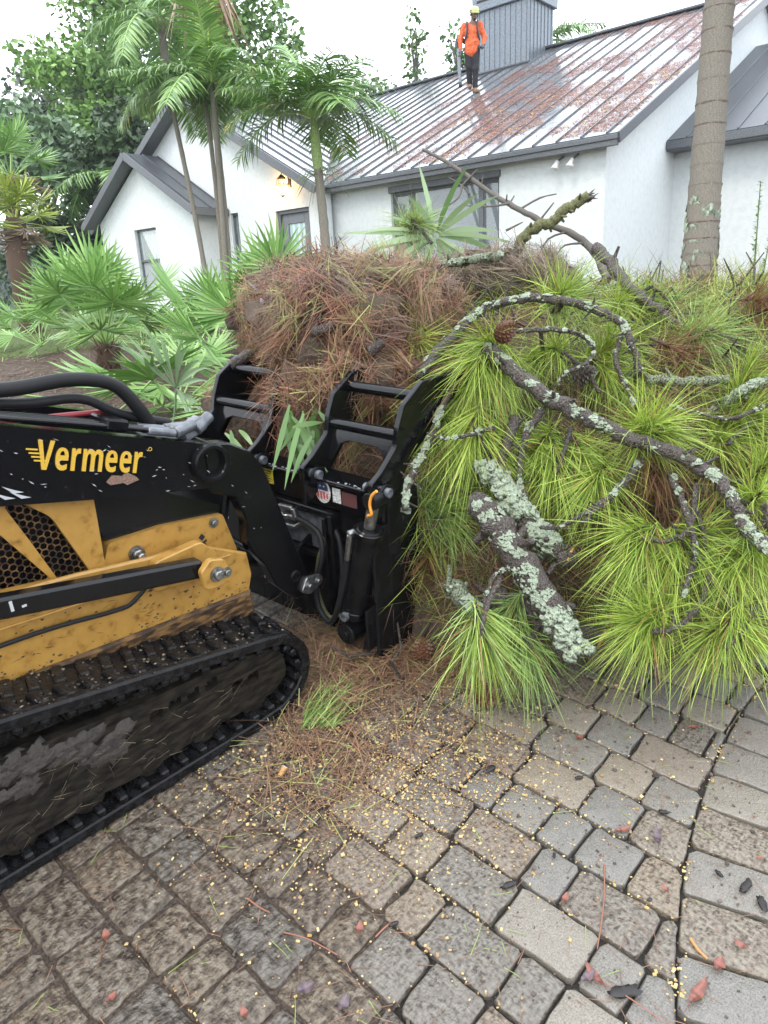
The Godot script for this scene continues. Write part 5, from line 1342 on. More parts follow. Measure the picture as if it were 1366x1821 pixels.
func track(L: Node3D, z: float) -> void:
	var t := Node3D.new(); t.name = numbered("track", L); L.add_child(t, true)
	var lp := loop_pts()
	var n := lp.size()
	var width := 0.215
	var b := MB.new()
	var nin := []
	for i in n:
		var d: Vector2 = (lp[(i + 1) % n] - lp[(i + n - 1) % n]).normalized()
		nin.push_back(Vector2(-d.y, d.x))
	var P := func(i: int, h: float, zz: float) -> Vector3:
		var q: Vector2 = lp[i % n] + nin[i % n] * h
		return Vector3(q.x, q.y, zz)
	for i in n:
		var o := Vector3(-nin[i].x, -nin[i].y, 0); var o2 := Vector3(-nin[(i + 1) % n].x, -nin[(i + 1) % n].y, 0)
		b.quadn(P.call(i, 0.014, z - 0.006), P.call(i + 1, 0.014, z - 0.006), P.call(i + 1, 0.014, z - width), P.call(i, 0.014, z - width), o, o2, o2, o)
		b.quadn(P.call(i, 0.04, z - 0.006), P.call(i + 1, 0.04, z - 0.006), P.call(i + 1, 0.04, z - width), P.call(i, 0.04, z - width), -o, -o2, -o2, -o)
		b.quad(P.call(i, 0.0, z - 0.006), P.call(i + 1, 0.0, z - 0.006), P.call(i + 1, 0.008, z), P.call(i, 0.008, z), Vector3.BACK); b.quad(P.call(i, 0.0, z - 0.006), P.call(i + 1, 0.0, z - 0.006), P.call(i + 1, 0.0, z - 0.026), P.call(i, 0.0, z - 0.026), o); b.quad(P.call(i, 0.0, z - 0.026), P.call(i + 1, 0.0, z - 0.026), P.call(i + 1, 0.014, z - 0.03), P.call(i, 0.014, z - 0.03), Vector3.FORWARD)
		b.quad(P.call(i, 0.008, z), P.call(i + 1, 0.008, z), P.call(i + 1, 0.036, z), P.call(i, 0.036, z), Vector3.BACK)
		b.quad(P.call(i, 0.036, z), P.call(i + 1, 0.036, z), P.call(i + 1, 0.04, z - 0.006), P.call(i, 0.04, z - 0.006), Vector3.BACK)
		b.quad(P.call(i, 0.014, z - width), P.call(i + 1, 0.014, z - width), P.call(i + 1, 0.04, z - width), P.call(i, 0.04, z - width), Vector3.FORWARD)
	put("tread_belt", b.mesh(), M.rubber, t)
	# lugs: staggered bars across the belt, one mesh shared by all
	b = MB.new(); b.box(Vector3(0, 0.004, -0.064), Vector3(0.032, 0.02, 0.08), 0.008, Basis(Vector3.UP, 0.22)); b.box(Vector3(0.022, 0.004, -0.158), Vector3(0.032, 0.02, 0.1), 0.008, Basis(Vector3.UP, -0.22)); b.box(Vector3(0.012, 0.003, -0.105), Vector3(0.024, 0.014, 0.05), 0.004)
	var lug := b.mesh()
	b = MB.new(); b.box(Vector3(0, -0.01, -0.06), Vector3(0.03, 0.024, 0.11), 0.006)
	var guide := b.mesh()
	var total := 0.0
	for i in n: total += (lp[i] as Vector2).distance_to(lp[(i + 1) % n])
	var cnt := int(total / 0.07)
	for k in cnt:
		var s := total * k / cnt
		var i := 0
		while s > (lp[i] as Vector2).distance_to(lp[(i + 1) % n]) and i < n - 1:
			s -= (lp[i] as Vector2).distance_to(lp[(i + 1) % n]); i += 1
		var a: Vector2 = lp[i]; var c: Vector2 = lp[(i + 1) % n]
		var q := a.lerp(c, clampf(s / a.distance_to(c), 0, 1))
		var d := (c - a).normalized(); var inn := Vector2(-d.y, d.x)
		var y := Vector3(-inn.x, -inn.y, 0); var zz := Vector3(0, 0, 1)
		put("track_lug", lug, M.rubber, t, Transform3D(Basis(y.cross(zz), y, zz), Vector3(q.x + inn.x * 0.012, q.y + inn.y * 0.012, z)))
		put("guide_lug", guide, M.rubber, t, Transform3D(Basis(y.cross(zz), y, zz), Vector3(q.x + inn.x * 0.042, q.y + inn.y * 0.042, z)))
	# side frame with slots
	var cs := CSGCombiner3D.new(); cs.name = "track_frame"; cs.material_override = M.muddy_steel
	var fr := CSGPolygon3D.new(); fr.depth = 0.03
	fr.polygon = PackedVector2Array(round_poly(V2([-1.5, 0.1, -0.66, 0.085, -0.6, 0.1, -0.5, 0.085, -0.3, 0.09, -0.24, 0.105, -0.1, 0.095, 0.06, 0.1, 0.12, 0.15, 0.11, 0.24, 0.05, 0.285, -0.15, 0.315, -0.42, 0.33, -1.5, 0.48]), 0.025)); cs.add_child(fr)
	for q in [[-0.375, 0.262], [-0.31, 0.266], [-0.245, 0.268], [-0.178, 0.268], [-0.085, 0.205], [-0.02, 0.205]]:
		var hole := CSGPolygon3D.new(); hole.depth = 0.06; hole.position.z = 0.015; hole.operation = CSGShape3D.OPERATION_SUBTRACTION
		var c := Vector2(q[0], q[1])
		hole.polygon = PackedVector2Array(round_poly([c + Vector2(-0.024, -0.02), c + Vector2(0.02, -0.017), c + Vector2(0.024, 0.02), c + Vector2(-0.02, 0.017)], 0.008)); cs.add_child(hole)
	cs.position = Vector3(0, 0, z - 0.03)
	t.add_child(cs)
	b = MB.new(); b.box(Vector3(-0.1, 0.236, z - 0.027), Vector3(0.42, 0.008, 0.006), 0.002, Basis(Vector3.BACK, -0.02)); b.plate(V2([-1.5, 0.14, -0.46, 0.12, -0.46, 0.29, -1.5, 0.4]), z - 0.17, z - 0.09, 0.004); put("inner_frame", b.mesh(), M.muddy_steel, t)
	b = MB.new(); b.rod(Vector3(0.03, 0.18, z - 0.17), Vector3(0.03, 0.18, z - 0.08), 0.11, 24); put("idler_wheel", b.mesh(), M.muddy_steel, t)
	for x in [-0.82, -0.62, -0.42, -0.22, -0.02, -1.05, -1.28]:
		var w := Node3D.new(); w.name = numbered("roller", t); t.add_child(w, true)
		b = MB.new(); b.rod(Vector3(x, 0.095, z - 0.16), Vector3(x, 0.095, z - 0.048), 0.052, 20); put("roller_wheel", b.mesh(), M.muddy_steel, w)
		if x < -0.3:
			b = MB.new(); b.lathe(Vector3(x, 0.115, z - 0.03), Vector3.BACK, [Vector2(0.04, 0.0), Vector2(0.037, 0.006), Vector2(0.022, 0.007), Vector2(0.019, 0.013), Vector2(0.0, 0.016)], 18); put("roller_hub", b.mesh(), M.muddy_steel, w)
	# caked mud on the frame
	b = MB.new()
	if z == 0.0:
		for i in 44:
			var f := rnd.randf_range(-1.05, -0.5)
			var yy := rnd.randf_range(0.22, 0.33) + (-0.5 - f) * 0.08
			b.blob(Vector3(f, yy, z - 0.034), Vector3(rnd.randf_range(0.02, 0.07), rnd.randf_range(0.012, 0.035), rnd.randf_range(0.006, 0.018)), 7, 0.4, i)
		stuff(put("caked_mud", b.mesh(), M.mud, t))
		b = MB.new()
		for i in 70:
			b.col = Color(0.2, 0.16, 0.11).lerp(Color(0.34, 0.3, 0.2), rnd.randf())
			var f := rnd.randf_range(-1.0, -0.1)
			b.blade(Vector3(f, rnd.randf_range(0.12, 0.3), z + 0.0), Vector3(rnd.randf_range(-1, 1), rnd.randf_range(-0.4, 0.6), 0.1).normalized(), rnd.randf_range(0.02, 0.07), Vector3(0, 0.0012, 0.0005), rv(0.01), 2)
		for i in 170:
			var f := rnd.randf_range(-1.0, 0.12)
			var q := Vector2(0.03, 0.35).lerp(Vector2(-1.4, 0.64), (0.03 - f) / 1.43)
			b.col = Color(0.03, 0.026, 0.022).lerp(Color(0.2, 0.16, 0.11), pow(rnd.randf(), 3.0))
			b.blob(Vector3(f, q.y + 0.002, z - rnd.randf_range(0.0, 0.21)), Vector3(rnd.randf_range(0.002, 0.006), rnd.randf_range(0.001, 0.003), rnd.randf_range(0.002, 0.007)), 3, 0.4, i)
		stuff(put("stuck_litter", b.mesh(), M.needle_dead, t))

# ---------------------------------------------------------------- grapple (own axes: x ahead, y up, z right)
var grapple_at := Transform3D(Basis(Vector3(0.6428, 0.08007, -0.7618), Vector3(0, 0.9945, 0.1045), Vector3(0.766, -0.06719, 0.6393)), Vector3(-0.4425, 0.2285, -2.174))

func build_grapple() -> void:
	var g := thing("grapple_bucket", "glossy black grapple bucket with two barred clamps gripping the debris heap", "grapple", grapple_at)
	var b := MB.new()
	b.box(Vector3(0.615, 0.33, -0.44), Vector3(0.025, 0.68, 1.06), 0.004); put("back_plate", b.mesh(), M.black_frame, g)
	b = MB.new(); b.box(Vector3(0.61, 0.645, -0.44), Vector3(0.075, 0.125, 1.07), 0.008); b.box(Vector3(0.6, 0.712, -0.44), Vector3(0.11, 0.014, 1.08), 0.004); put("top_channel", b.mesh(), M.black_paint, g)
	b = MB.new(); b.box(Vector3(0.585, 0.555, -0.36), Vector3(0.04, 0.03, 0.42), 0.004); b.box(Vector3(0.58, 0.36, -0.385), Vector3(0.04, 0.025, 0.3), 0.004); b.box(Vector3(0.575, 0.42, -0.16), Vector3(0.07, 0.3, 0.02), 0.004); b.box(Vector3(0.575, 0.3, -0.2), Vector3(0.06, 0.5, 0.018), 0.004); b.box(Vector3(0.575, 0.42, -0.6), Vector3(0.07, 0.36, 0.02), 0.004); put("coupler_frame", b.mesh(), M.black_frame, g)
	b = MB.new(); b.box(Vector3(0.592, 0.46, -0.38), Vector3(0.012, 0.16, 0.36), 0.003); put("recess_plate", b.mesh(), M.grey_paint, g)
	b = MB.new(); b.plate(round_poly(V2([0.38, 0.34, 0.44, 0.3, 0.6, 0.26, 0.6, 0.44, 0.5, 0.4]), 0.01), -0.33, -0.31, 0.003); put("coupler_ear", b.mesh(), M.black_paint, g)
	# side plates and floor
	for z in [0.09, -0.97]:
		b = MB.new(); b.plate(round_poly(V2([0.58, 0.70, 0.70, 0.735, 0.76, 0.70, 0.775, 0.34, 0.86, 0.04, 0.82, 0.0, 0.58, 0.0]), 0.015), z, z + 0.022, 0.004); put("side_plate", b.mesh(), M.black_frame, g)
	b = MB.new(); b.box(Vector3(0.56, 0.3, 0.1), Vector3(0.14, 0.58, 0.016), 0.004); b.box(Vector3(0.5, 0.18, 0.085), Vector3(0.1, 0.18, 0.014), 0.003); put("stiffener", b.mesh(), M.black_frame, g)
	for k in 9:
		b = MB.new(); b.plate(V2([0.6, 0.0, 1.2, 0.0, 1.35, 0.02, 1.2, 0.05, 0.6, 0.07]), -0.95 + k * 0.125, -0.93 + k * 0.125, 0.003); put("tine", b.mesh(), M.black_frame, g)
	# clamps: two side plates, two tubes and an arched gusset each
	var prof := V2([0.50, 0.61, 0.50, 0.77, 0.56, 0.80, 0.645, 0.865, 0.665, 0.94, 0.70, 1.01, 0.82, 1.075, 1.15, 1.06, 1.3, 0.93, 1.28, 0.9, 1.1, 0.965, 0.93, 0.94, 0.84, 0.86, 0.74, 0.80, 0.66, 0.72, 0.6, 0.66])
	for side in 2:
		var c := Node3D.new(); c.name = numbered("clamp", g); g.add_child(c, true)
		var zs: Array = [[0.095, -0.245], [-0.56, -0.935]][side]
		for z in zs:
			b = MB.new(); b.plate(round_poly(prof, 0.012, 3), z - 0.011, z + 0.011, 0.003); put("clamp_plate", b.mesh(), M.black_paint, c)
		var zc: float = (zs[0] + zs[1]) / 2; var zl: float = absf(zs[0] - zs[1]) - 0.022
		for q in [[0.685, 0.9], [0.80, 1.02], [1.05, 1.02]]:
			b = MB.new(); b.rod(Vector3(q[0], q[1], zs[0]), Vector3(q[0], q[1], zs[1]), 0.0225, 18); put("crossbar", b.mesh(), M.black_paint, c)
		# gusset with an arch, in the plane across the clamp
		var across := Basis(Vector3(0, 0, 1), Vector3(0.35, 0.94, 0).normalized(), Vector3(-0.94, 0.35, 0).normalized())
		var hw := zl / 2
		b = MB.new(); b.plate([Vector2(-hw, -0.05), Vector2(-hw, 0.085), Vector2(hw, 0.085), Vector2(hw, -0.05), Vector2(hw * 0.82, -0.045), Vector2(hw * 0.62, 0.025), Vector2(hw * 0.45, 0.04), Vector2(-hw * 0.45, 0.04), Vector2(-hw * 0.66, 0.025), Vector2(-hw * 0.86, -0.045)], -0.007, 0.007, 0.002, across, Vector3(0.66, 0.805, zc)); put("gusset", b.mesh(), M.black_paint, c)
		b = MB.new()
		for q in zs: b.rod(Vector3(0.545, 0.735, q - 0.06), Vector3(0.545, 0.735, q + 0.06), 0.018)
		put("hinge_pin", b.mesh(), M.grey_paint, c)
		for q in zs:
			for e in [-0.035, 0.035]:
				b = MB.new(); b.plate(round_poly(V2([0.52, 0.7, 0.6, 0.7, 0.59, 0.75, 0.545, 0.765, 0.515, 0.745]), 0.01), q + e - 0.006, q + e + 0.006, 0.002); put("hinge_ear", b.mesh(), M.black_frame, c)
	# clamp cylinder at the right
	var cy := Node3D.new(); cy.name = "cylinder"; g.add_child(cy)
	var c0 := Vector3(0.49, 0.12, -0.035); var c1 := Vector3(0.5, 0.6, 0.085)
	var d := (c1 - c0).normalized()
	b = MB.new(); b.rod(c0 + d * 0.08, c1, 0.048, 20, 0.005); put("barrel", b.mesh(), M.black_frame, cy)
	b = MB.new(); b.rod(c1 - d * 0.035, c1 - d * 0.005, 0.058, 20); put("collar", b.mesh(), M.black_paint, cy)
	b = MB.new(); b.rod(c0 + d * 0.09, c0 + d * 0.125, 0.056, 20); put("collar", b.mesh(), M.black_paint, cy)
	b = MB.new(); b.rod(c1, c1 + d * 0.11, 0.022); put("piston_rod", b.mesh(), M.steel, cy)
	b = MB.new(); b.rod(c0 + Vector3(-0.035, 0, 0), c0 + Vector3(0.05, 0, 0), 0.045, 18); b.rod(c0 + Vector3(-0.045, 0, 0), c0 + Vector3(0.06, 0, 0), 0.02, 12); put("upper_eye", mb_rod(c1 + d * 0.12 + Vector3(-0.03, 0, 0), c1 + d * 0.12 + Vector3(0.04, 0, 0), 0.034), M.black_frame, cy); put("lower_eye", b.mesh(), M.black_frame, cy)
	b = MB.new(); b.lathe(c0 + d * 0.107 + Vector3(-0.06, 0, 0), Vector3(-1, 0, 0), [Vector2(0.018, -0.01), Vector2(0.018, 0.01), Vector2(0.01, 0.01), Vector2(0.01, -0.01)], 14); put("port_ring", b.mesh(), M.grey_paint, cy)
	b = MB.new(); b.rod(c1 + Vector3(-0.05, -0.02, -0.05), c1 + Vector3(-0.05, -0.13, -0.075), 0.012); b.rod(c1 + Vector3(-0.06, -0.015, -0.052), c1 + Vector3(0.0, -0.012, -0.03), 0.013); put("fitting", b.mesh(), M.steel, cy)
	b = MB.new(); b.plate(round_poly(V2([0.47, 0.05, 0.6, 0.02, 0.6, 0.24, 0.54, 0.2]), 0.01), 0.03, 0.045, 0.003); put("cylinder_bracket", b.mesh(), M.black_frame, cy)
	# hydraulic hoses and pipe fittings
	var hose := func(pts: Array, r: float, m: Material) -> void:
		var q := MB.new(); q.tube(smooth_path(pts, 7), [r], 9); put("hose", q.mesh(), m, g)
	hose.call([Vector3(0.56, 0.505, -0.36), Vector3(0.54, 0.51, -0.28), Vector3(0.52, 0.49, -0.2), Vector3(0.5, 0.42, -0.17), Vector3(0.48, 0.3, -0.195), Vector3(0.47, 0.2, -0.19), Vector3(0.46, 0.15, -0.14), Vector3(0.45, 0.18, -0.085), Vector3(0.45, 0.35, -0.02), Vector3(0.45, 0.47, 0.01)], 0.0115, M.hose)
	hose.call([Vector3(0.57, 0.485, -0.34), Vector3(0.55, 0.48, -0.25), Vector3(0.54, 0.45, -0.2), Vector3(0.53, 0.36, -0.225), Vector3(0.52, 0.25, -0.24), Vector3(0.51, 0.17, -0.21), Vector3(0.49, 0.14, -0.15), Vector3(0.48, 0.18, -0.09)], 0.01, M.moss_bark)
	hose.call([Vector3(0.58, 0.53, -0.2), Vector3(0.56, 0.47, -0.13), Vector3(0.54, 0.35, -0.105), Vector3(0.52, 0.22, -0.11), Vector3(0.5, 0.16, -0.09)], 0.011, M.hose)
	b = MB.new()
	b.rod(Vector3(0.56, 0.505, -0.47), Vector3(0.56, 0.505, -0.33), 0.011); b.rod(Vector3(0.56, 0.54, -0.46), Vector3(0.56, 0.545, -0.38), 0.011); b.rod(Vector3(0.56, 0.545, -0.38), Vector3(0.56, 0.505, -0.37), 0.012); b.rod(Vector3(0.565, 0.455, -0.45), Vector3(0.565, 0.46, -0.38), 0.01); b.rod(Vector3(0.565, 0.46, -0.38), Vector3(0.57, 0.487, -0.34), 0.01); b.rod(Vector3(0.56, 0.495, -0.42), Vector3(0.56, 0.515, -0.42), 0.02)
	put("pipe_fittings", b.mesh(), M.steel, g)
	# stickers
	b = MB.new(); b.box(Vector3(0.571, 0.655, -0.535), Vector3(0.002, 0.062, 0.085), 0.0); put("warning_label", b.mesh(), M.sticker_yellow, g)
	b = MB.new()
	for k in 5: b.box(Vector3(0.5695, 0.678 - k * 0.011, -0.535), Vector3(0.002, 0.0035, 0.066 - 0.011 * (k % 3)), 0.0)
	put("label_print", b.mesh(), M.print_black, g)
	var oval := func(rx: float, ry: float) -> Array:
		var o := []
		for i in 24: o.push_back(Vector2(cos(TAU * i / 24) * rx, sin(TAU * i / 24) * ry))
		return o
	var facing := Basis(Vector3(0, 0, 1), Vector3(0, 1, 0), Vector3(-1, 0, 0))
	b = MB.new(); b.plate(oval.call(0.042, 0.05), 0.0, 0.0015, 0.0, facing, Vector3(0.5725, 0.655, -0.21)); put("oval_sticker", b.mesh(), M.sticker_white, g)
	b = MB.new(); b.plate(V2([-0.03, 0.005, -0.03, 0.02, -0.018, 0.036, 0.0, 0.042, 0.018, 0.036, 0.03, 0.02, 0.03, 0.005]), 0.0, 0.0012, 0.0, facing, Vector3(0.5708, 0.655, -0.21)); put("sticker_shield_top", b.mesh(), M.sticker_navy, g)
	for k in 4:
		b = MB.new(); b.box(Vector3(0.5702, 0.655 - 0.017, -0.234 + k * 0.016), Vector3(0.0012, 0.034 - absf(k - 1.5) * 0.006, 0.008), 0.0); put("sticker_stripe", b.mesh(), M.sticker_red, g)
	b = MB.new()
	for k in 2: b.box(Vector3(0.5696, 0.677, -0.22 + k * 0.02), Vector3(0.0012, 0.007, 0.007), 0.0, Basis(Vector3.RIGHT, 0.785))
	put("sticker_star", b.mesh(), M.sticker_white, g)
	b = MB.new(); b.box(Vector3(0.571, 0.652, -0.135), Vector3(0.002, 0.06, 0.042), 0.0); put("white_label", b.mesh(), M.sticker_white, g)
	b = MB.new(); b.box(Vector3(0.571, 0.648, -0.07), Vector3(0.002, 0.055, 0.075), 0.0); put("maroon_label", b.mesh(), M.sticker_maroon, g)
	# orange cord
	b = MB.new(); b.tube(smooth_path([Vector3(0.49, 0.64, 0.09), Vector3(0.48, 0.66, 0.1), Vector3(0.47, 0.675, 0.125), Vector3(0.47, 0.71, 0.12), Vector3(0.47, 0.745, 0.13), Vector3(0.47, 0.77, 0.155)], 5), [0.0055], 7); put("cord", b.mesh(), M.orange_cord, g)
	# wear along edges
	b = MB.new()
	for i in 70:
		var z := rnd.randf_range(-0.95, 0.08)
		b.box(Vector3(0.545 + rnd.randf() * 0.02, 0.7195, z), Vector3(0.003, 0.0012, rnd.randf_range(0.002, 0.014)), 0.0)
		var y := rnd.randf_range(0.1, 0.6)
		if i % 3 == 0: b.box(Vector3(0.602, y, rnd.randf_range(-0.95, 0.05)), Vector3(0.0012, rnd.randf_range(0.002, 0.02), rnd.randf_range(0.002, 0.008)), 0.0)
	stuff(put("paint_scratches", b.mesh(), M.scratch, g))

# ---------------------------------------------------------------- needles and boughs
var tufts := []
var dry_tufts := []

func tuft_mesh(n: int, len_: float, wide0: float, wide1: float, c0: Color, c1: Color, droop: float, hw := 0.0017) -> ArrayMesh:
	# a brush of needles round the end of a twig that points along +y
	var b := MB.new()
	b.col = Color(0.06, 0.03, 0.02)
	b.tube([Vector3(0, -0.12, 0), Vector3(0, -0.03, 0), Vector3(0, 0.03, 0)], [0.007, 0.01, 0.004], 6)
	for i in n:
		var y := -0.1 * pow(rnd.randf(), 1.4) + 0.02
		var a := rnd.randf() * TAU
		var th := deg_to_rad(lerpf(wide0, wide1, pow(rnd.randf(), 0.8)) + (0.0 if y > -0.03 else 14.0))
		var d := Vector3(sin(th) * cos(a), cos(th), sin(th) * sin(a))
		var l := len_ * rnd.randf_range(0.72, 1.08)
		var w := d.cross(rv()).normalized() * hw * rnd.randf_range(0.8, 1.25)
		b.col = c0.lerp(c1, rnd.randf())
		if rnd.randf() < 0.035: b.col = Color(0.36, 0.22, 0.06)
		b.blade(Vector3(0, y, 0), d, l, w, Vector3(cos(a), -0.6, sin(a)) * droop * l * rnd.randf_range(-0.2, 1.0) + rv(0.03), 4)
	return b.mesh()

var tuft_tones := [[Color(0.125, 0.215, 0.025), Color(0.44, 0.56, 0.10)], [Color(0.12, 0.23, 0.055), Color(0.36, 0.50, 0.15)], [Color(0.13, 0.24, 0.06), Color(0.42, 0.55, 0.18)]]
func tuft_world(d: Vector3, len_: float, n: int, kind: int) -> ArrayMesh:
	# one brush in its place: needles sweep forward from the twig's end and sag under their own weight
	var b := MB.new()
	b.col = Color(0.05, 0.03, 0.02)
	b.tube([d * -0.13 * len_ / 0.33, d * -0.03, d * 0.025], [0.006, 0.01, 0.004], 6)
	var x := d.cross(Vector3.UP if absf(d.y) < 0.9 else Vector3.RIGHT).normalized(); var z := d.cross(x)
	var wide := deg_to_rad(rnd.randf_range(42, 68))
	var lean := rnd.randf() * TAU
	var c0: Color = tuft_tones[kind][0]; var c1: Color = tuft_tones[kind][1]
	for i in n:
		var bunch := rnd.randf() * TAU
		var th := wide * pow(rnd.randf(), 0.6) * (1.0 + 0.35 * cos(bunch - lean))
		var y := -0.12 * pow(rnd.randf(), 1.3)
		if y < -0.05: th += 0.25
		var dd := d * cos(th) + (x * cos(bunch) + z * sin(bunch)) * sin(th)
		var l := len_ * rnd.randf_range(0.5, 1.12)
		var t := rnd.randf()
		b.col = c0.lerp(c1, t)
		if rnd.randf() < 0.07: b.col = Color(0.30, 0.17, 0.06)
		b.blade(d * y, dd, l, dd.cross(rv()).normalized() * rnd.randf_range(0.0013, 0.0019), Vector3(0, -l * rnd.randf_range(0.05, 0.45), 0) + rv(0.06), 4)
	return b.mesh()

func bough(label: String, pts: Array, r0: float, r1: float, m: Material, tf: Array, group := "pine boughs in the pile", cones := [], category := "pine branch", called := "pine_branch") -> Node3D:
	if group.begins_with("large") or group.begins_with("pine"):
		for i in pts.size(): pts[i] += Vector3(-0.15, 0.2, 0.97) * (0.13 if group.begins_with("large") else 0.09)      # lying on top of the brushes, not under them
	var base: Vector3 = pts[0]
	var t := thing(called, label, category, Transform3D(Basis(), base), group)
	var p := smooth_path(pts, 6)
	for i in range(1, p.size() - 1): p[i] += rv(r0 * 0.3)
	var b := MB.new(); b.off = base
	var rr := []
	for i in p.size(): rr.push_back(lerpf(r0, r1, float(i) / (p.size() - 1)) * (1.0 + rnd.randf_range(-0.06, 0.08)))
	b.tube(p, rr, 12, true, 0.07, rnd.randi() % 90)
	for k in int(2 + p.size() / 4.0):         # stubs of broken side twigs
		var i := 1 + rnd.randi() % (p.size() - 2)
		var d := rv().normalized()
		b.tube([p[i], p[i] + d * (rr[i] + 0.01), p[i] + d * (rr[i] + rnd.randf_range(0.015, 0.05))], [rr[i] * 0.45, rr[i] * 0.3, rr[i] * 0.22], 6)
	put("limb", b.mesh(), m, t)
	for f in tf:
		var at: Vector3 = f[0]; var d: Vector3 = (f[1] as Vector3).normalized(); var s: float = f[2]
		var near: Vector3 = p[0]
		for q in p: if q.distance_to(at) < near.distance_to(at): near = q
		var foot := at - d * 0.11 * s
		if near.distance_to(foot) > 0.03 and near.distance_to(foot) < 0.7:
			b = MB.new(); b.off = base
			b.tube(smooth_path([near, near.lerp(foot, 0.55) + Vector3(0, -0.03, 0) + rv(0.02), foot], 4), taper(9, minf(0.011, r0), 0.0065, 0.1), 7, true, 0.15)
			put("twig", b.mesh(), M.bark, t)
		var kind: int = f[3] if f.size() > 3 else 0
		put("needle_tuft", tuft_world(d, 0.31 * s, int(160 + 50 * s), kind), M.needle_bright, t, Transform3D(Basis(), at - base))
	for c in cones: cone_part(t, c[0] - base, c[1], c[2])
	return t

func lichen_on(t: Node3D, pts: Array, r0: float, r1: float, n: int, big := 1.0, facing := Vector3(-0.2, 0.6, 0.7), m: Material = null) -> void:
	var base := t.position
	var p := smooth_path(pts, 6)
	var b := MB.new(); b.off = base
	for i in n:
		var f := rnd.randf() * (p.size() - 1.001)
		var k := int(f)
		var q: Vector3 = p[k].lerp(p[k + 1], f - k)
		var ax: Vector3 = (p[k + 1] - p[k]).normalized()
		var o := facing + rv(0.9); o = (o - ax * o.dot(ax)).normalized()
		var r := lerpf(r0, r1, f / (p.size() - 1))
		var s := (0.003 + 0.014 * pow(rnd.randf(), 2.0)) * big
		var bs := Basis(ax, o, ax.cross(o))
		b.blob(q + o * r * 0.98, Vector3(s * rnd.randf_range(0.8, 1.8), 0.003 * big, s), 6, 0.55, i * 7, bs)
		if big > 1.2:
			for j in 5: b.blob(q + o * (r + 0.004) + (ax * rnd.randf_range(-1, 1) + ax.cross(o) * rnd.randf_range(-1, 1)) * s, Vector3(0.009, 0.005, 0.008) * big * 0.7, 5, 0.6, i + j, bs)
	stuff(put("lichen", b.mesh(), m if m else M.lichen, t))

var cone_meshes := []
func cone_mesh(open_: float) -> ArrayMesh:
	var b := MB.new()
	for r in 11:
		var t := (r + 0.5) / 11.0
		var rad := 0.032 * sin(PI * pow(t, 0.75) * 0.93 + 0.12)
		var k := 9
		for j in k:
			var a := TAU * (j + 0.5 * (r % 2)) / k
			var o := Vector3(cos(a), 0, sin(a)); var s := Vector3(-sin(a), 0, cos(a))
			var c := Vector3(0, t * 0.105, 0) + o * rad * 0.75
			var tip := c + o * (rad * 0.4 + 0.004 + open_ * 0.008) + Vector3(0, 0.004 - open_ * 0.004, 0)
			var w := s * rad * 0.42
			b.quad(c - w, c + Vector3(0, 0.011, 0), tip + Vector3(0, 0.004, 0), tip - w * 0.6, o + Vector3.UP)
			b.quad(c + w, c + Vector3(0, 0.011, 0), tip + Vector3(0, 0.004, 0), tip + w * 0.6, o + Vector3.UP)
			b.quad(c - w - Vector3(0, 0.003, 0), c + w - Vector3(0, 0.003, 0), tip + w * 0.6, tip - w * 0.6, o - Vector3.UP)
	b.lathe(Vector3.ZERO, Vector3.UP, [Vector2(0, -0.002), Vector2(0.014, 0.004), Vector2(0.026, 0.03), Vector2(0.022, 0.07), Vector2(0.006, 0.105), Vector2(0, 0.106)], 10)
	return b.mesh()

func cone_part(t: Node3D, at: Vector3, d: Vector3, grey: int) -> void:
	put("pine_cone", cone_meshes[grey % 2], M.cone if grey == 0 else M.cone_grey, t, aim(at, d, 1.0))

func prep_needles() -> void:
	var br0 := Color(0.15, 0.23, 0.025); var br1 := Color(0.50, 0.60, 0.10)
	var dk0 := Color(0.12, 0.23, 0.055); var dk1 := Color(0.36, 0.50, 0.15)
	var sf0 := Color(0.16, 0.28, 0.06); var sf1 := Color(0.40, 0.52, 0.17)
	tufts = [[], [], []]
	for i in 4:
		tufts[0].push_back(tuft_mesh(130, 0.27, 8, [80, 65, 95, 72][i], br0, br1, [0.12, 0.25, 0.1, 0.35][i]))
		tufts[1].push_back(tuft_mesh(120, 0.26, 8, [75, 60, 90, 80][i], dk0, dk1, [0.12, 0.25, 0.1, 0.35][i]))
		tufts[2].push_back(tuft_mesh(120, 0.27, 6, [70, 55, 85, 75][i], sf0, sf1, [0.2, 0.25, 0.15, 0.35][i]))
	for i in 3: dry_tufts.push_back(tuft_mesh(120, 0.24, 5, [60, 45, 75][i], Color(0.10, 0.045, 0.025), Color(0.28, 0.14, 0.07), 0.3))
	cone_meshes = [cone_mesh(0.0), cone_mesh(1.0)]

func mound_h(a: float, b: float) -> float:
	var b0 := 2.62 - 0.2 * clampf(a, 0.0, 1.4) + maxf(0.0, 0.14 - a) * 0.95
	var t := (b - b0) / 1.75
	if t <= 0.0 or t >= 2.0: return -0.05
	var h := 1.2 * sqrt(maxf(0.0, 1.0 - (1.0 - t) * (1.0 - t)))
	var la := clampf((a + 0.55) / 0.7, 0.0, 1.0); la = la * la * (3 - 2 * la)
	return h * (0.35 + 0.65 * la) * sqrt(clampf((4.2 - a) / 1.2, 0.0, 1.0)) * 0.93

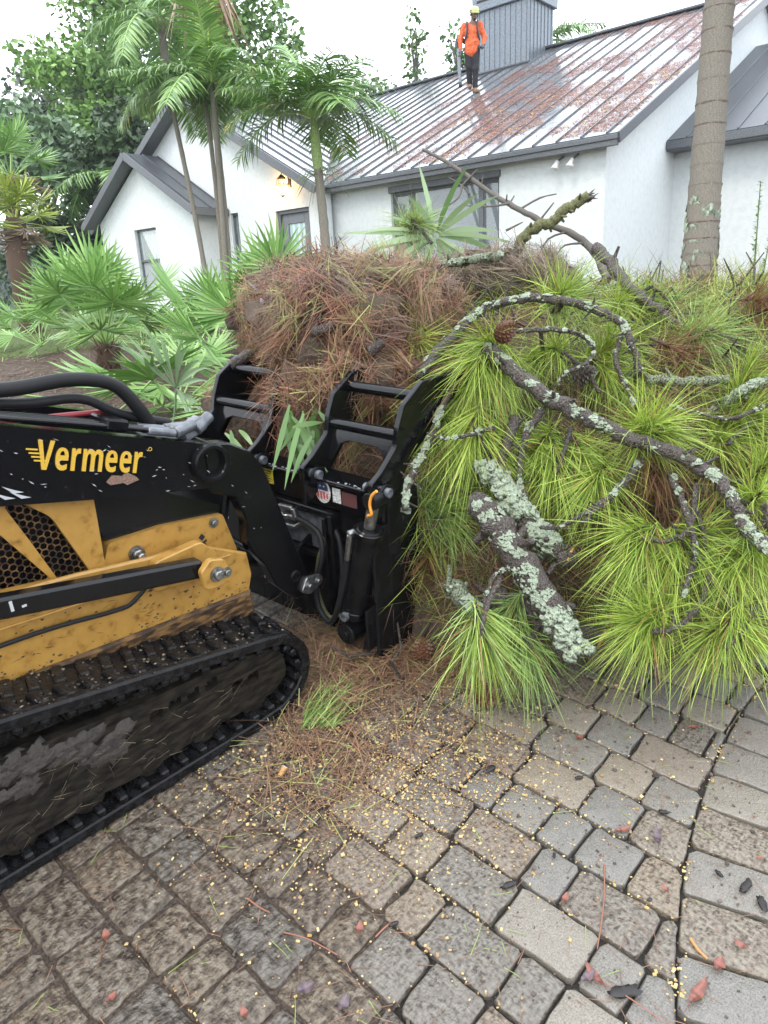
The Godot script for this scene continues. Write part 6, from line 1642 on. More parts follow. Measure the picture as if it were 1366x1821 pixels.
func build_heap() -> void:
	prep_needles()
	# dark tangled inside of the pile
	var b := MB.new()
	var na := 60; var nb := 48
	var P := func(i: int, j: int) -> Vector3:
		var a := lerpf(-1.2, 4.3, float(i) / na)
		var bb := lerpf(2.25, 6.2, pow(float(j) / nb, 1.5))
		var h := mound_h(a, bb)
		return onto(a, bb, h + (0.06 * nz.get_noise_2d(a * 5.0, bb * 5.0 + h * 3.0) if h > 0 else 0.0))
	for i in na:
		for j in nb:
			var p0: Vector3 = P.call(i, j); var p1: Vector3 = P.call(i + 1, j); var p2: Vector3 = P.call(i + 1, j + 1); var p3: Vector3 = P.call(i, j + 1)
			b.quad(p0, p1, p2, p3, Vector3(0, 1, 0.2))
	var core := put("debris_core", b.mesh(), M.mound, self)
	stuff(core, "dark tangled inside of the pine debris pile", "debris")
	# loose needles and thin twigs that fill the pile between the boughs
	b = MB.new()
	for i in 34000:
		var a := rnd.randf_range(-0.6, 3.3); var bb := lerpf(2.3, 4.9, rnd.randf())
		if i % 3 == 0: bb = 2.45 + rnd.randf() * 0.5 + maxf(0.0, 0.14 - a) * 0.95
		var h := mound_h(a, bb)
		if h < 0.0: continue
		var p := onto(a, bb, h + rnd.randf_range(-0.03, 0.1))
		var c := nz.get_noise_3d(p.x * 2.2, p.y * 2.2, p.z * 2.2)
		var t := rnd.randf()
		b.col = Color(0.10, 0.16, 0.025).lerp(Color(0.38, 0.45, 0.09), t) if c > (0.03 if h < 0.8 else -0.12) and a > 0.12 else Color(0.11, 0.055, 0.035).lerp(Color(0.30, 0.17, 0.10), t)
		var d := (Vector3(0, 0.1, 0.5) + rv(1.0)).normalized()
		b.blade(p, d, rnd.randf_range(0.12, 0.3), d.cross(rv()).normalized() * 0.0016, Vector3(0, -0.05, 0) + rv(0.04), 3)
	stuff(put("loose_needles", b.mesh(), M.needle_bright, self), "loose green and brown needles filling the pile between the boughs", "pine needles")
	b = MB.new()
	for i in 480:
		var a := rnd.randf_range(-0.2, 3.0); var bb := lerpf(2.35, 4.4, rnd.randf())
		var p := onto(a, bb, maxf(mound_h(a, bb), 0.0) + rnd.randf_range(0.0, 0.06))
		var d := rv().normalized() * rnd.randf_range(0.1, 0.3)
		b.tube([p, p + d * 0.5 + rv(0.03), p + d + rv(0.04)], [0.007, 0.006, 0.003], 5)
	stuff(put("thin_twigs", b.mesh(), M.bark, self), "thin broken twigs sticking out of the pile everywhere", "twigs")
	# small boughs that nobody could count
	for kind in 3:
		var mm := MultiMesh.new(); mm.transform_format = MultiMesh.TRANSFORM_3D
		mm.mesh = tufts[kind][2]
		var tr := []
		for i in [105, 70, 60][kind]:
			var a := rnd.randf_range(0.05, 3.2); var bb := lerpf(2.5, 4.6, pow(rnd.randf(), 1.3))
			var h := mound_h(a, bb)
			if h < 0.15: continue
			if kind == 1 and h > 0.8: continue
			var p := onto(a, bb, h - 0.16)
			if absf(nz.get_noise_3d(p.x * 1.5, p.y * 1.5, p.z * 1.5)) > 0.45 and kind == 0: continue
			if bb > 3.5 and a > 1.3 and a < 2.0: continue
			tr.push_back(aim(p, Vector3(-0.2, 0.35, 0.7) + rv(0.8), rnd.randf_range(0.6, 1.0), rnd.randf() * TAU))
		mm.instance_count = tr.size()
		for i in tr.size(): mm.set_instance_transform(i, tr[i])
		var mi := MultiMeshInstance3D.new(); mi.multimesh = mm; mi.material_override = M.needle_bright
		mi.name = ["yellow_green_needle_tufts", "green_needle_tufts", "soft_green_needle_tufts"][kind]
		add_child(mi)
		stuff(mi, ["yellow green needle brushes crowded through the pile", "green needle brushes low in the pile near the ground", "soft green needle brushes mixed through the pile"][kind], "pine needles")
	# brown needle heap carried by the grapple
	b = MB.new()
	var cores := [[Vector3(-0.0961, 1.507, -3.404), Vector3(0.44, 0.32, 0.42)], [Vector3(-0.354, 1.457, -3.756), Vector3(0.32, 0.22, 0.25)], [Vector3(0.135, 1.552, -3.576), Vector3(0.27, 0.21, 0.35)], [Vector3(-0.2944, 1.609, -3.699), Vector3(0.4, 0.2, 0.3)], [Vector3(0.713, 1.684, -4.248), Vector3(0.42, 0.17, 0.3)], [Vector3(-0.0773, 1.279, -3.068), Vector3(0.3, 0.16, 0.2)], [Vector3(-0.3447, 1.121, -3.07), Vector3(0.12, 0.3, 0.15)], [Vector3(-0.04611, 0.9546, -3.069), Vector3(0.25, 0.25, 0.15)], [Vector3(-0.6656, 1.082, -3.74), Vector3(0.24, 0.25, 0.15)]]
	for i in cores.size(): b.blob(cores[i][0], (cores[i][1] as Vector3) * 0.9, 16, 0.22, i * 3)
	stuff(put("heap_core", b.mesh(), M.mound, self), "dark packed inside of the brown needle heap on the grapple", "debris")
	b = MB.new()
	for k in cores.size():
		var c: Vector3 = cores[k][0]; var s: Vector3 = cores[k][1]
		for i in [950, 420, 430, 420, 330, 330, 90, 160, 110][k]:
			var o := rv().normalized()
			if o.z < -0.4: continue
			var nrm := (o / s).normalized()
			var zone := nz.get_noise_3d(c.x + o.x * s.x * 3.0, o.y * s.y * 3.0, o.z)
			var flow := Vector3(0.9 * sin(o.x * 4.0 + o.y * 3.0 + k), -0.55, 0.3) + rv(1.3)
			flow = (flow - nrm * flow.dot(nrm) * 0.8 + nrm * rnd.randf_range(0.0, 0.35)).normalized()
			var tone := rnd.randf(); var shade := rnd.randf_range(0.8, 1.05)
			var c0 := Color(0.115, 0.045, 0.026); var c1 := Color(0.28, 0.125, 0.068)
			if tone < 0.3: c0 = Color(0.10, 0.055, 0.026); c1 = Color(0.27, 0.16, 0.075)
			elif tone < 0.42: c0 = Color(0.14, 0.14, 0.04); c1 = Color(0.32, 0.31, 0.10)
			elif tone < 0.54: c0 = Color(0.09, 0.05, 0.04); c1 = Color(0.19, 0.11, 0.085)
			if k == 4: c0 = c0.lerp(Color(0.09, 0.075, 0.05), 0.75); c1 = c1.lerp(Color(0.25, 0.21, 0.14), 0.75)
			var wide := rnd.randf_range(0.01, 0.04); var fan := rnd.randf_range(0.15, 0.9)
			var ctr := c + o * s * rnd.randf_range(0.92, 1.08)
			var cl := rnd.randf_range(0.12, 0.25)
			for m in 8 + rnd.randi() % 22:
				var p := ctr + rv(wide) + nrm * rnd.randf_range(-0.01, 0.035)
				var f := (flow + rv(fan)).normalized()
				b.col = c0.lerp(c1, rnd.randf()) * shade
				b.blade(p - f * cl * rnd.randf_range(0.2, 0.6), f, cl * rnd.randf_range(0.6, 1.15), f.cross(nrm + rv(0.3)).normalized() * rnd.randf_range(0.0011, 0.002), Vector3(0, -0.03, 0) + rv(0.025), 3)
	stuff(put("needle_heap", b.mesh(), M.needle_dead, self), "heap of wet rust brown pine needles piled high on the grapple", "pine needles")
	# tufts of yellowing needles caught in the heap
	var hl := ["olive needle brush lying on the left crest of the brown heap", "yellow green needle brush at the heap's right edge over the clamp", "tan needle brush hanging over the right clamp from the heap", "green needle brush at the very top of the brown heap"]
	var hp := [Vector3(-0.299, 1.704, -3.362), Vector3(0.172, 1.478, -3.08), Vector3(0.06997, 1.375, -2.994), Vector3(0.08013, 1.791, -3.705)]
	var hd := [Vector3(0.8, 0.3, 0.3), Vector3(0.7, -0.4, 0.5), Vector3(0.2, -0.9, 0.4), Vector3(-0.6, 0.5, 0.3)]
	for i in 4:
		var t := thing("needle_brush", hl[i], "pine needles", aim(hp[i], hd[i], 0.7), "needle brushes caught in the brown heap")
		put("needles", dry_tufts[i % 3] if i == 2 else tufts[[2, 0, 1, 2][i]][1], M.needle_bright, t)
	# bits of bark and twig caught in the heap
	var bl := ["dark bark stub standing upright in the brown heap", "dark twig piece lying across the middle of the heap", "short dark cone sunk into the front of the heap", "dark wet bark lump at the heap's far left end"]
	var bp := [[Vector3(-0.02508, 1.714, -3.155), Vector3(-0.02266, 1.615, -3.039)], [Vector3(-0.2572, 1.528, -2.991), Vector3(-0.1508, 1.563, -2.981)], [Vector3(-0.03121, 1.444, -2.922), Vector3(0.0272, 1.479, -2.922)], [Vector3(-0.6585, 1.383, -3.259), Vector3(-0.5541, 1.438, -3.277)]]
	for i in 4:
		var t := thing("bark_piece", bl[i], "bark", Transform3D(Basis(), bp[i][0]), "bark bits caught in the brown heap")
		b = MB.new(); b.off = bp[i][0]; b.tube(smooth_path([bp[i][0], (bp[i][0] as Vector3).lerp(bp[i][1], 0.5) + rv(0.01), bp[i][1]], 4), [0.02, 0.026, 0.022, 0.025, 0.02, 0.024, 0.02, 0.018, 0.012], 8, true, 0.25); put("bark", b.mesh(), M.bark, t)
	# purple grey wet leaf litter on the heap's crest
	b = MB.new()
	for i in 40:
		b.col = Color(0.13, 0.09, 0.11).lerp(Color(0.24, 0.19, 0.21), rnd.randf())
		var p := Vector3(-0.3655, 1.647, -3.344) + Vector3(rnd.randf_range(-0.14, 0.12), rnd.randf_range(-0.05, 0.06), rnd.randf_range(-0.05, 0.14))
		var d := rv().normalized(); b.blade(p, d, 0.07, d.cross(rv()).normalized() * 0.018, rv(0.02), 3, 1)
	stuff(put("leaf_litter", b.mesh(), M.frond, self), "wet purple grey leaves matted on the heap's left crest", "leaves")
	# long green blades jammed in the gap between the clamps
	var gb := thing("green_leaf_bundle", "bundle of long green strap leaves jammed between the two clamps", "leaves", Transform3D(Basis(), Vector3(-0.3519, 1.148, -2.816)))
	var gpx := [[Vector3(-0.3513, 1.264, -2.801), Vector3(-0.4102, 1.067, -2.685)], [Vector3(-0.2996, 1.226, -2.81), Vector3(-0.3787, 1.045, -2.678)], [Vector3(-0.3446, 1.179, -2.773), Vector3(-0.2211, 1.205, -2.782)], [Vector3(-0.2687, 1.143, -2.762), Vector3(-0.3614, 1.026, -2.703)], [Vector3(-0.2628, 1.199, -2.885), Vector3(-0.3033, 0.9949, -2.767)], [Vector3(-0.3257, 1.114, -2.753), Vector3(-0.2399, 1.057, -2.734)], [Vector3(-0.2428, 1.212, -2.942), Vector3(-0.2697, 1.068, -2.843)], [Vector3(-0.3835, 1.192, -2.83), Vector3(-0.3479, 1.008, -2.771)], [Vector3(-0.6662, 1.123, -3.018), Vector3(-0.5639, 1.06, -2.945)], [Vector3(-0.6415, 1.133, -3.021), Vector3(-0.612, 1.051, -2.942)], [Vector3(-0.6053, 1.132, -3.021), Vector3(-0.5378, 1.104, -2.96)]]
	for k in 12:
		var a0: Vector3 = Vector3(-0.304, 1.199, -2.833) + Vector3(rnd.randf_range(-0.07, 0.07), rnd.randf_range(-0.03, 0.04), rnd.randf_range(-0.06, 0.02))
		gpx.push_back([a0, a0 + Vector3(rnd.randf_range(-0.1, 0.12), rnd.randf_range(-0.22, -0.06), rnd.randf_range(-0.02, 0.06))])
	for q in gpx:
		b = MB.new(); b.off = gb.position
		b.col = Color(0.06, 0.13, 0.03).lerp(Color(0.15, 0.26, 0.07), rnd.randf())
		var d: Vector3 = q[1] - q[0]
		b.blade(q[0], d.normalized(), d.length() * 1.15, d.normalized().cross(Vector3(0.2, 0.3, 1)).normalized() * 0.011, Vector3(0, -0.03, 0.02) + rv(0.03), 5, 1)
		put("leaf", b.mesh(), M.frond, gb)
	# pale fan frond on top of the pile before the wide window
	var ff := thing("cut_frond", "big pale wet fan frond lying over the top of the pile before the window", "palm frond", Transform3D(Basis(), Vector3(0.3778, 1.948, -4.386)), "cut fan fronds on the pile")
	var blades := []
	for i in 12: blades.push_back([rnd.randf_range(-1, 1), rnd.randf_range(-0.7, 0.5), rnd.randf_range(0.3, 0.5)])
	for q in blades + [[-1.0, 0.16, 0.55], [-0.95, -0.05, 0.45], [-0.8, -0.4, 0.4], [-0.45, -0.8, 0.3], [0.2, -0.9, 0.3], [0.75, -0.55, 0.5], [1.0, 0.02, 0.42], [1.0, -0.12, 0.5], [0.9, 0.25, 0.35], [-0.7, 0.45, 0.35], [0.4, -0.8, 0.3], [-0.9, 0.3, 0.5]]:
		b = MB.new()
		b.col = Color(0.15, 0.26, 0.10).lerp(Color(0.36, 0.46, 0.28), rnd.randf())
		var d := Vector3(q[0], q[1], rnd.randf_range(-0.1, 0.35)).normalized()
		b.blade(Vector3.ZERO + d * 0.02, d, q[2], Vector3(-d.y, d.x, 0.25).normalized() * rnd.randf_range(0.01, 0.02), Vector3(0, -0.1, 0.03) + rv(0.05), 5, 1)
		put("leaf", b.mesh(), M.frond, ff)

func build_branches() -> void:
	var D := Vector3(-0.1, -0.75, 0.5)
	# --- big limbs read off the photograph
	var p1 := [Vector3(0.449, 1.416, -2.902), Vector3(0.5159, 1.352, -2.808), Vector3(0.6138, 1.265, -2.696), Vector3(0.7481, 1.19, -2.63), Vector3(0.8784, 1.122, -2.566), Vector3(1.053, 1.055, -2.471), Vector3(1.137, 0.9946, -2.368), Vector3(1.171, 0.8846, -2.259), Vector3(1.193, 0.8475, -2.163), Vector3(1.241, 0.7842, -2.069)]
	var t1 := bough("long lichen flecked limb sweeping across the whole front of the pile", p1, 0.031, 0.018, M.bark, [
		[Vector3(0.3885, 1.406, -2.762), Vector3(-0.35, -0.25, 0.75), 1.12], [Vector3(0.4421, 1.459, -2.8), Vector3(-0.5, 0.25, 0.6), 0.95], [Vector3(0.4586, 1.378, -2.795), Vector3(-0.2, -0.9, 0.45), 1.1], [Vector3(0.3667, 1.272, -2.803), Vector3(-0.35, -0.85, 0.4), 1.0],
		[Vector3(1.358, 1.042, -2.415), Vector3(0.2, 0.8, 0.5), 0.9], [Vector3(1.243, 0.9768, -2.236), Vector3(-0.1, 0.55, 0.75), 0.75]], "large limbs on the pile", [[Vector3(0.4553, 1.481, -2.723), Vector3(0.3, 0.35, 0.4), 0]])
	lichen_on(t1, p1, 0.031, 0.018, 170, 0.9)
	var p2 := [Vector3(0.1893, 1.33, -2.979), Vector3(0.2932, 1.423, -3.114), Vector3(0.4645, 1.546, -3.207), Vector3(0.5693, 1.578, -3.175), Vector3(0.6822, 1.59, -3.136), Vector3(0.8192, 1.566, -3.108), Vector3(0.9299, 1.527, -3.074), Vector3(0.9997, 1.476, -3.026), Vector3(1.024, 1.389, -2.967), Vector3(1.057, 1.299, -2.938)]
	var t2 := bough("arched lichen grey limb looping over the top middle of the pile", p2, 0.02, 0.013, M.bark, [[Vector3(0.7988, 1.63, -3.128), Vector3(0.2, 0.55, 0.6), 0.95], [Vector3(0.835, 1.605, -3.173), Vector3(0.7, 0.25, 0.4), 0.9, 2], [Vector3(1.051, 1.247, -2.9), Vector3(-0.1, -0.8, 0.4), 0.8]], "large limbs on the pile")
	lichen_on(t2, p2, 0.02, 0.013, 70, 0.8)
	var p3 := [Vector3(0.5196, 1.47, -3.024), Vector3(0.607, 1.472, -2.994), Vector3(0.7293, 1.472, -2.973), Vector3(0.8255, 1.443, -2.942), Vector3(0.8617, 1.393, -2.926), Vector3(0.8316, 1.343, -2.91), Vector3(0.75, 1.312, -2.9), Vector3(0.7183, 1.262, -2.905)]
	var t3 := bough("thin curled twig making a hook under the arched limb", p3, 0.011, 0.007, M.bark, [[Vector3(0.6778, 1.364, -3.043), Vector3(-0.3, 0.3, 0.7), 0.8], [Vector3(0.9271, 1.352, -3.039), Vector3(0.5, 0.35, 0.6), 0.9]], "large limbs on the pile", [[Vector3(0.7662, 1.307, -2.857), Vector3(0.9, 0.25, 0.1), 1]])
	lichen_on(t3, p3, 0.011, 0.007, 34, 0.6)
	var p4 := [Vector3(1.163, 1.797, -3.97), Vector3(1.222, 1.699, -3.833), Vector3(1.254, 1.603, -3.697), Vector3(1.311, 1.528, -3.568), Vector3(1.382, 1.457, -3.493), Vector3(1.438, 1.393, -3.42), Vector3(1.52, 1.363, -3.358)]
	bough("thick dark limb sloping down behind the arched limb", p4, 0.03, 0.016, M.bark, [[Vector3(1.37, 1.492, -3.609), Vector3(0.5, 0.5, 0.4), 0.8, 2]], "large limbs on the pile")
	var p5 := [Vector3(0.344, 2.463, -4.761), Vector3(0.4646, 2.387, -4.684), Vector3(0.5877, 2.287, -4.6), Vector3(0.739, 2.16, -4.506), Vector3(0.831, 2.094, -4.433), Vector3(0.9706, 2.002, -4.351), Vector3(1.114, 1.931, -4.275), Vector3(1.206, 1.854, -4.198), Vector3(1.251, 1.77, -4.118), Vector3(1.272, 1.657, -4.03)]
	var t5 := bough("long bare dead branch rising before the wide window to the eave", p5, 0.009, 0.024, M.dead_wood, [], "bare branches on top of the pile")
	var bt := MB.new(); bt.off = t5.position
	for q in [[Vector3(0.8089, 2.107, -4.437), Vector3(0.6946, 2.097, -4.434), Vector3(0.5612, 2.109, -4.458)], [Vector3(0.5988, 2.182, -4.566), Vector3(0.5581, 2.231, -4.582), Vector3(0.4797, 2.286, -4.62)], [Vector3(0.5581, 2.231, -4.582), Vector3(0.6483, 2.314, -4.556)], [Vector3(0.5581, 2.231, -4.582), Vector3(0.5312, 2.163, -4.56), Vector3(0.4451, 2.11, -4.543)], [Vector3(0.9706, 2.002, -4.351), Vector3(1.043, 2.091, -4.327)], [Vector3(0.868, 2.071, -4.404), Vector3(0.977, 2.124, -4.39), Vector3(1.061, 2.136, -4.341)], [Vector3(1.114, 1.931, -4.275), Vector3(1.001, 1.897, -4.264), Vector3(0.9321, 1.794, -4.231)], [Vector3(1.206, 1.863, -4.201), Vector3(1.08, 1.857, -4.199), Vector3(1.031, 1.803, -4.182)], [Vector3(0.785, 1.96, -4.389), Vector3(0.8739, 1.998, -4.349)]]:
		bt = MB.new(); bt.off = t5.position
		bt.tube(smooth_path(q, 3), taper((q.size() - 1) * 3 + 1, 0.008, 0.003, 0.1), 6, true, 0.1)
		put("side_twig", bt.mesh(), M.dead_wood, t5)
	var p6 := [Vector3(0.806, 1.822, -4.188), Vector3(0.825, 1.885, -4.177), Vector3(0.8535, 1.918, -4.166), Vector3(0.9235, 1.959, -4.137), Vector3(0.9766, 1.967, -4.129), Vector3(1.038, 2.02, -4.115), Vector3(1.111, 2.06, -4.107), Vector3(1.163, 2.084, -4.093)]
	var t6 := bough("mossy broken off branch stub pointing up right above the pile", p6, 0.029, 0.026, M.moss_bark, [], "bare branches on top of the pile")
	bt = MB.new(); bt.off = t6.position
	for i in 12:
		var e := Vector3(1.163, 2.084, -4.093) + rv(0.02); bt.tube([e, e + Vector3(0.035, 0.012, 0.01) + rv(0.018)], [0.008, 0.001], 5)
	put("broken_end", bt.mesh(), M.dead_wood, t6)
	var p6b := [Vector3(0.238, 1.764, -3.802), Vector3(0.3694, 1.78, -3.828), Vector3(0.5251, 1.798, -3.917), Vector3(0.6907, 1.813, -4.027)]
	var t6b := bough("pale lichen covered branch lying along the heap's crest", p6b, 0.02, 0.022, M.bark_lichen, [], "bare branches on top of the pile")
	lichen_on(t6b, p6b, 0.02, 0.022, 40, 1.0)
	# --- cut logs at the foot of the pile
	var p7 := [Vector3(0.338, 0.9552, -2.345), Vector3(0.4018, 0.8598, -2.272), Vector3(0.4798, 0.7299, -2.178), Vector3(0.5423, 0.6328, -2.115), Vector3(0.6007, 0.53, -2.05)]
	var t7 := bough("thick cut log with white lichen patches leaning out onto the pavers", p7, 0.048, 0.049, M.bark, [], "cut logs at the foot of the pile", [], "log", "cut_log")
	lichen_on(t7, [p7[3], Vector3(0.5712, 0.579, -2.077), p7[4]], 0.049, 0.049, 26, 1.7)
	lichen_on(t7, p7, 0.048, 0.049, 240, 0.85)
	var p8 := [Vector3(0.3797, 1.044, -2.541), Vector3(0.4368, 0.9656, -2.474), Vector3(0.5147, 0.8617, -2.399), Vector3(0.5912, 0.7859, -2.332), Vector3(0.638, 0.7627, -2.304)]
	var t8 := bough("log thickly covered with pale green lichen behind the leaning log", p8, 0.038, 0.036, M.bark, [], "cut logs at the foot of the pile", [], "log", "cut_log")
	lichen_on(t8, [p8[0], p8[1], p8[2], p8[3]], 0.038, 0.037, 60, 2.0)
	bt = MB.new(); bt.off = t8.position; bt.rod(Vector3(0.6361, 0.7647, -2.304), Vector3(0.6447, 0.762, -2.299), 0.034); bt.rod(Vector3(0.3547, 0.9293, -2.378), Vector3(0.3646, 0.9225, -2.366), 0.012); put("cut_end", bt.mesh(), M.cut_wood, t8)
	var p9 := [Vector3(0.3763, 0.5814, -2.393), Vector3(0.4866, 0.5482, -2.34), Vector3(0.6197, 0.5068, -2.295), Vector3(0.7455, 0.467, -2.251)]
	var t9 := bough("dark bare log lying low under the leaning log", p9, 0.043, 0.038, M.bark, [], "cut logs at the foot of the pile", [], "log", "cut_log")
	bt = MB.new(); bt.off = t9.position; bt.rod(Vector3(0.7436, 0.4689, -2.251), Vector3(0.7508, 0.4658, -2.248), 0.037); put("cut_end", bt.mesh(), M.cut_wood, t9)
	var p10 := [Vector3(0.2231, 0.6605, -2.344), Vector3(0.2868, 0.6029, -2.294), Vector3(0.3426, 0.5465, -2.255)]
	var t10 := bough("short grey green log stub just left of the leaning log's foot", p10, 0.032, 0.03, M.bark_lichen, [], "cut logs at the foot of the pile", [], "log", "cut_log")
	lichen_on(t10, p10, 0.032, 0.03, 24, 1.2)
	bt = MB.new(); bt.off = t10.position; bt.rod(Vector3(0.3426, 0.5465, -2.255), Vector3(0.348, 0.5415, -2.252), 0.029); put("cut_end", bt.mesh(), M.cut_wood, t10)
	var p11 := [Vector3(1.168, 0.4987, -2.187), Vector3(1.205, 0.4569, -2.122), Vector3(1.264, 0.413, -2.044)]
	var t11 := bough("speckled bark log at the right edge near the pavers", p11, 0.034, 0.036, M.bark, [], "cut logs at the foot of the pile", [], "log", "cut_log")
	lichen_on(t11, p11, 0.034, 0.036, 40, 0.8)
	# --- other limbs
	var p12 := [Vector3(1.321, 1.135, -2.865), Vector3(1.392, 1.205, -2.834), Vector3(1.459, 1.252, -2.797), Vector3(1.554, 1.281, -2.754)]
	var t12 := bough("lichen covered limb entering the pile from the right edge", p12, 0.018, 0.022, M.bark_lichen, [[Vector3(1.273, 1.102, -2.749), Vector3(-0.3, -0.1, 0.8), 0.9], [Vector3(1.514, 1.29, -2.914), Vector3(0.1, 0.8, 0.4), 0.8]], "large limbs on the pile")
	lichen_on(t12, p12, 0.018, 0.022, 40, 1.0)
	bough("short sawn branch with tan end among yellow green needles", [Vector3(1.094, 1.264, -2.958), Vector3(1.225, 1.252, -2.933), Vector3(1.385, 1.253, -2.902)], 0.02, 0.017, M.bark_lichen, [], "large limbs on the pile")
	bough("dark crooked limb standing between the clamp and the long limb", [Vector3(0.5324, 1.169, -2.77), Vector3(0.4853, 1.087, -2.691), Vector3(0.4499, 1.013, -2.636), Vector3(0.4776, 0.9142, -2.583), Vector3(0.5674, 0.7876, -2.543)], 0.021, 0.014, M.bark, [[Vector3(0.5495, 1.063, -2.684), Vector3(0.3, -0.3, 0.7), 0.9]], "large limbs on the pile")
	var p13 := [Vector3(0.3052, 1.282, -2.912), Vector3(0.2466, 1.189, -2.798), Vector3(0.1802, 1.078, -2.699), Vector3(0.1184, 0.9872, -2.628), Vector3(0.09727, 0.8914, -2.576)]
	var t13 := bough("lichen flecked branch running down beside the grapple's right plate", p13, 0.014, 0.012, M.bark, [[Vector3(0.2709, 1.159, -2.715), Vector3(0.3, -0.5, 0.6), 0.9, 0], [Vector3(0.2176, 1.229, -2.842), Vector3(-0.1, -0.9, 0.3), 0.8, 0]], "large limbs on the pile")
	lichen_on(t13, p13, 0.014, 0.012, 44, 1.0)
	bough("slim branch carrying a needle brush off the long limb's underside", [Vector3(0.9296, 1.049, -2.522), Vector3(0.8365, 0.9781, -2.446), Vector3(0.7267, 0.9117, -2.373), Vector3(0.6851, 0.8759, -2.361)], 0.012, 0.007, M.bark, [[Vector3(0.7669, 1.001, -2.454), Vector3(-0.5, -0.2, 0.7), 1.0]])
	# --- boughs with needle brushes
	bough("bough with two bright brushes pointing left in the middle of the pile", [Vector3(1.077, 0.9801, -2.395), Vector3(1.03, 0.8662, -2.305), Vector3(0.938, 0.8344, -2.264), Vector3(0.8548, 0.8542, -2.249)], 0.011, 0.007, M.bark, [[Vector3(0.8234, 0.866, -2.232), Vector3(-0.85, -0.05, 0.45), 0.98], [Vector3(0.8476, 0.8234, -2.197), Vector3(-0.6, -0.55, 0.5), 0.85]])
	bough("bough with a full bright brush pointing left just above the paving", [Vector3(1.068, 0.7353, -2.211), Vector3(0.9975, 0.6469, -2.141), Vector3(0.9039, 0.6071, -2.086), Vector3(0.8322, 0.6143, -2.067)], 0.011, 0.007, M.bark, [[Vector3(0.8176, 0.615, -2.067), Vector3(-0.9, 0.1, 0.4), 1.0], [Vector3(0.8401, 0.6189, -2.09), Vector3(-0.55, 0.5, 0.5), 0.85], [Vector3(0.8506, 0.6187, -2.068), Vector3(-0.6, -0.5, 0.3), 0.7]])
	bough("low bough whose brush sweeps over the pavers at lower right", [Vector3(1.215, 0.6377, -2.18), Vector3(1.124, 0.5787, -2.098), Vector3(1.057, 0.5481, -2.046)], 0.01, 0.007, M.bark, [[Vector3(1.031, 0.5847, -2.037), Vector3(-0.8, -0.3, 0.3), 0.85], [Vector3(1.066, 0.5839, -2.015), Vector3(-0.4, -0.7, 0.3), 0.7], [Vector3(1.159, 0.578, -2.055), Vector3(0.3, -0.3, 0.6), 0.8]])
	bough("hanging bough whose brush droops onto the pavers at the pile's foot", [Vector3(0.3828, 0.7497, -2.216), Vector3(0.3316, 0.6963, -2.156), Vector3(0.304, 0.6443, -2.098), Vector3(0.2988, 0.6048, -2.064)], 0.009, 0.006, M.bark, [[Vector3(0.2988, 0.6048, -2.064), Vector3(0.15, -0.85, 0.42), 0.86], [Vector3(0.3059, 0.601, -2.063), Vector3(0.25, -0.8, 0.35), 0.8, 2]])
	bough("green bough beside the lower right plate of the grapple", [Vector3(0.1273, 0.6819, -2.771), Vector3(0.1854, 0.751, -2.741), Vector3(0.2386, 0.8234, -2.68)], 0.009, 0.006, M.bark, [[Vector3(0.2488, 0.8439, -2.666), Vector3(0.6, 0.5, 0.2), 0.9, 1], [Vector3(0.2471, 0.8122, -2.656), Vector3(0.7, -0.3, 0.3), 0.9, 1], [Vector3(0.2623, 0.8479, -2.688), Vector3(0.0, 0.8, 0.3), 0.8, 1]])
	bough("bright brush bough right of centre with rusty heart", [Vector3(1.223, 1.042, -2.624), Vector3(1.098, 1.109, -2.594), Vector3(1.007, 1.153, -2.555)], 0.01, 0.007, M.bark, [[Vector3(0.9778, 1.168, -2.518), Vector3(0.15, 0.35, 0.8), 1.0], [Vector3(0.9912, 1.152, -2.513), Vector3(0.75, 0.25, 0.5), 0.9], [Vector3(0.9608, 1.153, -2.513), Vector3(-0.4, 0.5, 0.6), 0.8]])
	bough("soft green bough spreading at the pile's upper right", [Vector3(1.62, 1.309, -3.13), Vector3(1.526, 1.384, -3.154), Vector3(1.442, 1.434, -3.171)], 0.011, 0.007, M.bark, [[Vector3(1.417, 1.412, -3.163), Vector3(0.3, 0.4, 0.5), 0.95, 2], [Vector3(1.428, 1.4, -3.16), Vector3(0.8, 0.25, 0.35), 0.95, 2], [Vector3(1.403, 1.39, -3.156), Vector3(-0.6, 0.3, 0.5), 0.9, 2], [Vector3(1.406, 1.416, -3.112), Vector3(0.4, -0.2, 0.8), 0.9, 2]])
	bough("needle brush standing up before the wide window", [Vector3(0.3583, 1.887, -4.366), Vector3(0.282, 1.983, -4.397), Vector3(0.252, 2.031, -4.412)], 0.01, 0.007, M.bark, [[Vector3(0.2597, 2.014, -4.386), Vector3(0.4, 0.6, 0.4), 0.85, 2], [Vector3(0.2658, 2.007, -4.384), Vector3(0.9, 0.0, 0.3), 0.9, 2], [Vector3(0.2403, 2.015, -4.386), Vector3(-0.7, 0.3, 0.4), 0.85, 2]])
	bough("green brush half hidden behind the leaning log", [Vector3(0.541, 0.5491, -2.309), Vector3(0.4977, 0.5165, -2.246), Vector3(0.48, 0.494, -2.207)], 0.009, 0.006, M.bark, [[Vector3(0.4754, 0.489, -2.184), Vector3(0.25, -0.7, 0.5), 0.85, 1], [Vector3(0.4107, 0.5584, -2.259), Vector3(-0.5, -0.5, 0.5), 0.8, 1]])
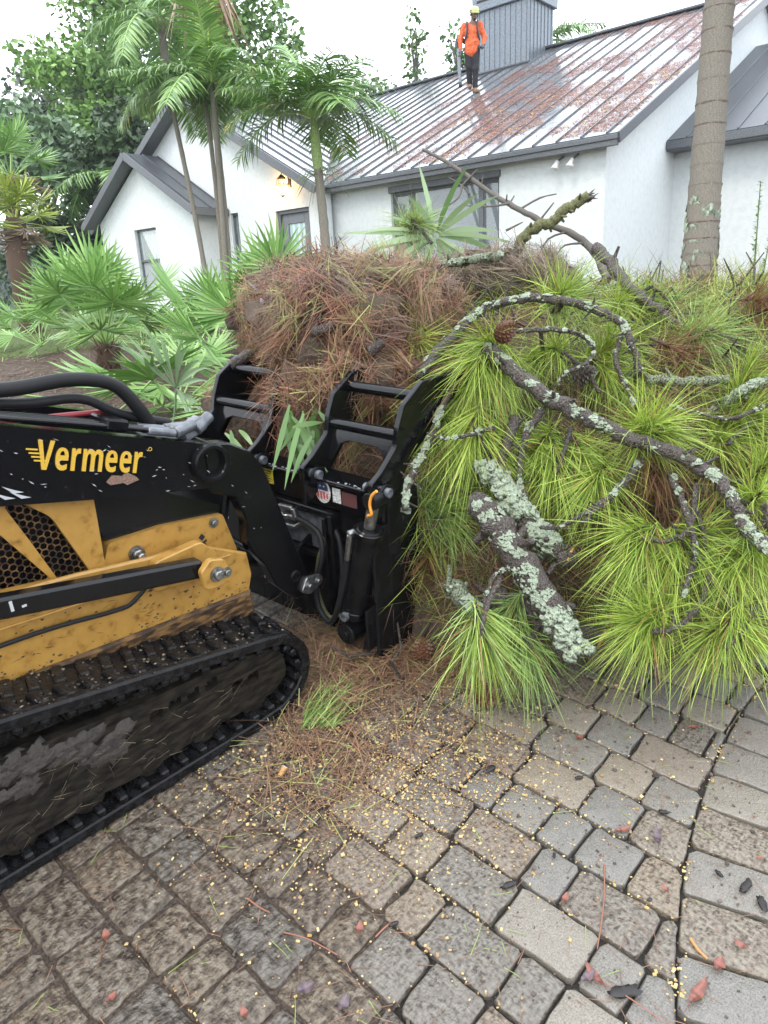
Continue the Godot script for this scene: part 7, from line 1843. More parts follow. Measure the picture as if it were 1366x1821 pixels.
	bough("upright bright brush at the right edge under the long limb", [Vector3(1.293, 0.8153, -2.237), Vector3(1.236, 0.9031, -2.223), Vector3(1.219, 0.9631, -2.221)], 0.009, 0.006, M.bark, [[Vector3(1.186, 0.8113, -2.13), Vector3(-0.2, -0.5, 0.8), 0.9], [Vector3(1.124, 0.7631, -2.136), Vector3(-0.6, -0.3, 0.6), 0.85]])
	bough("pale green brush bough below the arched limb's crown", [Vector3(0.8893, 1.232, -2.896), Vector3(0.8474, 1.311, -2.921), Vector3(0.7596, 1.392, -2.947)], 0.009, 0.006, M.bark, [[Vector3(0.7263, 1.415, -2.954), Vector3(-0.35, 0.35, 0.75), 0.9], [Vector3(0.9606, 1.4, -3.002), Vector3(0.2, 0.5, 0.7), 0.95], [Vector3(0.9283, 1.318, -2.923), Vector3(0.1, -0.3, 0.8), 0.85]])
	bough("yellow green bough left of the dark crooked limb", [Vector3(0.4375, 1.006, -2.665), Vector3(0.391, 1.102, -2.644), Vector3(0.3616, 1.154, -2.661)], 0.009, 0.006, M.bark, [[Vector3(0.3558, 1.152, -2.618), Vector3(-0.2, -0.75, 0.5), 1.0], [Vector3(0.4083, 1.085, -2.617), Vector3(0.4, -0.7, 0.5), 0.9]])
	bough("drooping bough beneath the middle of the long limb", [Vector3(0.728, 1.137, -2.708), Vector3(0.6891, 1.067, -2.633), Vector3(0.6431, 0.998, -2.568)], 0.009, 0.006, M.bark, [[Vector3(0.6388, 1.013, -2.552), Vector3(-0.1, -0.8, 0.5), 1.0], [Vector3(0.7678, 1.048, -2.605), Vector3(0.3, -0.6, 0.6), 1.0], [Vector3(0.6047, 1.092, -2.64), Vector3(-0.5, -0.2, 0.7), 0.9]])
	bough("bough of long brushes at the lower right under the curved twigs", [Vector3(1.073, 0.9047, -2.37), Vector3(1.075, 0.8085, -2.287), Vector3(1.039, 0.7474, -2.236)], 0.01, 0.007, M.bark, [[Vector3(1.014, 0.7904, -2.208), Vector3(0.2, -0.6, 0.7), 1.0], [Vector3(1.083, 0.8434, -2.246), Vector3(0.6, 0.0, 0.6), 0.9], [Vector3(0.9545, 0.7588, -2.218), Vector3(-0.5, -0.6, 0.5), 0.9]])
	bough("spreading bough over the pile's top right crest", [Vector3(1.48, 1.487, -3.607), Vector3(1.401, 1.57, -3.634), Vector3(1.348, 1.612, -3.648)], 0.01, 0.007, M.bark, [[Vector3(1.346, 1.572, -3.635), Vector3(-0.4, 0.4, 0.5), 0.85], [Vector3(1.454, 1.514, -3.616), Vector3(0.6, 0.3, 0.4), 0.85, 2], [Vector3(1.172, 1.557, -3.525), Vector3(-0.1, 0.2, 0.8), 0.9]])
	bough("bough of yellow green brushes near the right edge above the lichened limb", [Vector3(1.475, 1.135, -2.759), Vector3(1.366, 1.113, -2.668), Vector3(1.269, 1.069, -2.591)], 0.01, 0.007, M.bark, [[Vector3(1.27, 1.079, -2.594), Vector3(-0.2, 0.1, 0.8), 0.95], [Vector3(1.401, 1.156, -2.661), Vector3(0.4, 0.5, 0.6), 0.9], [Vector3(1.413, 1.222, -2.787), Vector3(-0.3, 0.6, 0.6), 0.9]])
	for q in [["forked dark twig arching over the brushes left of the royal palm", [Vector3(0.9867, 1.45, -2.913), Vector3(0.9428, 1.372, -2.835), Vector3(0.9746, 1.267, -2.781), Vector3(0.9935, 1.208, -2.73)], 0.012], ["dark wavy twig crossing under the long limb's middle", [Vector3(0.9131, 1.063, -2.421), Vector3(0.8091, 0.9904, -2.335), Vector3(0.723, 0.9451, -2.299), Vector3(0.6048, 0.8868, -2.281), Vector3(0.5342, 0.8711, -2.307)], 0.011], ["grey twig with lichen hanging straight down at the pile's right third", [Vector3(0.9986, 1.016, -2.353), Vector3(1.015, 0.9252, -2.251), Vector3(1.007, 0.8125, -2.152), Vector3(0.9465, 0.7007, -2.074)], 0.014], ["dark stem dropping to the log at the right edge", [Vector3(1.138, 0.8045, -2.233), Vector3(1.106, 0.7114, -2.119), Vector3(1.095, 0.6075, -2.044), Vector3(1.058, 0.521, -1.985)], 0.013], ["short dark twig pointing left beside the drooping brush", [Vector3(0.4407, 0.7651, -2.22), Vector3(0.3671, 0.7659, -2.179), Vector3(0.3283, 0.7266, -2.135), Vector3(0.3077, 0.6748, -2.097)], 0.009], ["black broken twig above the lichen covered log", [Vector3(0.602, 1.221, -2.64), Vector3(0.5246, 1.113, -2.563), Vector3(0.5003, 1.006, -2.487), Vector3(0.5126, 0.9328, -2.442)], 0.015], ["thin bent twig reaching left over the grapple's side plate", [Vector3(0.4208, 1.181, -2.564), Vector3(0.3139, 1.161, -2.537), Vector3(0.2317, 1.155, -2.535), Vector3(0.1728, 1.173, -2.562)], 0.008], ["long dark twig running along the pile's right shoulder", [Vector3(1.425, 1.212, -2.574), Vector3(1.296, 1.165, -2.58), Vector3(1.191, 1.183, -2.628), Vector3(1.104, 1.211, -2.679)], 0.009]]:
		var tw := bough(q[0], q[1], q[2], q[2] * 0.6, M.bark, [], "crooked bare twigs on the pile")
		lichen_on(tw, q[1], q[2], q[2] * 0.6, 14, 0.8)
	# rust brown dead brushes among the green
	var dl := ["rust brown dead needle brush hanging below the long limb", "rust brown dead needles matted right of the arched limb", "brown dead brush on the pile's far right crest", "brown dead brush at the grapple's lower right corner"]
	var dp := [Vector3(1, 1.016, -2.511), Vector3(1.212, 1.338, -3.035), Vector3(1.721, 1.5, -3.297), Vector3(0.2217, 0.6579, -2.659)]
	var dd := [Vector3(0, -0.9, 0.3), Vector3(0.7, -0.2, 0.5), Vector3(0.4, 0.2, 0.6), Vector3(-0.2, -0.6, 0.5)]
	for i in 4:
		var t := thing("dead_needle_brush", dl[i], "pine needles", Transform3D(Basis(), dp[i]), "rust brown dead brushes in the pile")
		for k in 3: put("needles", dry_tufts[k], M.needle_bright, t, aim(rv(0.06), dd[i] + rv(0.35), 0.9))

# ---------------------------------------------------------------- person: joints joined by a smooth minimum, meshed as surface nets
func nets(bones: Array, cell: float, smooth_k: float) -> ArrayMesh:
	var lo := Vector3.ONE * 1e9; var hi := -lo
	for q in bones:
		var r: float = maxf(q[2], q[3]) + smooth_k + cell * 3
		for e in 2:
			lo = lo.min(q[e] - Vector3.ONE * r); hi = hi.max(q[e] + Vector3.ONE * r)
	var nx := int((hi.x - lo.x) / cell) + 2; var ny := int((hi.y - lo.y) / cell) + 2; var nzz := int((hi.z - lo.z) / cell) + 2
	var f := PackedFloat32Array(); f.resize(nx * ny * nzz); f.fill(1.0)
	for q in bones:
		var a: Vector3 = q[0]; var b: Vector3 = q[1]; var ra: float = q[2]; var rb: float = q[3]
		var sc: Vector3 = q[4] if q.size() > 4 else Vector3.ONE
		var m := maxf(ra, rb) + smooth_k + cell * 2
		var l0 := (a.min(b) - Vector3.ONE * m - lo) / cell; var h0 := (a.max(b) + Vector3.ONE * m - lo) / cell
		var ab := b - a; var l2 := maxf(ab.length_squared(), 1e-9)
		for k in range(maxi(int(l0.z), 0), mini(int(h0.z) + 1, nzz)):
			for j in range(maxi(int(l0.y), 0), mini(int(h0.y) + 1, ny)):
				for i in range(maxi(int(l0.x), 0), mini(int(h0.x) + 1, nx)):
					var p := lo + Vector3(i, j, k) * cell
					var t := clampf((p - a).dot(ab) / l2, 0.0, 1.0)
					var d := ((p - a - ab * t) / sc).length() * minf(sc.x, sc.z) - lerpf(ra, rb, t) * minf(sc.x, sc.z)
					var id := (k * ny + j) * nx + i
					var o := f[id]
					var h := maxf(smooth_k - absf(o - d), 0.0) / smooth_k
					f[id] = minf(o, d) - h * h * smooth_k * 0.25
	var vid := {}
	var vs := PackedVector3Array(); var ns := PackedVector3Array()
	var mb := MB.new()
	var at := func(i: int, j: int, k: int) -> float: return f[(k * ny + j) * nx + i]
	var get_v := func(i: int, j: int, k: int) -> int:
		var key := (k * ny + j) * nx + i
		if vid.has(key): return vid[key]
		var s := Vector3.ZERO; var c := 0
		for e in [[0,0,0,1,0,0],[0,1,0,1,1,0],[0,0,1,1,0,1],[0,1,1,1,1,1],[0,0,0,0,1,0],[1,0,0,1,1,0],[0,0,1,0,1,1],[1,0,1,1,1,1],[0,0,0,0,0,1],[1,0,0,1,0,1],[0,1,0,0,1,1],[1,1,0,1,1,1]]:
			var a: float = at.call(i + e[0], j + e[1], k + e[2]); var b: float = at.call(i + e[3], j + e[4], k + e[5])
			if (a < 0) != (b < 0):
				s += Vector3(e[0], e[1], e[2]).lerp(Vector3(e[3], e[4], e[5]), a / (a - b)); c += 1
		s = s / maxi(c, 1)
		var g := Vector3(at.call(i + 1, j, k) - at.call(i, j, k), at.call(i, j + 1, k) - at.call(i, j, k), at.call(i, j, k + 1) - at.call(i, j, k))
		g += Vector3(at.call(i + 1, j + 1, k + 1) - at.call(i, j + 1, k + 1), at.call(i + 1, j + 1, k + 1) - at.call(i + 1, j, k + 1), at.call(i + 1, j + 1, k + 1) - at.call(i + 1, j + 1, k))
		vid[key] = vs.size(); vs.push_back(lo + (Vector3(i, j, k) + s) * cell); ns.push_back(g.normalized())
		return vid[key]
	for k in range(1, nzz - 2):
		for j in range(1, ny - 2):
			for i in range(1, nx - 2):
				var a := f[(k * ny + j) * nx + i]
				if absf(a) > cell * 2.5: continue
				for ax in 3:
					var b := f[(k * ny + j) * nx + i + 1] if ax == 0 else (f[(k * ny + j + 1) * nx + i] if ax == 1 else f[((k + 1) * ny + j) * nx + i])
					if (a < 0) == (b < 0): continue
					var q := []
					if ax == 0: q = [get_v.call(i, j - 1, k - 1), get_v.call(i, j, k - 1), get_v.call(i, j, k), get_v.call(i, j - 1, k)]
					elif ax == 1: q = [get_v.call(i - 1, j, k - 1), get_v.call(i, j, k - 1), get_v.call(i, j, k), get_v.call(i - 1, j, k)]
					else: q = [get_v.call(i - 1, j - 1, k), get_v.call(i, j - 1, k), get_v.call(i, j, k), get_v.call(i - 1, j, k)]
					mb.quadn(vs[q[0]], vs[q[1]], vs[q[2]], vs[q[3]], ns[q[0]], ns[q[1]], ns[q[2]], ns[q[3]])
	return mb.mesh()

func build_person() -> void:
	# own axes: x to the viewer's right, y up, z toward the viewer; origin under the forward boot on the roof
	var at := Transform3D(Basis(Vector3.UP, -0.1364), Vector3(2.641, 5.944, -19.24))
	var w := thing("person", "person in orange shirt and green helmet standing on the roof beside the chimney", "person", at)
	var hipL := Vector3(-0.11, 0.94, -0.02); var hipR := Vector3(0.07, 0.93, 0.0)
	var kneeL := Vector3(-0.1, 0.55, 0.0); var kneeR := Vector3(0.055, 0.5, 0.05)
	var ankL := Vector3(-0.085, 0.2, -0.1); var ankR := Vector3(0.04, 0.09, 0.0)
	var pel := Vector3(-0.02, 0.97, 0.0); var chest := Vector3(-0.02, 1.28, 0.0); var neck := Vector3(0.0, 1.47, 0.02); var head := Vector3(0.03, 1.61, 0.05)
	var shL := Vector3(-0.2, 1.41, -0.01); var shR := Vector3(0.16, 1.41, -0.01)
	var elL := Vector3(-0.3, 1.14, 0.0); var elR := Vector3(0.27, 1.15, -0.03)
	var wrL := Vector3(-0.29, 0.9, 0.06); var wrR := Vector3(0.24, 0.96, 0.09)
	var body := [[pel, chest, 0.115, 0.125, Vector3(1.25, 1, 0.85)], [chest, neck - Vector3(0, 0.05, 0), 0.12, 0.07, Vector3(1.2, 1, 0.9)], [neck - Vector3(0, 0.08, 0.01), neck + Vector3(0.01, 0.06, 0.015), 0.055, 0.052], [shL, shR, 0.06, 0.06],
		[shL, elL, 0.05, 0.04], [elL, wrL, 0.04, 0.027], [shR, elR, 0.05, 0.04], [elR, wrR, 0.04, 0.027],
		[hipL, kneeL, 0.085, 0.056], [kneeL, ankL, 0.055, 0.04], [hipR, kneeR, 0.085, 0.056], [kneeR, ankR, 0.055, 0.04]]
	put("body", nets(body, 0.018, 0.05), M.skin, w)
	var shirt := [[pel - Vector3(0, 0.06, 0), chest, 0.135, 0.14, Vector3(1.25, 1, 0.88)], [chest, neck - Vector3(0, 0.05, 0), 0.135, 0.07, Vector3(1.2, 1, 0.92)], [shL, shR, 0.07, 0.07], [shL, elL, 0.066, 0.056], [elL, wrL + (elL - wrL) * 0.12, 0.055, 0.042], [shR, elR, 0.066, 0.056], [elR, wrR + (elR - wrR) * 0.12, 0.055, 0.042], [pel - Vector3(0, 0.1, 0), pel, 0.14, 0.13, Vector3(1.25, 1, 0.9)], [Vector3(-0.06, 1.0, 0.09), Vector3(0.05, 1.05, 0.1), 0.04, 0.04]]
	put("orange_shirt", nets(shirt, 0.016, 0.035), M.shirt, w)
	var tr := [[pel - Vector3(0, 0.05, 0), pel, 0.115, 0.12, Vector3(1.25, 1, 0.88)], [hipL, kneeL, 0.1, 0.075], [kneeL, ankL + Vector3(0, 0.02, 0), 0.074, 0.062], [hipR, kneeR, 0.1, 0.075], [kneeR, ankR + Vector3(0, 0.03, 0), 0.074, 0.062]]
	put("trousers", nets(tr, 0.016, 0.03), M.trousers, w)
	# head with a face, looking down to the viewer's right
	var hb := Basis(Vector3.UP, 0.35) * Basis(Vector3.RIGHT, 0.35)
	var H := func(x: float, y: float, z: float) -> Vector3: return head + hb * Vector3(x, y, z)
	var hd := [[H.call(0, 0.03, -0.02), H.call(0, 0.035, 0.0), 0.088, 0.086, Vector3(0.9, 1.1, 1.05)], [H.call(0, -0.05, 0.045), H.call(0, -0.03, 0.05), 0.052, 0.058], [H.call(0, -0.095, 0.06), H.call(0, -0.08, 0.055), 0.028, 0.036], [H.call(0, 0.0, 0.1), H.call(0, -0.032, 0.118), 0.011, 0.017], [H.call(-0.03, 0.015, 0.09), H.call(0.03, 0.015, 0.09), 0.013, 0.013], [H.call(-0.018, -0.062, 0.1), H.call(0.018, -0.062, 0.1), 0.01, 0.01], [H.call(-0.082, -0.01, -0.005), H.call(-0.084, -0.035, 0.0), 0.018, 0.012], [H.call(0.082, -0.01, -0.005), H.call(0.084, -0.035, 0.0), 0.018, 0.012], [neck, H.call(0, -0.05, -0.01), 0.055, 0.055]]
	put("head", nets(hd, 0.0065, 0.02), M.skin, w)
	var b := MB.new()
	for s in [-1, 1]: b.blob(H.call(0.032 * s, 0.002, 0.087), Vector3(0.012, 0.008, 0.008), 6, 0.0)
	put("eyes", b.mesh(), M.white_plastic, w)
	b = MB.new(); b.blob(H.call(0, -0.085, 0.072), Vector3(0.04, 0.03, 0.035), 8, 0.15); put("beard", b.mesh(), M.print_black, w)
	var hel := Node3D.new(); hel.name = "helmet"; w.add_child(hel)
	b = MB.new(); b.lathe(H.call(0, 0.035, -0.01), hb * Vector3(0, 1, -0.08), [Vector2(0.128, -0.004), Vector2(0.132, 0.004), Vector2(0.124, 0.012), Vector2(0.117, 0.05), Vector2(0.098, 0.09), Vector2(0.06, 0.118), Vector2(0, 0.126)], 22); put("shell", b.mesh(), M.helmet, hel)
	b = MB.new(); b.plate([Vector2(-0.09, 0.09), Vector2(-0.06, 0.165), Vector2(0.06, 0.165), Vector2(0.09, 0.09)], -0.004, 0.004, 0.002, hb * Basis(Vector3(1, 0, 0), Vector3(0, 0, 1), Vector3(0, -1, 0)), H.call(0, 0.035, 0)); put("peak", b.mesh(), M.helmet, hel)
	b = MB.new()
	for s in [-1, 1]:
		b.tube(smooth_path([H.call(0.105 * s, 0.04, 0.0), H.call(0.088 * s, -0.04, 0.02), H.call(0.03 * s, -0.115, 0.055)], 4), [0.005], 5); b.tube([H.call(0.115 * s, 0.09, -0.02), H.call(0.12 * s, 0.06, 0.05), H.call(0.1 * s, 0.08, 0.09)], [0.006], 6)
	put("chin_strap", b.mesh(), M.strap, hel)
	# gloves: palm, four fingers and a thumb each, closed on what they hold
	for s in 2:
		var wr: Vector3 = wrL if s == 0 else wrR
		var fw: Vector3 = (Vector3(0.0, -0.95, 0.25) if s == 0 else Vector3(-0.1, -0.75, 0.6)).normalized()
		var side: Vector3 = Vector3(0, 0.25, 1).normalized() if s == 0 else Vector3(-0.75, 0.2, 0.5).normalized()
		side = (side - fw * side.dot(fw)).normalized()
		var inn := fw.cross(side) * (1.0 if s == 0 else -1.0)
		if s == 1: inn = Vector3(-0.5, 0.3, 0.6); inn = (inn - fw * inn.dot(fw)).normalized(); side = inn.cross(fw)
		var hand := [[wr, wr + fw * 0.035, 0.03, 0.032], [wr + fw * 0.03 + side * 0.025, wr + fw * 0.085 + side * 0.03, 0.02, 0.016], [wr + fw * 0.03 - side * 0.022, wr + fw * 0.08 - side * 0.03, 0.02, 0.016], [wr + fw * 0.03, wr + fw * 0.085, 0.022, 0.016]]
		for k in 4:
			var base := wr + fw * (0.088 - 0.003 * absf(k - 1.3)) + side * (0.033 - 0.021 * k)
			var l: float = [0.04, 0.045, 0.042, 0.033][k]
			var k1 := base + (fw + inn * 0.35).normalized() * l
			var k2 := k1 + (fw * 0.2 + inn).normalized() * l * 0.7
			var k3 := k2 + (inn * 0.6 - fw * 0.8).normalized() * l * 0.55
			hand.append_array([[base, k1, 0.0105, 0.0098], [k1, k2, 0.0098, 0.009], [k2, k3, 0.009, 0.008]])
		var tb := wr + fw * 0.035 + side * 0.035
		var t1 := tb + (side * 0.7 + fw * 0.6 + inn * 0.5).normalized() * 0.045
		hand.append_array([[wr + fw * 0.02 + side * 0.015, tb, 0.018, 0.015], [tb, t1, 0.014, 0.012], [t1, t1 + (fw * 0.5 + inn * 0.9).normalized() * 0.03, 0.012, 0.0095]])
		put("glove", nets(hand, 0.0045, 0.008), M.glove, w)
	# boots
	for s in 2:
		var an: Vector3 = ankL if s == 0 else ankR
		var fd: Vector3 = Vector3(0.05, -0.02, 1).normalized() if s == 0 else Vector3(0.55, -0.12, 0.9).normalized()
		var bt := [[an + Vector3(0, 0.05, 0), an - Vector3(0, 0.01, 0), 0.06, 0.058], [an + Vector3(0, -0.045, 0) - fd * 0.045, an + Vector3(0, -0.045, 0) + fd * 0.06, 0.043, 0.047], [an + Vector3(0, -0.045, 0) + fd * 0.06, an + Vector3(0, -0.055, 0) + fd * 0.16, 0.046, 0.036]]
		put("boot", nets(bt, 0.011, 0.025), M.boot, w)
	# harness of the blower: shoulder straps
	b = MB.new()
	b.tube(smooth_path([Vector3(-0.13, 1.36, -0.14), Vector3(-0.14, 1.49, 0.0), Vector3(-0.13, 1.36, 0.135), Vector3(-0.15, 1.18, 0.13), Vector3(-0.2, 1.1, 0.0)], 5), [0.022], 6); put("shoulder_strap", b.mesh(), M.strap, w)
	b = MB.new()
	b.tube(smooth_path([Vector3(0.1, 1.36, -0.14), Vector3(0.11, 1.49, 0.0), Vector3(0.1, 1.36, 0.13), Vector3(0.12, 1.18, 0.12), Vector3(0.15, 1.1, 0.0)], 5), [0.022], 6); put("shoulder_strap", b.mesh(), M.strap, w)
	# backpack blower with its tube in the hand: a thing the person carries
	var bl := thing("leaf_blower", "grey backpack leaf blower whose tube hangs from the roof worker's hand", "leaf blower", at)
	b = MB.new(); b.box(Vector3(-0.02, 1.26, -0.25), Vector3(0.34, 0.42, 0.16), 0.05); b.box(Vector3(-0.02, 1.08, -0.27), Vector3(0.3, 0.16, 0.2), 0.04); b.rod(Vector3(-0.05, 1.2, -0.42), Vector3(-0.05, 1.2, -0.3), 0.13, 20, 0.02); put("engine_pack", b.mesh(), M.strap, bl)
	b = MB.new(); b.tube(smooth_path([Vector3(-0.18, 1.15, -0.28), Vector3(-0.33, 1.22, -0.16), Vector3(-0.38, 1.05, -0.04), Vector3(-0.34, 0.92, 0.03)], 6), [0.046, 0.05, 0.046, 0.05, 0.046, 0.05, 0.046, 0.05, 0.046, 0.05, 0.046, 0.05, 0.046, 0.05, 0.046, 0.05, 0.046, 0.046, 0.046], 12); put("bellows_hose", b.mesh(), M.strap, bl)
	b = MB.new(); b.tube([Vector3(-0.34, 0.94, 0.03), Vector3(-0.33, 0.6, 0.09), Vector3(-0.32, 0.38, 0.12)], [0.046, 0.044, 0.042], 14); b.tube([Vector3(-0.32, 0.39, 0.12), Vector3(-0.31, 0.2, 0.16)], [0.036, 0.032], 14); put("blower_tube", b.mesh(), M.blower_grey, bl)
	b = MB.new(); b.tube([Vector3(-0.31, 0.21, 0.16), Vector3(-0.3, 0.13, 0.19)], [0.04, 0.046], 14); put("nozzle", b.mesh(), M.strap, bl)
	b = MB.new(); b.tube(smooth_path([Vector3(-0.34, 0.9, 0.03), Vector3(-0.3, 0.86, 0.09), Vector3(-0.295, 0.8, 0.1)], 3), [0.015], 8); put("grip", b.mesh(), M.strap, bl)
	var ph := thing("throttle_handle", "small black handset held in the roof worker's other hand", "handset", at)
	b = MB.new(); b.box(wrR + Vector3(-0.07, -0.06, 0.1), Vector3(0.12, 0.035, 0.05), 0.01, Basis(Vector3.BACK, 0.1)); put("case", b.mesh(), M.strap, ph)
	b = MB.new(); b.tube([wrR + Vector3(-0.05, -0.06, 0.1), wrR + Vector3(-0.15, -0.02, 0.02), Vector3(-0.02, 1.02, -0.05)], [0.006], 6); put("cable", b.mesh(), M.strap, ph)

# ---------------------------------------------------------------- small things on the paving
func chips(n: int, place: Callable, s0: float, s1: float, called: String, label: String) -> void:
	var b := MB.new()
	for i in n:
		var q: Vector3 = place.call()            # a, b, tone
		if q.z < 0.0: continue
		b.col = Color(0.42, 0.27, 0.09).lerp(Color(0.62, 0.48, 0.24), rnd.randf())
		if rnd.randf() < 0.3: b.col = Color(0.30, 0.19, 0.09)
		if q.z > 1.5: b.col = Color(0.05, 0.04, 0.035).lerp(Color(0.14, 0.1, 0.08), rnd.randf())
		var s := rnd.randf_range(s0, s1) * (1.0 if rnd.randf() < 0.8 else 1.7)
		b.block(onto(q.x, q.y, 0.002 + s * 0.15), Vector3(s, s * 0.35, s * rnd.randf_range(0.4, 0.9)), drive_at.basis * Basis(Vector3.UP, rnd.randf() * TAU) * Basis(Vector3.RIGHT, rnd.randf_range(-0.5, 0.5)))
	stuff(put(called, b.mesh(), M.chip, self), label, "wood chips")

func leaf_thing(a: float, b_: float, len_: float, wide: float, turn: float, m: Material, called: String, label: String, category: String, group: String) -> void:
	var o := thing(called, label, category, drive_at * Transform3D(Basis(Vector3.UP, turn), Vector3(a, 0.006, -b_)), group)
	var b := MB.new()
	var k := 7
	for i in k:
		var t0 := float(i) / k; var t1 := float(i + 1) / k
		var f := func(t: float, s: float) -> Vector3: return Vector3((t - 0.5) * len_, 0.003 + 0.05 * wide + 0.16 * wide * absf(s) * (0.6 + 0.4 * sin(t * 5.0 + turn)) + 0.12 * len_ * (t - 0.5) * (t - 0.5) * 4.0, s * wide * 0.5 * sin(PI * (0.04 + 0.94 * t)) * (1.0 + 0.12 * sin(t * 17.0)))
		for s in [-1.0, 1.0]:
			b.quad(f.call(t0, 0), f.call(t1, 0), f.call(t1, s), f.call(t0, s), Vector3.UP)
	b.tube([Vector3(-0.5 * len_, 0.008, 0), Vector3(-0.68 * len_, 0.006, 0.02 * len_)], [0.0012, 0.0008], 4)
	put("blade", b.mesh(), m, o)

func build_small_things() -> void:
	var u := Vector2.from_angle(deg_to_rad(-42.5)); var v := Vector2(-u.y, u.x)
	# sawdust and chips: in the joints of the field, and strewn round the track's nose
	chips(12000, func() -> Vector3:
		var row := rnd.randi_range(-8, 14); var s := rnd.randf_range(-2.0, 2.2)
		var p := u * s + v * (1.171 + row * 0.154 + rnd.randf_range(-0.011, 0.011))
		if rnd.randf() < 0.2: p = u * s + v * rnd.randf_range(0.2, 3.0)
		var dens := 0.62 + 0.9 * nz.get_noise_2d(p.x * 2.5 + 3.0, p.y * 2.5) - 0.35 * absf(p.x - 0.25) + 0.2 * (p.y - 1.6)
		if p.y < 0.8 or p.y > 3.1 or p.x < -0.75 or p.distance_to(arc_c) < arc_r - 0.02 or rnd.randf() > dens: return Vector3(0, 0, -1)
		return Vector3(p.x, p.y, 1), 0.002, 0.0065, "wood_chips", "pale yellow wood chips and sawdust lying in the joints of the paving")
	chips(1700, func() -> Vector3:
		var a := deg_to_rad(rnd.randf_range(100, 205)); var r := arc_r + rnd.randf_range(-0.02, 0.025)
		var p := arc_c + Vector2(cos(a), sin(a)) * r
		if p.y < 0.7 or p.y > 2.6 or rnd.randf() > 0.25 + 1.2 * nz.get_noise_2d(p.x * 5.0, p.y * 5.0): return Vector3(0, 0, -1)
		return Vector3(p.x, p.y, 1), 0.003, 0.007, "wood_chips", "pale wood chips along the curved joint of the border stones")
	chips(5200, func() -> Vector3:
		var p := Vector2(-0.05, 2.02) + Vector2(rnd.randfn(0, 0.3), rnd.randfn(0, 0.24))
		if p.x < -0.72 or p.y > 2.6: return Vector3(0, 0, -1)
		return Vector3(p.x, p.y, 1), 0.003, 0.0065, "wood_chips", "thick litter of wood chips strewn before the track's nose")
	chips(2600, func() -> Vector3:
		var p := Vector2(rnd.randf_range(-1.0, 1.5), rnd.randf_range(0.75, 2.5))
		return Vector3(p.x, p.y, 2), 0.002, 0.007, "dark_crumbs", "dark crumbs of bark and soil scattered over the paving")
	chips(1700, func() -> Vector3:
		var p := Vector2(-0.1, 2.35) + Vector2(rnd.randfn(0, 0.35), rnd.randfn(0, 0.22))
		return Vector3(p.x, p.y, 2), 0.004, 0.014, "soil_crumbs", "dark soil crumbs in front of the grapple's lower edge")
	# needle litter in front of the grapple
	var b := MB.new()
	for i in 1500:
		var p := Vector2(0.2, 2.47) + Vector2(rnd.randfn(0, 0.2), rnd.randfn(0, 0.1))
		var k := i % 5
		if k == 1: p = Vector2(-0.12, 2.1) + Vector2(rnd.randfn(0, 0.2), rnd.randfn(0, 0.15))
		if k == 2: p = Vector2(-0.12, 2.62) + Vector2(rnd.randfn(0, 0.2), rnd.randfn(0, 0.12))
		if k == 3: p = Vector2(-0.28, 1.92) + Vector2(rnd.randfn(0, 0.12), rnd.randfn(0, 0.12))
		if p.x < -0.75 and p.y < 2.2: continue
		var t := rnd.randf()
		b.col = Color(0.10, 0.05, 0.035).lerp(Color(0.32, 0.18, 0.10), t)
		if t > 0.9: b.col = Color(0.24, 0.28, 0.07).lerp(Color(0.42, 0.42, 0.16), rnd.randf())
		var a := rnd.randf() * TAU
		var d := drive_at.basis * Vector3(cos(a), rnd.randf_range(0.0, 0.28), sin(a)).normalized()
		b.blade(onto(p.x, p.y, 0.003 + 0.05 * pow(rnd.randf(), 2.0) * exp(-p.distance_to(Vector2(0.0, 2.5)) * 1.5)), d, rnd.randf_range(0.05, 0.22), d.cross(drive_at.basis.y).normalized() * 0.0014, rv(0.02) - drive_at.basis.y * 0.012, 3)
	for i in 2600:             # thicker mat between the track's nose and the grapple
		var p := Vector2(-0.24, 2.5) + Vector2(rnd.randfn(0, 0.14), rnd.randfn(0, 0.16))
		if i % 4 == 0: p = Vector2(0.2, 2.58) + Vector2(rnd.randfn(0, 0.14), rnd.randfn(0, 0.08))
		b.col = Color(0.11, 0.055, 0.035).lerp(Color(0.30, 0.18, 0.10), rnd.randf())
		if rnd.randf() < 0.08: b.col = Color(0.3, 0.32, 0.11)
		var a := rnd.randf() * TAU
		var d := drive_at.basis * Vector3(cos(a), rnd.randf_range(0.0, 0.5), sin(a)).normalized()
		b.blade(onto(p.x, p.y, 0.004 + 0.05 * rnd.randf()), d, rnd.randf_range(0.06, 0.2), d.cross(drive_at.basis.y).normalized() * 0.0015, rv(0.02) - drive_at.basis.y * 0.03, 3)
	for i in 700:
		var p := Vector2(rnd.randf_range(-1.0, 1.5), rnd.randf_range(0.75, 2.4))
		var t := rnd.randf()
		b.col = Color(0.12, 0.065, 0.045).lerp(Color(0.28, 0.15, 0.09), t)
		if t > 0.85: b.col = Color(0.22, 0.3, 0.07)
		var a := rnd.randf() * TAU
		var d := drive_at.basis * Vector3(cos(a), 0.02, sin(a))
		b.blade(onto(p.x, p.y, 0.004), d, rnd.randf_range(0.02, 0.1), d.cross(drive_at.basis.y).normalized() * 0.001, rv(0.01), 2)
	stuff(put("needle_litter", b.mesh(), M.needle_dead, self), "brown and green pine needles littering the paving before the grapple", "pine needles")
	# grass green brush by the nose of the track
	var cl := thing("needle_clump", "clump of short bright green needles beside the nose of the track", "pine needles", Transform3D(Basis(), onto(-0.27, 2.22, 0.01)))
	b = MB.new()
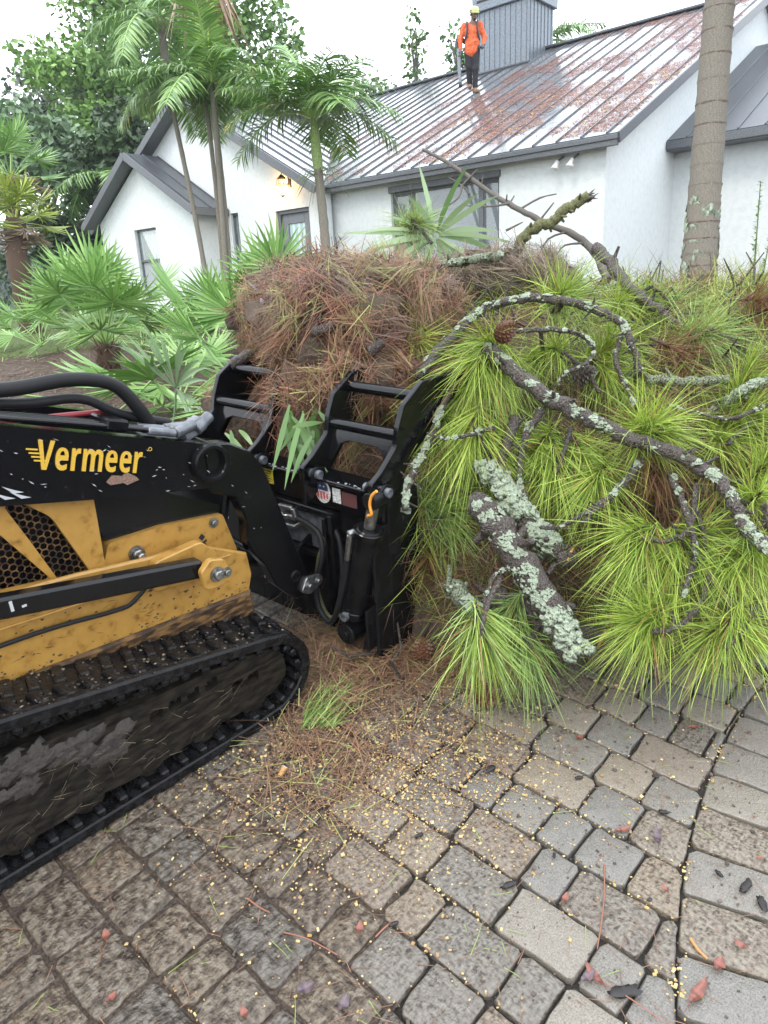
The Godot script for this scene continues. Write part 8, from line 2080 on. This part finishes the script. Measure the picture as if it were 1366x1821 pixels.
	for i in 260:
		b.col = Color(0.13, 0.26, 0.05).lerp(Color(0.32, 0.46, 0.12), rnd.randf())
		var d := drive_at.basis * (Vector3(0.45, 0.35, -0.65) + rv(0.28)).normalized()
		b.blade(Vector3(rnd.randf_range(-0.06, 0.06), 0.0, rnd.randf_range(-0.06, 0.09)), d, rnd.randf_range(0.08, 0.2), d.cross(rv()).normalized() * 0.0017, Vector3(0, -0.05, 0), 3)
	put("needles", b.mesh(), M.needle_bright, cl)
	# long single needles and twigs
	var tw := [[Vector3(0.5525, 0.1618, -1.539), Vector3(0.4637, 0.1374, -1.307), 0.0022, "long rust red needle lying across two grey pavers at right"], [Vector3(-0.3065, 0.1461, -1.39), Vector3(-0.1683, 0.1393, -1.325), 0.002, "curved red brown needle on the dirty pavers at left"], [Vector3(-0.2218, 0.2268, -2.158), Vector3(-0.1209, 0.2121, -2.018), 0.004, "orange split twig in the chips before the track"], [Vector3(0.4459, 0.1297, -1.234), Vector3(0.5592, 0.1193, -1.136), 0.002, "dark red needle near the bottom edge at right"], [Vector3(0.6962, 0.1388, -1.321), Vector3(0.715, 0.1334, -1.27), 0.0045, "orange broken twig on a border stone"], [Vector3(-0.415, 0.1567, -1.491), Vector3(-0.3494, 0.152, -1.447), 0.0025, "green needle pair on a grey paver at left centre"], [Vector3(-0.02772, 0.1478, -1.406), Vector3(-0.07412, 0.1436, -1.366), 0.003, "short dark twig beside a wet leaf"], [Vector3(0.04133, 0.2375, -2.259), Vector3(0.06571, 0.2088, -1.987), 0.002, "red needle standing out in the chip litter"]]
	for q in tw:
		var t := thing("fallen_twig", q[3], "twig", Transform3D(Basis(), q[0]), "single twigs and long needles on the paving")
		b = MB.new(); b.off = q[0]
		var n := drive_at.basis.y
		var mid: Vector3 = ((q[0] as Vector3) + q[1]) / 2 + rv(0.008); mid += n * 0.006
		b.tube(smooth_path([q[0] + n * 0.005, mid, q[1] + n * 0.005], 4), taper(9, q[2], q[2] * 0.7, 0.1), 6)
		put("stem", b.mesh(), M.cut_wood if q[2] > 0.0038 else M.needle_red, t)
	# leaves and bark, each where the photograph shows it
	var lv := [[Vector3(0.4356, 0.1307, -1.244), 0.06, 0.022, 2.0, "dead_leaf", "wet red leaf near the bottom edge between two pavers"],
		[Vector3(0.6578, 0.1253, -1.192), 0.085, 0.026, 0.7, "dead_leaf", "long red brown leaf at the bottom right on a border stone"],
		[Vector3(0.7246, 0.17, -1.617), 0.07, 0.02, 1.3, "dead_leaf_purple", "folded purple strip leaf standing on a paver joint"],
		[Vector3(0.6385, 0.173, -1.646), 0.05, 0.017, 0.2, "dead_leaf", "orange brown leaf left of the purple strip"],
		[Vector3(0.4211, 0.1302, -1.239), 0.045, 0.02, 0.5, "dead_leaf_purple", "dull purple leaf beside the bottom red leaf"],
		[Vector3(0.4201, 0.1515, -1.442), 0.035, 0.017, 1.0, "dead_leaf", "pinkish leaf in the joint of a dark paver"],
		[Vector3(0.734, 0.1316, -1.253), 0.04, 0.028, 0.8, "dead_leaf", "crumpled maroon leaf beside the orange twig"],
		[Vector3(0.6844, 0.1529, -1.455), 0.03, 0.011, 1.8, "dead_leaf", "small bright red seed pod on a tan paver"],
		[Vector3(0.8057, 0.1363, -1.297), 0.035, 0.018, 2.4, "dead_leaf", "curled red leaf on the right border stones"],
		[Vector3(0.9715, 0.1611, -1.533), 0.018, 0.012, 0.3, "dead_leaf", "tiny red leaf bit far right"],
		[Vector3(-0.2378, 0.1309, -1.245), 0.045, 0.03, 0.4, "dead_leaf_purple", "purple leaf on the grey paver at bottom centre"],
		[Vector3(-0.1138, 0.1459, -1.388), 0.035, 0.02, 1.4, "dead_leaf", "dark red leaf near the curved needle"],
		[Vector3(-0.6941, 0.1311, -1.247), 0.03, 0.018, 0.9, "dead_leaf", "bright red leaf bit at bottom left"],
		[Vector3(-0.3755, 0.1259, -1.198), 0.03, 0.018, 2.2, "dead_leaf", "red leaf bit at the bottom edge left of centre"],
		[Vector3(-0.148, 0.1267, -1.206), 0.04, 0.025, 1.1, "dead_leaf_purple", "grey purple leaf at the lower centre paver joint"],
		[Vector3(-0.7601, 0.1474, -1.402), 0.035, 0.02, 2.0, "dead_leaf", "brown leaf curl on the dirty pavers at left"],
		[Vector3(0.6169, 0.2131, -2.027), 0.032, 0.018, 0.5, "dead_leaf", "red leaf on the blue grey paver below the pile"],
		[Vector3(1.008, 0.2153, -2.048), 0.035, 0.014, 0.1, "dead_leaf", "maroon leaf on the paver row under the right boughs"]]
	for q in lv:
		var p: Vector3 = drive_at.affine_inverse() * q[0]
		leaf_thing(p.x, -p.z, q[1], q[2], q[3], M[q[4]], "fallen_leaf", q[5], "leaf", "fallen leaves on the paving")
	var bk := [[Vector3(0.2822, 0.1565, -1.489), 0.027, 0.3, "black bark chunk on the tan paver at lower centre"],
		[Vector3(0.4945, 0.1264, -1.202), 0.042, 0.1, "large flat charcoal bark chunk near the bottom edge"],
		[Vector3(0.2948, 0.2001, -1.904), 0.03, 0.6, "dark bark stick in the paver joint under the brush"],
		[Vector3(0.4226, 0.1654, -1.573), 0.012, 1.2, "small black bark bit on a pale paver"],
		[Vector3(0.7761, 0.1789, -1.702), 0.02, -0.3, "dark bark flake beside the curved joint"],
		[Vector3(0.8935, 0.1525, -1.451), 0.03, 0.7, "dark bark strip on the border stones at right"],
		[Vector3(0.911, 0.147, -1.399), 0.03, 1.4, "black bark lump at the right edge"],
		[Vector3(0.5683, 0.1944, -1.85), 0.017, 0.2, "dark flake on a paver under the pile"],
		[Vector3(0.8022, 0.1933, -1.839), 0.013, -0.5, "small brown flake above the large pale paver"],
		[Vector3(0.8424, 0.1567, -1.491), 0.016, 2.0, "bark crumb by the border joint"],
		[Vector3(-0.02812, 0.1465, -1.394), 0.018, 0.3, "dark crumb beside the wet purple leaf"],
		[Vector3(0.05374, 0.1746, -1.662), 0.017, 0.5, "brown bark bit on the centre pavers"]]
	for q in bk:
		var p: Vector3 = q[0]
		var o := thing("bark_chunk", q[3], "bark", drive_at * Transform3D(Basis(Vector3.UP, q[2]), drive_at.affine_inverse() * p + Vector3(0, 0.006, 0)), "bark chunks on the paving")
		b = MB.new(); b.blob(Vector3(0, 0.004, 0), Vector3(q[1] * 0.8, 0.005, q[1] * 0.32), 8, 0.28, int(q[2] * 10)); put("chunk", b.mesh(), M.bark_flake, o)
	# cones
	var cn := [[Vector3(0.1198, 0.2627, -2.5), Vector3(0.1, 0.9, 0.3), "brown pine cone standing at the grapple's lower right corner"], [Vector3(0.3046, 0.237, -2.255), Vector3(0.5, 0.3, 0.6), "dark red cone lying under the drooping needle brush"]]
	for q in cn:
		var o := thing("pine_cone", q[2], "pine cone", aim(q[0] + drive_at.basis.y * 0.02, q[1], 1.05), "pine cones on the ground")
		put("scales", cone_meshes[0], M.cone, o)
	# wood stub with pale cut end in the litter
	var sb := thing("wood_stub", "small orange wood stub with pale end in the chip litter", "wood stub", Transform3D(Basis(), Vector3(-0.3788, 0.2015, -1.917)))
	b = MB.new(); b.tube([Vector3.ZERO + Vector3(0, 0.008, 0), Vector3(0.018, 0.03, -0.02)], [0.008, 0.011], 10, true, 0.1); put("stub", b.mesh(), M.cut_wood, sb)
	b = MB.new(); b.lathe(Vector3(0.018, 0.03, -0.02), Vector3(0.018, 0.022, -0.02), [Vector2(0.0102, 0.0), Vector2(0.009, 0.0012), Vector2(0, 0.0015)], 10); put("cut_face", b.mesh(), M.white_plastic, sb)
	# one green berry
	var gb := thing("green_fruit", "single small green fruit in the litter beside the track nose", "fruit", Transform3D(Basis(), Vector3(-0.3013, 0.2296, -2.184)))
	b = MB.new(); b.blob(Vector3(0, 0.008, 0), Vector3(0.009, 0.009, 0.009), 8, 0.03); put("fruit", b.mesh(), M.crownshaft, gb)
